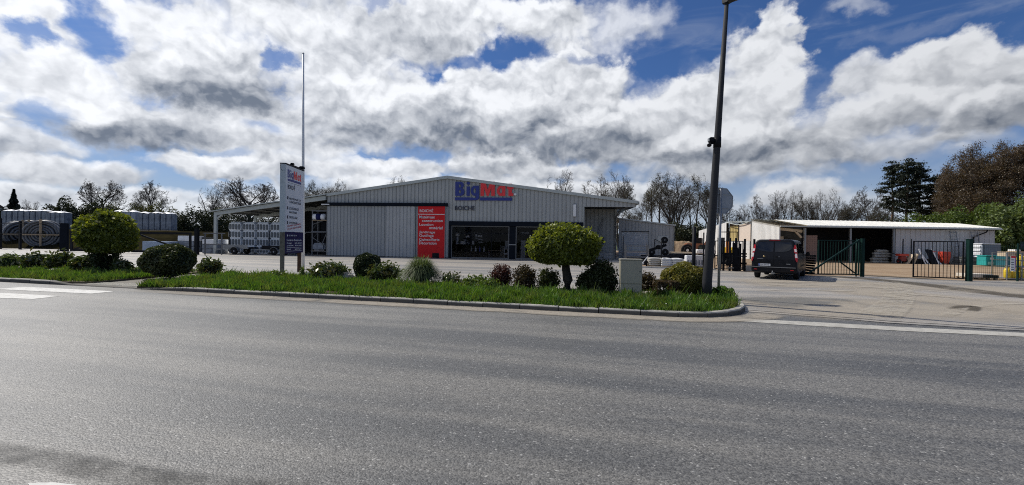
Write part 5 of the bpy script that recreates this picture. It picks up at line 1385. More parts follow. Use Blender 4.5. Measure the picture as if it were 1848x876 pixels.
def rearpanel(poly, off, th, m, name, parent=van, zsplit=6, label=None):
    """a plate lying on the sloping rear face: poly (x, z)"""
    b = MB(); n = len(poly)
    vs = [(x, vdy(z, 0)-off, z) for x, z in poly]+[(x, vdy(z, 0)-off-th, z) for x, z in poly]
    b.add(vs, [tuple(range(n)), tuple(range(2*n-1, n-1, -1))]+[(k, n+k, n+(k+1) % n, (k+1) % n) for k in range(n)])
    return b.build(name, m, parent, label=label)
def vw(z): return np.interp(z, [.4, .95, 1.12, 1.4, 1.8, 1.93], [.93, .935, .925, .89, .815, .74])
zs = [.60, .8, 1.0, 1.15, 1.4, 1.6, 1.8, 1.9]
for sgn in (-1, 1):
    # strip-wise so that the plate follows the curve of the tailgate
    b = MB(); vs = []
    for z in zs:
        for x in (.008, vw(z)-.05): vs += [(sgn*x, vdy(z, 0)+.004, z), (sgn*x, vdy(z, 0)-.018, z)]
    m_ = len(zs)
    for i in range(m_-1):
        a, c = 4*i, 4*i+4
        fs = [(a+1, a+3, c+3, c+1), (a, a+1, c+1, c), (a+2, c+2, c+3, a+3)]
        b.f += [list(f) for f in fs]; b.sm += [False]*3
    b.v += vs
    b.f += [[0, 2, 3, 1], [4*(m_-1), 4*(m_-1)+1, 4*(m_-1)+3, 4*(m_-1)+2]]; b.sm += [False]*2
    d = b.build('rear_door', M_van, van)
    win = [(.03, 1.84), (.035, 1.37), (.34, 1.37), (.52, 1.40), (.66, 1.46), (.775, 1.56), (.745, 1.72), (.70, 1.84)]
    w_ = rearpanel([(sgn*x, z) for x, z in win][::sgn], .020, .006, M_vglass, 'rear_window', d)
    hg = MB()
    for z in (.85, 1.28): hg.bbox(sgn*(vw(z)-.045)-.02, sgn*(vw(z)-.045)+.02, vdy(z, 0)-.035, vdy(z, 0)-.012, z-.05, z+.05, .006)
    hg.build('hinge', M_van, d)
    lamp = MB()
    lz = [(.90, .955, .05), (1.02, .975, .09), (1.3, .945, .11), (1.58, .885, .10), (1.72, .855, .05)]
    vs = []
    for z, w, ww in lz:
        x1 = vw(z)+.055; x0 = x1-ww
        vs += [(sgn*x0, vdy(z, 0)-.03, z), (sgn*x1, vdy(z, 0)-.015, z), (sgn*(x1+.012), vdy(z, 0)+.14, z), (sgn*x0, vdy(z, 0)+.05, z)]
    for i in range(4):
        a, c = 4*i, 4*i+4
        lamp.f += [[a+k, a+(k+1) % 4, c+(k+1) % 4, c+k] for k in range(4)]
    lamp.f += [[0, 1, 2, 3], [16, 17, 18, 19]]; lamp.v = vs; lamp.sm = [False]*len(lamp.f)
    lm = lamp.build('tail_lamp', M_lens, van)
    for z0, z1, mm in ((1.10, 1.30, M_lensw), (1.38, 1.52, M_lensw)):
        e = MB(); vs = []
        for z in (z0, z1):
            x1 = vw(z)+.05; vs += [(sgn*(x1-.08), vdy(z, 0)-.033, z), (sgn*(x1+.004), vdy(z, 0)-.022, z), (sgn*(x1+.006), vdy(z, 0)+.03, z), (sgn*(x1-.08), vdy(z, 0)+.02, z)]
        e.add(vs, [(0, 1, 2, 3), (7, 6, 5, 4)]+[(k, (k+1) % 4, 4+(k+1) % 4, 4+k) for k in range(4)]); e.build('clear_lens', mm, lm)
bp2 = MB(); bp2.bbox(-.97, .97, -.10, .12, .36, .60, .04); bm_b = bp2.build('bumper', M_plastic, van)
MB().bbox(-.93, .93, -.115, -.02, .59, .625, .01).build('bumper_step', M_grey, van)
for x in (-.78, .78): MB().bbox(x-.07, x+.07, -.112, -.102, .47, .51, .003).build('reflector', M_lens, bm_b)
b = MB(); b.bbox(-.10, .06, -.16, .1, .27, .36, .02); b.tube((-.02, -.24, .36), (-.02, -.24, .44), .025); b.bar((-.02, -.02, .33), (-.02, -.25, .36), .05, .04); b.build('tow_bar', M_galv, van)
pl_ = MB().bbox(-.66, -.14, -.040, -.021, .665, .775, .005).build('number_plate', M_white, van)
MB().box(-.655, -.61, -.043, -.0405, .668, .772).build('blue_band', mat('plate_blue', (.03, .09, .45), .4), pl_)
text('lettering', 'FW-495-FL', M_print, pl_, (-.595, -.0405, .688), .41, .065, .002, .01)
MB().bbox(-.72, -.08, -.05, -.02, .80, .84, .01).build('plate_lamp_bar', M_plastic, van)
MB().bbox(.06, .26, -.055, -.02, 1.10, 1.15, .012).build('door_handle', M_plastic, van); MB().bbox(.20, .25, -.06, -.056, 1.115, 1.14, .002).build('lock', M_alu, van)
b = MB(); b.lathe([(.001, -.05), (.05, -.045), (.055, -.02)], 16, 'Y', (-.42, 0, 1.13)); o = b.build('badge', mat('badge_gold', (.30, .22, .10), .35, .5), van); o.scale = (1, 1, .75); o.location.z = .2825
MB().box(-.72, -.46, -.024, -.0185, 1.0, 1.03).build('model_badge', M_grey, van); MB().box(.52, .70, -.024, -.0185, .77, .80).build('model_badge', M_galv, van)
MB().bbox(-.24, .24, vdy(1.94, 0)-.01, vdy(1.94, 0)+.08, 1.925, 1.962, .008).build('brake_lamp', M_lens, van)
for sgn in (-1, 1):
    for y in (1.0, 3.95): wheel(van, (sgn*.86, y, .34), .34, .22, 'X', M_grey)
    f = MB(); f.add([(sgn*.962, .55, 1.30), (sgn*.962, 2.1, 1.30), (sgn*.865, 2.1, 1.78), (sgn*.865, .68, 1.78)], [(0, 1, 2, 3)]); f.add([(sgn*.955, 2.2, 1.30), (sgn*.955, 3.2, 1.30), (sgn*.865, 3.1, 1.78), (sgn*.865, 2.2, 1.78)], [(0, 1, 2, 3)])
    f.add([(sgn*.99, .55, 1.30), (sgn*.99, 2.1, 1.30), (sgn*.88, 2.1, 1.78), (sgn*.88, .68, 1.78)], [(0, 1, 2, 3)]); f.add([(sgn*.99, 2.2, 1.30), (sgn*.99, 3.2, 1.30), (sgn*.88, 3.1, 1.78), (sgn*.88, 2.2, 1.78)], [(0, 1, 2, 3)])
    f.build('side_window', M_vglass, van)
    MB().bbox(sgn*1.13-.09, sgn*1.13+.09, 3.45, 3.6, 1.12, 1.36, .04).build('wing_mirror', M_plastic, van)
    MB().bar((sgn*.95, 3.55, 1.18), (sgn*1.06, 3.53, 1.2), .06, .05).build('mirror_arm', M_plastic, van)
    MB().bbox(sgn*.992-.012, sgn*.992+.012, 1.45, 3.4, .62, .70, .006).build('side_moulding', M_plastic, van)
b = MB(); b.add([(-.80, 3.62, 1.86), (.80, 3.62, 1.86), (.86, 4.22, 1.36), (-.86, 4.22, 1.36), (-.80, 3.60, 1.80), (.80, 3.60, 1.80), (.86, 4.18, 1.30), (-.86, 4.18, 1.30)], [(0, 1, 2, 3), (7, 6, 5, 4), (0, 4, 5, 1), (1, 5, 6, 2), (2, 6, 7, 3), (3, 7, 4, 0)]); b.build('windscreen', M_vglass, van)

# ------------------------------------------------------------------ street furniture on the verge
q = G(1275, 540, .1); top = P(1311.5, 6, q.y-.15)
lp = thing('street_lamp', 'tall grey street lamp leaning slightly at the corner of the verge', 'street lamp', (q.x, q.y, .08))
tv = top-Vector((q.x, q.y, .08))
b = MB(); b.path([Vector((0, 0, 0)), Vector((0, 0, .35))+tv*.02, tv*.25, tv*.6, tv], [.140, .136, .118, .088, .055], 16); b.build('pole', M_lampgrey, lp)
MB().lathe([(.17, 0), (.17, .03), (.145, .06)], 16).build('base_plate', M_lampgrey, lp)
hd = Vector((.80, -.60, .16)).normalized(); up = Vector((0, 0, 1)); sdv = hd.cross(up).normalized(); hu = sdv.cross(hd)
b = MB(); o0 = tv+Vector((0, 0, .06)); pts = []
for l, w, h0, h1 in ((-.12, .05, -.03, .06), (.0, .10, -.07, .09), (.12, .16, -.02, .12), (.40, .21, -.02, .14), (.68, .17, -.015, .11), (.80, .06, .0, .06)):
    pts.append([o0+hd*l+sdv*w+hu*h0, o0+hd*l-sdv*w+hu*h0, o0+hd*l-sdv*w*.7+hu*h1, o0+hd*l+sdv*w*.7+hu*h1])
b.add([p for r in pts for p in r], [(3, 2, 1, 0), (20, 21, 22, 23)]+[(i*4+k, i*4+(k+1) % 4, i*4+4+(k+1) % 4, i*4+4+k) for i in range(5) for k in range(4)])
b.build('lamp_head', M_lampgrey, lp)
b = MB(); c0 = o0+hd*.40-hu*.028
b.add([c0+hd*(.2*sx)+sdv*(.14*sy)+hu*dz for dz in (-.012, .004) for sx, sy in ((-1, -1), (1, -1), (1, 1), (-1, 1))], [(3, 2, 1, 0), (4, 5, 6, 7), (0, 1, 5, 4), (1, 2, 6, 5), (2, 3, 7, 6), (3, 0, 4, 7)]); b.build('lens', mat('lamp_lens', (.10, .10, .10), .2), lp)
c = tv*.535
cb = thing('pole_camera', 'small black camera bracket strapped to the street lamp halfway up', 'camera', Vector((q.x, q.y, .08))+c)
MB().lathe([(.108, -.16), (.108, .14)], 14).build('strap', M_black, cb)
MB().bbox(-.24, -.11, -.09, .09, -.02, .13, .02).build('housing', M_black, cb); MB().bbox(-.285, -.18, -.06, .06, -.14, -.045, .02).build('lens_hood', M_plastic, cb); MB().bbox(-.26, -.245, -.06, .06, .02, .11, .004).build('front_glass', M_galv, cb); MB().box(-.2, -.12, -.03, .03, -.06, -.02).build('hinge', M_black, cb)

q = G(1296.5, 533, .1)
sp_ = thing('stop_sign', 'back of an octagonal stop sign on a thin grey post beside the lamp', 'road sign', (q.x, q.y, .08))
tt = P(1301, 341, q.y)-Vector((q.x, q.y, .08))
b = MB(); b.path([(0, 0, 0), tt*.5, tt], .042, 12); b.build('post', M_galv, sp_)
fc = P(1305.5, 362.5, q.y)-Vector((q.x, q.y, .08))
oct_ = [(.435*math.cos(rad(22.5+45*i)), .435*math.sin(rad(22.5+45*i))) for i in range(8)]
M8 = T(fc.x-.02, fc.y+.065, fc.z) @ RZ(rad(14)) @ Matrix.Rotation(rad(1.5), 4, 'Y') @ XZ
MB().prism(oct_, -.008, .0, M8).build('sign_plate', M_alu, sp_)
rimp = MB()
for i in range(8):
    p0, p1 = oct_[i], oct_[(i+1) % 8]
    rimp.bar(M8 @ Vector((p0[0], p0[1], .004)), M8 @ Vector((p1[0], p1[1], .004)), .02, .014)
rimp.build('rim', M_alu, sp_)
MB().prism([(x*.97, y*.97) for x, y in oct_], -.0125, -.009, M8).build('sign_face', M_red, sp_)
for dx in (-.045, .045): MB().bar(M8 @ Vector((dx-.06, -.40, .018)), M8 @ Vector((dx-.06, .42, .018)), .03, .03).build('rail', M_galv, sp_)
for z in (-.22, .22): MB().bar(M8 @ Vector((-.30, z, .012)), M8 @ Vector((.30, z, .012)), .02, .035).build('clamp', M_alu, sp_)

q = G(1251, 535, .1); h = P(1251, 410, q.y).z
tag(MB().tube((0, 0, 0), (0, 0, h-.08), .055, n=10).build('bollard_post', M_black, None, (q.x, q.y, .08)), 'thin dark brown post standing in the round yellow bush by the street lamp', 'post')

q = G(1139, 538, .09)
cbx = thing('utility_cabinet', 'beige concrete utility cabinet standing in the grass of the verge', 'cabinet', (q.x, q.y+.02, .08), rad(-6))
w = 38/800*q.y/2
MB().bbox(-w, w, 0, .36, 0, .42, .012).build('base', M_cab, cbx); MB().bbox(-w-.004, w+.004, -.006, .37, .424, 1.12, .014).build('door', M_cab, cbx); MB().bbox(-w-.02, w+.02, -.02, .385, 1.122, 1.16, .012).build('lid', M_cab, cbx)
MB().lathe([(.02, -.012), (.02, -.004)], 10, 'Y', (w-.06, 0, .80)).build('lock', M_grey, cbx)

# totem sign
tA = Vector((-10.42, 20.3, 0)); tB = Vector((-10.60, 22.45, 0))
ROT = math.atan2(tB.y-tA.y, tB.x-tA.x)
to = thing('totem_sign', 'tall white totem sign with dark blue opening hours panel on two posts', 'totem sign', (tA.x, tA.y, .06), ROT)
TL = 2.16; TZ0, TZ1, TZ2 = .92, 1.93, 5.02
# local x runs along the face away from the road, outer face at -Y
MB().bbox(0.0, TL, -.02, .20, TZ1+.003, TZ2, .008).build('white_panel', M_sign, to)
MB().bbox(0.01, TL-.01, -.025, .205, TZ0, TZ1, .008).build('hours_panel', M_signblue, to)
MB().box(-.045, -.003, -.03, .21, TZ1-.02, TZ2+.01).build('edge_panel', M_signedge, to)
MB().box(-.04, TL+.02, -.045, .225, TZ2+.012, TZ2+.06).build('top_cap', M_navy, to)
MB().box(-.045, .10, .03, .17, -.1, TZ0-.002).build('post', M_mossy, to)
MB().box(-.044, -.003, -.02, .20, TZ0, TZ1-.022).build('edge_panel', M_mossy, to)
MB().box(TL-.22, TL-.08, .03, .17, -.1, TZ0-.002).build('post', M_rust, to)
def tx(s, x, z, w, h, m=M_print, bold=.01, tilt=0): return text('lettering', s, m, to, (x, -.021, z), w, h, .006, bold, 0, tilt)
q_ = 1.60/386; q2_ = .38/91
for ch, x, m in (('B', 85, M_bluel), ('i', 158, M_bluel), ('g', 187, M_bluel), ('M', 251, M_redl), ('a', 357, M_redl), ('t', 424, M_redl)):
    heavy_letter(ch, m, to, .20+(x-84)*q_, -.021, 4.45, q_, q2_, .006)
MB().box(.22, 1.80, -.027, -.021, 4.30, 4.40).build('underline', M_bluel, to); MB().box(.22, 1.80, -.025, -.021, 4.215, 4.23).build('underline', M_print, to)
tx('BOICHÉ', .24, 3.93, .82, .25)
for z, lines in ((3.44, ('MATÉRIAUX DE', 'CONSTRUCTION')), (2.97+.0, ('LOCATION DE', 'MATÉRIEL')), (2.55, ('OUTILLAGE',)), (2.29, ('JARDINAGE',))):
    MB().box(.18, .32, -.025, -.021, z, z+.14).build('bullet', M_print, to)
    for i, s in enumerate(lines): tx(s, .44, z+.01-i*.17, (1.35 if len(s) > 11 else 1.1 if len(s) > 9 else .95), .115)
tx('(OUVERT AUX PROS', .25, 1.80+.33, 1.55, .10, M_print_red, .008, -.10); tx('ET AUX PARTICULIERS)', .27, 1.66+.33, 1.62, .10, M_print_red, .008, -.10)
def hx(s, x, z, w, h): return text('lettering', s, M_white, to, (x, -.0255, z), w, h, .005, .006)
b = MB(); b.lathe([(.035, -.030), (.055, -.0255)], 12, 'Y', (.26, 0, 1.76)); b.build('phone_mark', M_white, to)
hx('02 54 07 52 74', .40, 1.73, .92, .065)
hx("Horaires d'ouverture", .20, 1.50, 1.72, .10)
hx('Du lundi', .20, 1.37, .50, .07); hx('8h-12h  14h-18h30', 1.10, 1.37, .82, .06); hx('au vendredi', .20, 1.26, .70, .07); hx('8h-12h  14h-18h', 1.14, 1.26, .78, .06)
hx('Samedi', .20, 1.08, .42, .075); hx('8h-12h  14h-17h', 1.12, 1.08, .80, .06)
for z in (1.19, 1.02): MB().box(.19, 1.95, -.028, -.0255, z, z+.012).build('ruled_line', M_white, to)
for x, yy in ((.85, .0), (1.98, .0)):
    MB().bar((x, .09, TZ2+.06), (x, .09, TZ2+.14), .10, .06).build('lamp_arm', M_black, to)
MB().bar((.85, .09, TZ2+.13), (1.98, .09, TZ2+.13), .03, .03).build('lamp_arm', M_black, to)
MB().bbox(1.85, 2.12, -.10, .12, TZ2+.08, TZ2+.22, .03).build('sign_lamp', M_black, to); MB().bbox(.78, .92, -.06, .12, TZ2+.1, TZ2+.2, .03).build('sign_lamp', M_black, to)
for x, sg_ in ((-.05, -1), (TL, 1)):
    b = MB(); pts = [(x+sg_*.26*math.sin(a)*1.0, .09, TZ2-.14+.17*math.cos(a)) for a in np.linspace(.1, 3.0, 9)]; b.path(pts, .010, 5); b.build('cable_loop', M_black, to)
# flagpole
q = Vector((-11.35, 24.0, 0)); 
q = Vector(((547.5-924)/800*24.0, 24.0, 0)); tp = P(547.2, 97, 24.0)
fp = thing('flagpole', 'tall bare white flagpole rising behind the totem sign', 'flagpole', q)
b = MB(); b.path([(0, 0, 0), (tp.x-q.x)*.5*Vector((1, 0, 0))+Vector((0, 0, tp.z*.5)), (tp.x-q.x, 0, tp.z)], [.085, .07, .05], 12); b.build('pole', M_white, fp); MB().lathe([(.06, tp.z), (.055, tp.z+.03), (.02, tp.z+.05)], 12, 'Z', (tp.x-q.x, 0, 0)).build('cap', M_galv, fp)
# ------------------------------------------------------------------ goods and fence in the left yard
fA, fB = Vector((-66, 51.0, 0)), Vector((-46.9, 46.0, 0))
t = thing('yard_fence', 'black wire fence with tall posts in front of the drain pipe coils', 'fence', fA, math.atan2(fB.y-fA.y, fB.x-fA.x))
FL = (fB-fA).length
for px, hh in ((4, 3.35), (54, 3.05), (-45, 3.3)):
    q = P(px, 450, 48.5); s = (q.x-fA.x)/(fB.x-fA.x)*FL
    MB().bbox(s-.13, s+.13, -.08, .08, 0, hh, .01).build('post', M_black, t)
for z in (.12, 1.68, 2.75): MB().box(0.05, FL, -.10, -.082, z, z+.045).build('rail', M_black, t)
w = MB()
for i in range(int(FL/.4)): w.box(.1+i*.4, .112+i*.4, -.078, -.068, .15, 2.75)
w.build('mesh_wires', M_black, t)['kind'] = 'stuff'
q = G(116, 454)
t = thing('gate_pillar', 'broad dark gate pillar between the pipe coils and the ball topped tree', 'pillar', (q.x, q.y, 0), rad(20))
MB().bbox(-.32, .32, -.15, .15, 0, 2.75, .02).build('panel', M_navy, t); MB().bbox(-.34, .34, -.17, .17, 2.755, 2.80, .01).build('cap', M_navy, t)
def left_gate(a, c, lb, braces):
    L = (c-a).length; t = thing('yard_gate', lb, 'gate', a, math.atan2(c.y-a.y, c.x-a.x), 'low black yard gates')
    f = MB(); f.box(0, .22, -.05, .05, .08, 2.05); f.box(L-.2, L, -.05, .05, .08, 2.05); f.box(.222, L-.202, -.05, .05, 1.84, 2.05); f.box(.222, L-.202, -.05, .05, .08, .28); f.build('gate_frame', M_black, t)
    for p0, p1 in braces: MB().bar(p0, p1, .10, .14).build('brace', M_black, t)
q1, q2, q3 = G(127, 455), G(236, 457), G(345, 458.5)
La, Lb = (q2-q1).length, (q3-q2).length
left_gate(q1+Vector((0, 0, 0)), q2-(q2-q1)*.02, 'left leaf of the low black yard gate, behind the ball topped tree', [((.2, 0, .2), (La-.3, 0, 1.95))])
left_gate(q2+(q3-q2)*.02, q3, 'right leaf of the low black yard gate, its brace falling to the right', [((.2, 0, 1.95), (Lb-.4, 0, .2))])
q = G(355, 460)
t = thing('gate_post', 'black gate post between the low yard gate and the canopy corner', 'gate post', (q.x, q.y, 0)); MB().bbox(-.16, .16, -.14, .14, 0, 2.42, .015).build('post', M_black, t); MB().bbox(-.18, .18, -.16, .16, 2.424, 2.47, .01).build('cap', M_black, t)
t = thing('low_fence', 'low grey rail fence between the black gate post and the canopy', 'fence', (q.x+.3, q.y+.4, 0), rad(3))
for x in (0.1, 1.6): MB().box(x, x+.1, 0, .08, 0, 2.05).build('post', M_grey, t)
for z in (.9, 1.95): MB().box(-.0, 2.0, -.05, -.002, z, z+.09).build('rail', M_grey, t)

def coil(lb, c, R0, depth, rot, nr, na, tilt=0):
    t = thing('pipe_coil', lb, 'pipe coil', c, rot, 'coils of drain pipe behind the fence')
    r = depth/na/2
    for j in range(na):
        b = MB()
        for i in range(nr):
            R_ = R0-i*(R0*.78/nr)-random.uniform(0, .10); off = random.uniform(-.05, .05); ph = random.uniform(0, 6)
            pts = [(R_*math.cos(a)*(1+.02*math.sin(2*a+ph)), -depth/2+(j+.5)*2*r+.04*math.sin(a+ph), R0+off+R_*.98*math.sin(a)) for a in np.linspace(0, 2*math.pi, 34)[:-1]]
            b.path(pts, r*.88, 6, closed=True)
        b.build('pipe_winding', M_coil, t)
    for x0, x1, z0, z1 in ((-.10, .10, .02, 2*R0+.15), ): MB().box(x0, x1, -depth/2-.16, -depth/2-.04, z0, z1).build('cross_bar', M_timber, t)
    MB().box(-R0, R0, -depth/2-.265, -depth/2-.165, R0-.09, R0+.09).build('cross_bar', M_timber, t)
    return t
q = P(80, 420, 52)
coil('large coil of grey drain pipe with timber cross, facing the road behind the fence', (q.x, 52, 0), 1.62, 1.7, rad(28), 5, 6)
q = P(36, 420, 54)
coil('coil of grey drain pipe half hidden behind the larger front coil', (q.x, 54, 0), 1.6, 1.9, rad(60), 4, 7)
q = P(14, 420, 53)
coil('coil of drain pipe at the left picture edge behind the fence post', (q.x, 55.5, 0), 1.65, 1.2, rad(35), 4, 4)
# wrapped pallets on the bank
def wrapped(x, y, z, w, h, lb, mm=M_film, first=True):
    t = thing('wrapped_pallet', lb, 'pallet', (x, y, z), 0, 'plastic wrapped pallets on the earth bank')
    MB().box(0, w, 0, 1.1, -.25, .10).build('pallet', M_timber, t)
    n = max(1, round(w/.62))
    b = MB()
    for i in range(n): b.bbox(w*i/n, w*(i+1)/n-.012, 0, 1.1, .104, h, .07)
    b.build('film', mm, t)
    cap = bmesh.new(); bmesh.ops.create_grid(cap, x_segments=6, y_segments=5, size=.5)
    for v in cap.verts: v.co = Vector(((v.co.x+.5)*w*.99, (v.co.y+.5)*1.1, h+.01+.22*(1-(2*v.co.x)**2*.9)*(1-(2*v.co.y)**2*.8)+random.uniform(-.04, .05)))
    b = MB(); b.add([v.co for v in cap.verts], [[v.index for v in f.verts] for f in cap.faces], True); cap.free(); b.build('top_sheet', M_filmw, t)
for i, lb in enumerate(('grey wrapped pallet on the bank at the left picture edge', 'grey wrapped pallet on the bank second from the left edge', 'grey wrapped pallet on the bank above the middle pipe coil', 'grey wrapped pallet on the bank above the large coil, last of the left row')):
    x0 = P(1+i*21, 410, 61).x; wrapped(x0, 61, 2.32, 1.55, 2.45+.05*(i % 2), lb)
x0 = P(86, 410, 61).x; wrapped(x0, 60.7, 2.32, 2.65, 2.3, 'wide grey wrapped pallet standing alone on the bank above the gate pillar')
for i, (px, y, w, h, lb) in enumerate(((203, 62, 1.5, 2.62, 'pale wrapped pallet on the bank just right of the ball topped tree'), (226, 62, 1.5, 2.58, 'pale wrapped pallet on the bank second right of the ball topped tree'), (247, 60, 1.55, 2.32, 'grey wrapped pallet on the bank left of the right hand row'), (268.5, 60, 1.5, 2.36, 'grey wrapped pallet in the middle of the right hand row on the bank'), (289.5, 60, 1.5, 2.3, 'grey wrapped pallet at the right end of the row on the bank'))):
    wrapped(P(px, 410, y).x, y, 2.35, w, h, lb, M_film if i > 1 else mat('pale_film', (.34, .37, .42), .35, 0, .2, 2.4, bump=.4, bscale=6))
def slabs(px0, px1, yt, yb, D, lb, mm, n):
    a, c, h = P(px0, yb, D), P(px1, yb, D), P((px0+px1)/2, yt, D).z
    t = thing('sheet_stack', lb, 'sheets', (a.x, D, 0), rad(-4)); w = c.x-a.x
    for i in range(n): MB().bbox(random.uniform(0, .08), w-random.uniform(0, .08), 0, 1.4, h*i/n+.01, h*(i+1)/n-.02, .03).build('sheet', mm if i < n-1 else M_filmw if mm is M_film else mm, t)
slabs(320, 352, 425.5, 446, 48, 'stack of grey wrapped sheets on the ground behind the yard gate', M_film, 3)
slabs(352, 369, 428, 446, 49, 'darker stack of sheets beside the grey wrapped sheets', M_roof_dark, 3)
slabs(364, 396, 432, 455, 44, 'low pale wrapped stack between gate post and canopy corner', M_film, 3)
slabs(256, 308, 435.5, 443, 47, 'flat pale blue covered stack behind the low yard gate', mat('blue_tarp', (.30, .38, .50), .45, 0, .12, 3), 1)
# house roof far left
q = P(-10, 372, 120)
t = thing('far_house', 'brown roofed house peeping over the pallets at the far left', 'house', (P(15, 372, 122).x-20.5, 122, 0))
MB().box(0, 10.2, 0, 8, 0, 9.2).build('wall', M_conc2, t)
b = MB(); b.add([(-.4, -.4, 9.0), (10.3, -.4, 9.0), (10.3, 8.4, 9.0), (-.4, 8.4, 9.0), (-.4, 4, 11.7), (10.3, 4, 11.7)], [(0, 1, 5, 4), (2, 3, 4, 5), (0, 4, 3), (1, 2, 5), (3, 2, 1, 0)]); b.build('roof', M_rooftile, t)

# ------------------------------------------------------------------ shrubs
def shell_points(n, rx, ry, rz, lump=.12, seed=0, fill=.35, flat=None):
    r = np.random.default_rng(seed+11)
    d = unit(r.normal(size=(n, 3)))
    if flat is not None:
        low = d[:, 2] < flat; d[low, 2] = flat-(flat-d[low, 2])*.15; d = unit(d)
    ph = r.uniform(0, 6.28, (6, 3)); fr = r.uniform(2, 6, (6, 3)); L = np.zeros(n)
    for k in range(6): L += np.sin(d[:, 0]*fr[k, 0]+ph[k, 0])*np.sin(d[:, 1]*fr[k, 1]+ph[k, 1])*np.sin(d[:, 2]*fr[k, 2]+ph[k, 2])
    rad_ = (1+lump*L)*(1-fill*r.random(n)**2.0)
    return d*np.array([[rx, ry, rz]])*rad_[:, None], d
def stems(segs_, base, tips, r0, r1, wob=.05):
    for p in tips:
        a = np.array(base)+rng.normal(size=3)*np.array([.04, .04, 0]); c = np.array(p); m_ = (a+c)/2+rng.normal(size=3)*wob
        segs_.append((a, m_, r0, (r0+r1)/2)); segs_.append((m_, c, (r0+r1)/2, r1))
def fore(px):        # a round thing off the axis is seen wider than it is
    return math.cos(math.atan((px-CX)/FPX))
def place(px0, px1, yt, yb, zb=.085):
    cx = (px0+px1)/2; q = G(cx, yb, zb); D = q.y
    return q, (px1-px0)/800*D*fore(cx), P(cx, yt, D).z-zb
def ball_shrub(name, lb, px, m, n, leaf, seed, lump=.08, ground=.85, sq=1.0, depth=.9, jitter=.75, elong=1.6, group=None):
    q, w, h = place(*px); r = w/2
    t = thing(name, lb, 'shrub', (q.x, q.y+r*depth*.5, .085), 0, group)
    c = h*.52; Pn, d = shell_points(n, r, r*depth, h*.5, lump, seed, .45)
    if sq != 1:   # boxier outline
        d2 = np.sign(d)*np.abs(d)**sq; d2 = d2/np.max(np.abs(d2), axis=1, keepdims=True)**.5*.9; Pn = d2*np.array([[r, r*depth, h*.5]])*(1-.4*rng.random((n, 1))**2)
    Pn[:, 2] += c; Pn[:, 2] = np.maximum(Pn[:, 2], .02+.06*rng.random(n))
    obj('foliage', leaf_mesh('foliage', Pn, leaf, m, elong, d, jitter), t)
    sg_ = []; stems(sg_, (0, 0, 0), [(x*.7, y*.7, z) for x, y, z in Pn[:14]], .022, .008, .06)
    obj('stem', seg_mesh('stem', sg_, 5, M_bark), t)
    return t
def loose_shrub(name, lb, px, m, nb, per, leaf, seed, spread=.13, droop=0, group=None, elong=2.4, upright=.5, cat='shrub'):
    """many stems, each ending in a rosette of leaves"""
    q, w, h = place(*px); r = np.random.default_rng(seed)
    t = thing(name, lb, cat, (q.x, q.y+w*.2, .085), 0, group)
    tips = []
    for i in range(nb):
        a = r.uniform(0, 6.283); k = math.sqrt(r.random()); z = h*(.35+.65*r.random())*(1-.35*k**2)
        tips.append((math.cos(a)*k*max(w*.5-spread, w*.2), math.sin(a)*k*w*.30, z-spread*.5))
    sg_ = []; stems(sg_, (0, 0, 0), tips, .014, .006, .07)
    extra = [tuple(np.array(p)*f+r.normal(size=3)*.05) for p in tips for f in (.75, .55)]
    pts = np.array(tips+extra); pts[:, 2] = np.maximum(pts[:, 2], .06)
    Pn = np.repeat(pts, per, axis=0)+r.normal(size=(len(pts)*per, 3))*spread*np.array([[1, 1, .75]])
    Pn[:, 2] = np.maximum(Pn[:, 2], .03)
    obj('foliage', leaf_mesh('foliage', Pn, leaf, m, elong), t); obj('stem', seg_mesh('stem', sg_, 4, M_twig), t)
    return t
def tussock(name, lb, px, m, n, seed, wid=.007, cat='grass tussock'):
    q, w, h = place(*px); r = np.random.default_rng(seed)
    t = thing(name, lb, cat, (q.x, q.y+w*.25, .085))
    a = r.uniform(0, 6.283, n); f = np.sqrt(r.random(n)); R_ = w*.55*(.25+.75*f)*(.8+.4*r.random(n)); b0 = w*.13*np.sqrt(r.random(n))
    top = h*(1.18-.45*f**2)*(.8+.35*r.random(n)); end = top*np.clip(.98-.85*f**1.5*(.6+.6*r.random(n)), .05, 1)
    V = np.empty((n, 12, 3))
    for i, s in enumerate(np.linspace(0, 1, 6)):
        c0, c1, c2 = (1-s)**2, 2*s*(1-s), s*s
        rad_ = b0*c0+(b0+R_*.35)*c1+R_*c2; z = np.maximum(top*1.05*c1+end*c2, .01)
        x, y = np.cos(a)*rad_, np.sin(a)*rad_*.8; ww = wid*(1-.85*s)
        V[:, 2*i] = np.column_stack([x-np.sin(a)*ww, y+np.cos(a)*ww, z]); V[:, 2*i+1] = np.column_stack([x+np.sin(a)*ww, y-np.cos(a)*ww, z])
    F = np.concatenate([(np.arange(n)*12)[:, None]+np.array([[2*i, 2*i+1, 2*i+3, 2*i+2]]) for i in range(5)])
    obj('blades', np_mesh('blades', V.reshape(-1, 3), F, m), t)
    return t
tussock('iris_clump', 'bright strappy leaved clump at the foot of the brown totem post', (534, 553, 484, 506), L_fresh, 160, 3, .022, 'plant')
loose_shrub('rhododendron', 'broad loose evergreen shrub with big leaves right of the totem sign', (550, 628, 474, 507), L_rhodo, 70, 15, .075, 4)
ball_shrub('box_ball', 'tall dark clipped round bush with a lighter shrub in front', (633, 686, 459, 508), L_box, 15000, .045, 5, .05)
loose_shrub('rhododendron', 'loose light leaved shrub growing against the dark clipped round bush', (650, 722, 477, 511), L_rhodo, 60, 15, .07, 6)
tussock('grass_tussock', 'large arching tussock of fine grass in the middle of the verge', (712, 798, 472, 516), L_grassclump, 3200, 7, .011)
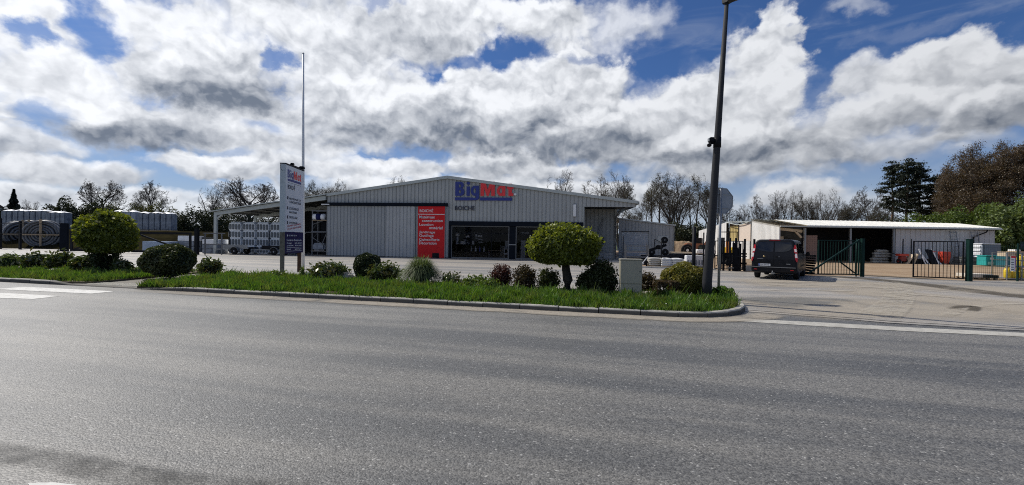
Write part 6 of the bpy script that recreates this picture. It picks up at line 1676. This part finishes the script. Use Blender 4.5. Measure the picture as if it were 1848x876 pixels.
loose_shrub('sparse_shrub', 'small sparse shrub just right of the grass tussock', (796, 836, 488, 516), L_rhodo, 22, 8, .055, 8)
loose_shrub('weed_clump', 'low fresh green weeds between the tussock and the dark red bushes', (832, 886, 500, 521), L_fresh, 40, 20, .05, 9, .1)
loose_shrub('green_weeds', 'very low bright weeds in front of the leftmost dark red bush', (855, 905, 507, 524), L_fresh, 40, 18, .05, 10, .1)
loose_shrub('barberry', 'compact dark red bush, leftmost of the three small bushes by the round tree', (882, 924, 476, 519), L_red, 90, 34, .034, 11, .075, elong=1.7)
loose_shrub('barberry', 'brownish upright bush, middle of the three small bushes by the round tree', (924, 968, 477, 523), L_brown, 80, 30, .038, 12, .08, elong=1.8)
loose_shrub('sparse_shrub', 'open small leaved bush nearest the trunk of the round tree', (968, 1013, 483, 523), L_boxg, 60, 18, .042, 13, .07, elong=1.8)
loose_shrub('dark_bush', 'large dark evergreen bush between the round tree and the beige cabinet', (1060, 1113, 472, 529), L_box, 130, 60, .05, 14, .11, elong=1.7)
loose_shrub('dark_bush', 'low dark leafy bush at the left foot of the large dark bush', (1044, 1075, 489, 526), L_box, 50, 30, .05, 15, .08, elong=1.7)
loose_shrub('sparse_shrub', 'dull small shrub showing behind the beige cabinet', (1152, 1184, 492, 528), L_brown, 50, 26, .045, 16, .08)
ball_shrub('clipped_block', 'low boxy clipped hedge block with brown top right of the cabinet', (1180, 1228, 506, 538), L_clip, 9000, .034, 17, .02, sq=.45, depth=.8)
ball_shrub('privet_bush', 'round yellow green bush behind the dark post and street lamp', (1198, 1287, 477, 537), L_privet, 15000, .045, 18, .10)
loose_shrub('weeds', 'tall weeds around the foot of the stop sign post', (1284, 1325, 520, 537), L_grass, 30, 14, .06, 19, .08)
loose_shrub('weeds', 'scattered weeds at the left tip of the main verge', (470, 520, 488, 503), L_fresh, 24, 10, .05, 20, .1)
# left verge
loose_shrub('grassy_shrub', 'pale grassy clump at the left picture edge of the verge', (-8, 28, 461, 487), L_grassclump, 50, 26, .06, 21, .12, elong=4)
loose_shrub('rhododendron', 'low broad leaved shrub left of the ball topped tree, first of the row', (26, 88, 456, 488), L_rhodo, 70, 16, .09, 22, .14)
loose_shrub('rhododendron', 'low broad leaved shrub in the middle of the left verge row', (78, 128, 455, 489), L_rhodo, 60, 16, .09, 23, .14)
loose_shrub('rhododendron', 'low dark shrub next to the trunk of the ball topped tree', (118, 166, 461, 491), L_rhodo, 50, 15, .085, 24, .13)
loose_shrub('sparse_shrub', 'thin shrub between the ball topped tree and the round bush', (196, 232, 464, 493), L_rhodo, 26, 10, .075, 25, .1)
ball_shrub('round_bush', 'big dark rounded bush at the end of the left verge by the path', (232, 345, 442, 502), L_boxg, 17000, .055, 26, .07)
loose_shrub('small_shrub', 'small leafy shrub standing alone right of the big rounded bush', (348, 398, 467, 496), L_rhodo, 45, 16, .075, 27, .11)

def round_tree(name, lb, px, trunk, m, seed, n, leaf, zb=.085, flat=-.45, skirt=None):
    """clipped tree: px crown x0 x1 top bottom, trunk x, foot y, half width in px"""
    q = G(trunk[0], trunk[1], zb); D = q.y; k = D/800
    t = thing(name, lb, 'tree', (q.x, q.y, zb))
    z0, z1 = P(trunk[0], px[3], D).z-zb, P(trunk[0], px[2], D).z-zb
    cx = ((px[0]+px[1])/2-trunk[0])*k; rx = (px[1]-px[0])/2*k*fore(trunk[0])*.93
    Pn, d = shell_points(n, rx, rx*.92, (z1-z0)*.52, .06, seed, .5, flat)
    Pn[:, 2] += z0+(z1-z0)*.40; Pn[:, 0] += cx
    Pn[:, 2] = np.maximum(Pn[:, 2], z0-.05+.12*rng.random(n))
    obj('crown', leaf_mesh('crown', Pn, leaf, m, 1.5, d, .8), t)
    # upright young shoots along the top
    top = Pn[(rng.random(n) < .05)]; top = top+d[:len(top)]*0; sh_ = np.repeat(top, 5, axis=0)+rng.normal(size=(len(top)*5, 3))*.045; sh_[:, 2] += .05; ctr = np.array([[cx, 0, z0+(z1-z0)*.35]]); sh_ = ctr+(sh_-ctr)*(1+.06*rng.random((len(sh_), 1)))
    obj('young_shoots', leaf_mesh('young_shoots', sh_, leaf*.95, m, 1.8), t)
    r = trunk[2]*k; b = MB(); pts = [(0, 0, -.1), (.03, 0, z0*.35), (-.04, .02, z0*.75), (-.06, 0, z0+.12)]
    b.path(pts, [r*1.35, r*1.0, r*.85, r*.8], 10)
    for i in range(9):
        a = i/9*6.283; e = (cx+math.cos(a)*rx*.65, math.sin(a)*rx*.6, z0+(z1-z0)*random.uniform(.25, .6)); mm = (cx*.4+math.cos(a)*rx*.28, math.sin(a)*rx*.25, z0+.18)
        b.path([(-.05, 0, z0-.12), mm, e], [r*.5, r*.35, r*.12], 6)
    b.build('trunk', M_bark2, t)
    return t, q, k
round_tree('round_tree', 'small tree clipped into a wide yellow green dome on a dark bent trunk', (949, 1084, 403, 474), (1023, 524, 9), L_topi, 31, 30000, .075)
t, q, k = round_tree('ball_topped_tree', 'yellow green ball topped tree on the left verge with ivy covered trunk', (129, 259, 379, 453), (187, 491, 8), L_topi, 33, 30000, .085)
Pn, d = shell_points(5000, .50, .45, .92, .18, 5, .5); Pn[:, 2] += .75; Pn[:, 2] = np.maximum(Pn[:, 2], .03)
obj('ivy', leaf_mesh('ivy', Pn, .065, L_box, 1.4, d, .8), t)

def rock(lb, px, yb, w, h, m=M_stone):
    q = G(px, yb, .085); bm = bmesh.new(); bmesh.ops.create_icosphere(bm, subdivisions=2, radius=.5); r = random.Random(int(px))
    for v in bm.verts: v.co = Vector((v.co.x*w*r.uniform(.88, 1.1), v.co.y*w*.8*r.uniform(.88, 1.1), v.co.z*h*r.uniform(.85, 1.1)+h*.3))
    b = MB(); b.add([v.co for v in bm.verts], [[v.index for v in f.verts] for f in bm.faces]); bm.free(); tag(b.build('stone', m, None, (q.x, q.y, .085)), lb, 'stone')
rock('dark grey stone between the big leaved shrub and the clipped round bush', 621, 506, .75, .42)
rock('flat pale stone lying right of the cabinet base', 1172, 531, .45, .12)
rock('flat stone in front of the boxy hedge block', 1160, 534, .34, .10, M_conc2)
rock('small pale stone under the low shrubs of the left verge', 100, 491, .6, .2)
MB().bar((0, 0, 0), (-.35, .1, .36), .05, .04).build('dead_branch', M_conc2, None, G(633, 504, .1)); tag(bpy.data.objects['dead_branch'], 'bare pale dead branch beside the clipped round bush', 'branch')
t = thing('path_edging', 'dark timber edging board lying at the right end of the path', 'board', G(405, 499, .03), rad(-10)); MB().bbox(-.5, .62, 0, .14, 0, .10, .01).build('board', M_stone, t)

# ------------------------------------------------------------------ trees
def grow(segs_, tips, r, p, d, Lb, rad0, lev, st):
    n = st['n'][lev]; pts = [p]; dirs = [d]
    for i in range(n):
        d = d+r.normal(size=3)*st['wob'][lev]; d[2] += st['up'][lev]; d = d/np.linalg.norm(d)
        p = p+d*Lb/n; pts.append(p); dirs.append(d)
    end = st['end'][lev]
    for i in range(n):
        a, c = rad0*(1-(1-end)*i/n), rad0*(1-(1-end)*(i+1)/n)
        segs_.append((pts[i], pts[i+1], max(a, st['rmin']), max(c, st['rmin'])))
    if lev == st['levels']-1:
        tips.append(pts[-1]); tips.append(pts[-2]); return
    k = st['kids'][lev]
    for j in range(k):
        f = st['t0'][lev]+(1-st['t0'][lev])*(j+r.random())/k; x = f*n; i = min(int(x), n-1); q = pts[i]+(pts[i+1]-pts[i])*(x-i); dd = dirs[i+1]
        az = (j*2.4+r.uniform(-.6, .6)); ax = np.cross(dd, [math.cos(az), math.sin(az), .3]); ax = ax/np.linalg.norm(ax)
        ang = rad(r.uniform(*st['ang'][lev])); nd = dd*math.cos(ang)+np.cross(ax, dd)*math.sin(ang)
        LL = Lb*st['ratio'][lev]*(1.15-st['fall'][lev]*f)*r.uniform(.75, 1.2)
        grow(segs_, tips, r, q, nd, LL, max(rad0*(1-(1-end)*f)*st['rk'][lev], st['rmin']), lev+1, st)
OAK = dict(levels=5, n=[5, 6, 4, 3, 2], wob=[.06, .22, .25, .25, .3], up=[.02, .06, .05, .03, .03], end=[.6, .3, .3, .4, .5], kids=[10, 9, 7, 9], t0=[.42, .22, .15, .1], ang=[(28, 66), (30, 65), (30, 65), (25, 60)], ratio=[1.05, .48, .46, .42], fall=[.40, .5, .45, .4], rk=[.50, .55, .55, .5], rmin=.016)
TALL = dict(levels=5, n=[9, 5, 4, 3, 2], wob=[.05, .16, .22, .25, .3], up=[.04, .12, .08, .05, .03], end=[.12, .3, .3, .4, .5], kids=[15, 6, 6, 6], t0=[.40, .25, .2, .15], ang=[(28, 60), (25, 55), (28, 60), (25, 60)], ratio=[.42, .48, .48, .5], fall=[.72, .5, .45, .4], rk=[.38, .5, .55, .5], rmin=.014)
FORK = dict(levels=5, n=[4, 7, 4, 3, 2], wob=[.08, .15, .24, .26, .3], up=[.02, .13, .08, .05, .03], end=[.7, .25, .3, .4, .5], kids=[7, 8, 7, 6], t0=[.35, .2, .2, .15], ang=[(18, 45), (28, 55), (28, 60), (25, 60)], ratio=[1.75, .36, .48, .5], fall=[.25, .45, .45, .4], rk=[.6, .45, .55, .5], rmin=.014)
def tree_proto(st, H, r0, seed, buds=None, nbud=0, bsize=.12, trunk_len=.5, env=(.60, .42, .36)):
    """returns trunk mesh and crown meshes for a tree about H high; crown scaled to fit exactly H and a known width"""
    r = np.random.default_rng(seed); segs_, tips = [], []
    grow(segs_, tips, r, np.zeros(3), np.array([0, 0, 1.]), H*trunk_len, r0, 0, st)
    zmax = np.percentile([s[1][2] for s in segs_], 99.0); f = H/zmax
    segs_ = [(a*f, c*f, x, y) for a, c, x, y in segs_]; tp = np.array(tips)*f
    w = np.percentile(np.hypot(tp[:, 0], tp[:, 1]), 80)*2
    cz, rzu, rzd = env
    keep = []
    lump = r.uniform(0, 6.28, 4)
    for s in segs_:
        x, y, z = s[1]; a_ = math.atan2(y, x); k = 1+.07*math.sin(3*a_+lump[0])+.06*math.sin(5*a_+z*.9+lump[1])+.05*math.sin(z*1.7+lump[2])
        e = math.hypot(x, y)/(w*.5); v_ = (z/H-cz)/(rzu if z/H > cz else rzd)
        if s[2] > .10 or e*e+v_*v_ < k: keep.append(s)
    segs_ = keep
    tp = np.array([p_ for p_ in tp if (math.hypot(p_[0], p_[1])/(w*.5))**2+((p_[2]/H-cz)/(rzu if p_[2]/H > cz else rzd))**2 < 1.05])
    w = w*1.0
    thick = [s for s in segs_ if s[2] > .055]; thin = [s for s in segs_ if s[2] <= .055]
    tm = seg_mesh('trunk', thick, 7, M_bark); cm_ = seg_mesh('crown', thin, 3, M_twig); bm_ = None
    if buds is not None:
        Pn = np.repeat(tp, nbud, axis=0)+r.normal(size=(len(tp)*nbud, 3))*.28
        bm_ = leaf_mesh('buds', Pn, bsize, buds, 1.5)
    return tm, cm_, bm_, H, w
PROTOS = {'oak1': tree_proto(OAK, 12, .34, 1, env=(.62, .40, .30)), 'oak2': tree_proto(OAK, 12, .33, 2, env=(.62, .40, .30)), 'oak3': tree_proto(OAK, 12, .30, 3, L_bud, 1, .06),
          'tall1': tree_proto(TALL, 16, .30, 4, trunk_len=.95, env=(.58, .42, .42)), 'tall2': tree_proto(TALL, 16, .24, 5, L_bud, 1, .06, trunk_len=.95, env=(.58, .42, .42)), 'tall3': tree_proto(TALL, 16, .22, 6, L_olive, 1, .07, trunk_len=.95, env=(.58, .42, .42)),
          'fork1': tree_proto(FORK, 14, .36, 7, L_bud, 1, .055, .28, (.60, .40, .44)), 'fork2': tree_proto(FORK, 14, .34, 8, trunk_len=.28, env=(.60, .40, .44))}
def bare_tree(lb, px, yt, D, wpx, proto, rot, group, zb=0, name='bare_tree'):
    tm, cm_, bm_, H, w = PROTOS[proto]
    q = P(px, yt, D); h = q.z-zb; W_ = wpx/800*D*fore(px)*1.12
    t = thing(name, lb, 'tree', (q.x, D, zb), rot, group)
    obj('trunk', tm, t); obj('crown', cm_, t)
    if bm_ is not None: obj('buds', bm_, t)
    t.scale = (W_/w, W_/w, h/H)
    return t
GL = 'bare trees behind the left yard'
bare_tree('spreading bare tree above the ball topped tree, leftmost of the big bare trees', 186, 318, 82, 84, 'oak1', .4, GL, 1.5)
bare_tree('bare tree above the grey pallets on the bank, second big one from the left', 279, 329, 82, 86, 'oak2', 2.0, GL, 1.5)
bare_tree('small bare tree left of the big domed one above the canopy', 388, 326, 85, 56, 'fork2', 1.0, GL)
bare_tree('big domed bare tree rising above the left canopy roof', 450, 315, 78, 104, 'oak1', 3.4, GL)
bare_tree('low bare tree between the two trees above the canopy', 424, 350, 88, 60, 'oak2', 4.4, GL)
bare_tree('bare tree just right of the totem sign above the canopy roof', 575, 327, 95, 66, 'oak3', 1.2, GL)
bare_tree('bare tree with denser top between totem sign and warehouse roof', 608, 323, 95, 56, 'oak3', 5.0, GL)
bare_tree('bare treetop peeping over the left slope of the warehouse roof', 716, 319, 110, 60, 'oak3', 2.6, GL)
bare_tree('thin bare sapling above the left hand pallets', 62, 362, 100, 40, 'fork2', .6, GL, 1.5)
bare_tree('thin bare sapling near the spruce at the far left', 46, 358, 100, 30, 'fork2', 2.6, GL, 1.5)
GC = 'bare trees behind the warehouse and annex'
bare_tree('rounded bare tree above the right roof slope, left of the wide one', 1016, 302, 95, 58, 'fork2', .5, GC)
bare_tree('wide bare tree above the right roof slope of the warehouse', 1090, 304, 90, 92, 'fork1', 2.2, GC)
bare_tree('bare tree at the right edge of the wide one, above the eaves', 1118, 318, 92, 60, 'oak3', 3.2, GC)
bare_tree('greenish low bare tree just past the warehouse eaves', 1140, 372, 80, 50, 'oak3', 1.9, GC)
for px, yt, D, w, pr, rot, lb in ((1166, 340, 80, 26, 'tall1', .3, 'very thin bare tree left of the tall cluster behind the annex'), (1176, 322, 78, 36, 'tall2', 1.3, 'slim tall tree, first of the cluster above the annex roof'), (1189, 307, 76, 50, 'tall2', 2.0, 'tall dark trunked tree in the left part of the annex cluster'),
                                  (1216, 304, 76, 84, 'fork1', .9, 'broad tallest tree with many limbs in the middle of the annex cluster'), (1228, 312, 80, 60, 'fork2', 4.1, 'tree with leaning limbs just right of the broadest annex tree'), (1246, 330, 82, 34, 'tall1', 2.7, 'slim bare tree right of the broad annex trees'),
                                  (1259, 310, 77, 46, 'tall2', 3.3, 'tall tree left of the street lamp pole in the annex cluster'), (1270, 316, 79, 42, 'tall3', 5.1, 'tall tree half hidden by the street lamp pole'), (1290, 322, 80, 60, 'fork1', 5.6, 'tree whose branches spread right of the street lamp pole'), (1205, 335, 84, 40, 'tall1', 1.1, 'thin tree between the two thickest annex trees')):
    bare_tree(lb, px, yt, D, w, pr, rot, GC)
GR = 'bare trees behind the storage shed'
for px, yt, D, w, pr, rot, lb in ((1319, 358, 95, 52, 'oak2', .2, 'dark crooked bare tree just right of the stop sign plate'), (1342, 366, 95, 40, 'fork2', 1.2, 'low bare tree above the ochre shed'), (1364, 348, 95, 28, 'tall1', 2.2, 'slender bare tree above the white gable of the shed'), (1376, 362, 95, 40, 'fork2', 3.2, 'low bare tree right of the slender one above the white gable'),
                                  (1405, 342, 88, 52, 'fork2', 4.0, 'bare tree above the first open shed bay, left of the greener one'), (1428, 337, 88, 62, 'fork1', 5.0, 'greenish broad tree above the shed roof, left of centre'), (1449, 346, 90, 46, 'oak3', .7, 'slanting tree above the shed roof between two rounder ones'), (1466, 350, 90, 36, 'fork2', 1.5, 'narrow bare tree left of the round headed one above the shed'),
                                  (1488, 335, 86, 66, 'fork1', 2.4, 'round headed tree with upright limbs above the dark shed bay'), (1515, 364, 92, 52, 'oak3', 3.1, 'low brownish tree right of the round headed one'), (1540, 362, 92, 56, 'oak3', 4.2, 'low brownish tree left of the pale grey one by the pines'), (1574, 338, 92, 84, 'oak2', 5.3, 'pale grey bare tree just left of the dark pines'), (1590, 372, 86, 60, 'oak3', .1, 'olive low tree at the foot of the dark pines')):
    bare_tree(lb, px, yt, D, w, pr, rot, GR)

def pine(lb, px, yt, D, wpx, seed, group, nb=30, f0_=.46):
    q = P(px, yt, D); H = q.z; W_ = wpx/800*D*fore(px); r = np.random.default_rng(seed)
    t = thing('pine_tree', lb, 'tree', (q.x, D, 0), 0, group)
    sg_ = []; pts = [np.array([0, 0, 0.])]
    for i in range(8): pts.append(pts[-1]+np.array([r.normal()*.12, r.normal()*.12, H*.97/8]))
    for i in range(8): sg_.append((pts[i], pts[i+1], .30*(1-i/9), .30*(1-(i+1)/9)))
    cl = []; 
    for i in range(nb):
        f = f0_+(.98-f0_)*(i/nb); z = H*f; a = i*2.4+r.uniform(-.5, .5); x = f*8; k = min(int(x), 7); b0 = pts[k]+(pts[k+1]-pts[k])*(x-k)
        env = math.sin(min(1, (1.05-f)/.5)*math.pi/2)**.8*min(1, .62+.38*(f-f0_)/.16)
        L = W_*.5*env*r.uniform(.5, 1.15); e = b0+np.array([math.cos(a)*L, math.sin(a)*L, L*r.uniform(-.05, .28)])
        sg_.append((b0, (b0+e)/2+np.array([0, 0, -.1]), .07, .05)); sg_.append(((b0+e)/2+np.array([0, 0, -.1]), e, .05, .02))
        for s in np.linspace(.5, 1.0, 3): cl.append((b0+(e-b0)*s+r.normal(size=3)*.15, .38+.34*r.random()))
    cl.append((pts[-1]+np.array([0, 0, .1]), .6))
    Pn = np.concatenate([c+r.normal(size=(95, 3))*np.array([[s, s, s*.30]])*.66 for c, s in cl])
    obj('trunk', seg_mesh('trunk', sg_, 6, M_pinebark), t); obj('crown', leaf_mesh('crown', Pn, .12, L_pine, 2.6), t)
GP = 'dark pines right of the shed trees'
pine('dark pine with bare lower trunk, leftmost of the pine group', 1617, 289, 74, 58, 41, GP, 24, .50)
pine('tallest dark pine in the middle of the pine group', 1637, 285, 72, 66, 42, GP)
pine('dark pine with tufted top right of the tallest pine', 1667, 291, 74, 66, 43, GP, 26, .42)
pine('broad dark pine sloping down to the right of the pine group', 1692, 314, 72, 92, 44, GP, 34, .30)
pine('low dark pine between the pines and the brown tree', 1712, 338, 70, 74, 45, GP, 30, .30)

# big brown budding tree at the right
PROTOS['beech'] = tree_proto(dict(OAK, kids=[13, 9, 8, 8], t0=[.22, .2, .15, .1], ratio=[1.0, .5, .48, .45]), 17, .5, 12, L_copper, 7, .10, env=(.50, .50, .50))
bare_tree('huge brown budding tree rising above the bushes at the right', 1792, 256, 62, 200, 'beech', 1.0, None, name='brown_tree')
bare_tree('brown budding tree behind the huge one, slightly lower on its left', 1764, 280, 68, 150, 'beech', 2.4, None, name='brown_tree')
bare_tree('second brown budding tree at the right picture edge', 1880, 250, 58, 150, 'beech', 3.9, None, name='brown_tree')
bare_tree('lower brown budding tree between the pines and the huge brown tree', 1735, 322, 64, 100, 'beech', 5.2, None, name='brown_tree')

def bush_mass(name, lb, px0, px1, yt, D, zb, m, n, leaf, seed, depth=1.2, cat='bush', group=None, lump=.2, elong=1.5):
    a, c = P(px0, yt, D), P(px1, yt, D); w = c.x-a.x; h = a.z-zb
    t = thing(name, lb, cat, ((a.x+c.x)/2, D, zb), 0, group); r = np.random.default_rng(seed); P_ = []; dd = []
    k = max(3, int(w/max(h, 1)*2.2)); per = n//k
    for i in range(k):
        x = (i+.5)/k*w-w/2; hh = h*r.uniform(.78, 1.02); rr = max(w/k*.85, h*.32)
        pn, d = shell_points(per, rr, depth, hh*.5, lump, seed*31+i, .5); pn += np.array([[x+r.normal()*.1, r.uniform(-.5, .5)*depth, hh*.5]]); P_.append(pn); dd.append(d)
    Pn = np.concatenate(P_); Pn[:, 2] = np.maximum(Pn[:, 2], .05)
    obj('foliage', leaf_mesh('foliage', Pn, leaf, m, elong, np.concatenate(dd), .85), t)
    sg_ = []; stems(sg_, (0, 0, 0), Pn[::max(1, len(Pn)//24)][:24], .06, .02, .2); obj('stem', seg_mesh('stem', sg_, 4, M_bark), t)
    return t
HG = 'dark hedges behind the left yard'
bush_mass('dark_hedge', 'tall dark hedge behind the gate pillar and ball topped tree', 102, 192, 362, 68, 2.2, L_hedge, 16000, .14, 51, 1.6, 'hedge', HG)
bush_mass('dark_hedge', 'dark hedge behind the pallets on the bank', 188, 312, 366, 70, 2.2, L_olive, 14000, .13, 52, 1.5, 'hedge', HG)
bush_mass('dark_hedge', 'dark hedge between the bank pallets and the canopy', 306, 400, 374, 66, .5, L_hedge, 16000, .14, 53, 1.8, 'hedge', HG)
bush_mass('dark_hedge', 'dark hedge seen under the canopy roof behind the insulation', 385, 530, 384, 74, .2, L_hedge, 18000, .14, 54, 1.8, 'hedge', HG)
bush_mass('low_thicket', 'low twiggy thicket on the bank between the pallet rows', 52, 112, 378, 80, 2.2, L_bud, 3000, .10, 55, 1.2, 'thicket')
# spruce far left
q = P(25, 342, 104); t = thing('spruce_tree', 'small dark pointed spruce at the far left above the pallets', 'tree', (q.x, 104, 1.5))
H = q.z-1.5; r = np.random.default_rng(61); z = r.random(9000)**1.25*H; rr = (1-z/H)*2.9*(.65+.35*np.abs(np.sin(z*2.6)))*np.sqrt(r.random(9000)); a = r.uniform(0, 6.283, 9000)
obj('crown', leaf_mesh('crown', np.column_stack([np.cos(a)*rr, np.sin(a)*rr, z]), .2, L_pine, 2.2), t); MB().tube((0, 0, 0), (0, 0, H*.9), .16, .03).build('trunk', M_bark, t)
bush_mass('dark_hedge', 'dark evergreen clump beside the far left spruce', -10, 36, 372, 100, 1.5, L_pine, 6000, .2, 62, 2, 'hedge')
# thickets behind annex and excavators
bush_mass('undergrowth', 'dark undergrowth at the foot of the tall trees behind the annex', 1205, 1300, 398, 74, 0, L_olive, 12000, .15, 63, 2, 'undergrowth')
bush_mass('undergrowth', 'dark undergrowth left of the excavator at the edge of the dirt', 1212, 1262, 408, 70, 0, L_hedge, 7000, .15, 64, 1.4, 'undergrowth')
t = thing('earth_heap', 'brown heap of earth between the annex and the excavators', 'heap', (P(1228, 440, 66).x, 66, 0))
bm = bmesh.new(); bmesh.ops.create_grid(bm, x_segments=26, y_segments=14, size=1)
for v in bm.verts:
    e = max(0, 1-(v.co.x**2+v.co.y**2)); v.co = Vector((v.co.x*5, v.co.y*3, e*2.0+random.uniform(-.1, .12)*e))
b = MB(); b.add([v.co for v in bm.verts], [[v.index for v in f.verts] for f in bm.faces]); bm.free(); b.build('soil', M_gravel, t)
# green bushes behind the shed at the right
bush_mass('green_bush', 'fresh green bushes showing over the right half of the shed roof', 1652, 1745, 374, 58, 0, L_fresh, 16000, .15, 71, 2, 'bush')
bush_mass('green_bush', 'mid green bushes below the brown tree behind the shed end', 1735, 1830, 372, 57, 0, L_fresh, 15000, .15, 72, 2, 'bush')
bush_mass('dark_hedge', 'dark green hedge past the right end of the shed', 1790, 1900, 392, 52, 0, L_hedge, 15000, .14, 73, 1.6, 'hedge')
bush_mass('dark_hedge', 'dark hedge filling the foot of the pines', 1600, 1700, 392, 66, 0, L_hedge, 12000, .16, 74, 1.6, 'hedge')
t = bush_mass('pale_conifer', 'pale feathery conifer at the right picture edge behind the gas bottles', 1806, 1900, 360, 47, 0, L_conifer, 16000, .16, 75, 1.6, 'tree', None, .3, 2.4)
# far wood beyond the fields: one mass nobody could count
Pn = np.column_stack([rng.uniform(-420, 420, 26000), rng.uniform(230, 260, 26000), rng.random(26000)**1.3*9])
Pn[:, 2] *= .75+.35*smooth_noise(Pn[:, 0], Pn[:, 1]*0, .06, 9)
o = obj('far_wood', leaf_mesh('far_wood', Pn, 1.5, L_hedge, 1.3)); o['kind'] = 'stuff'
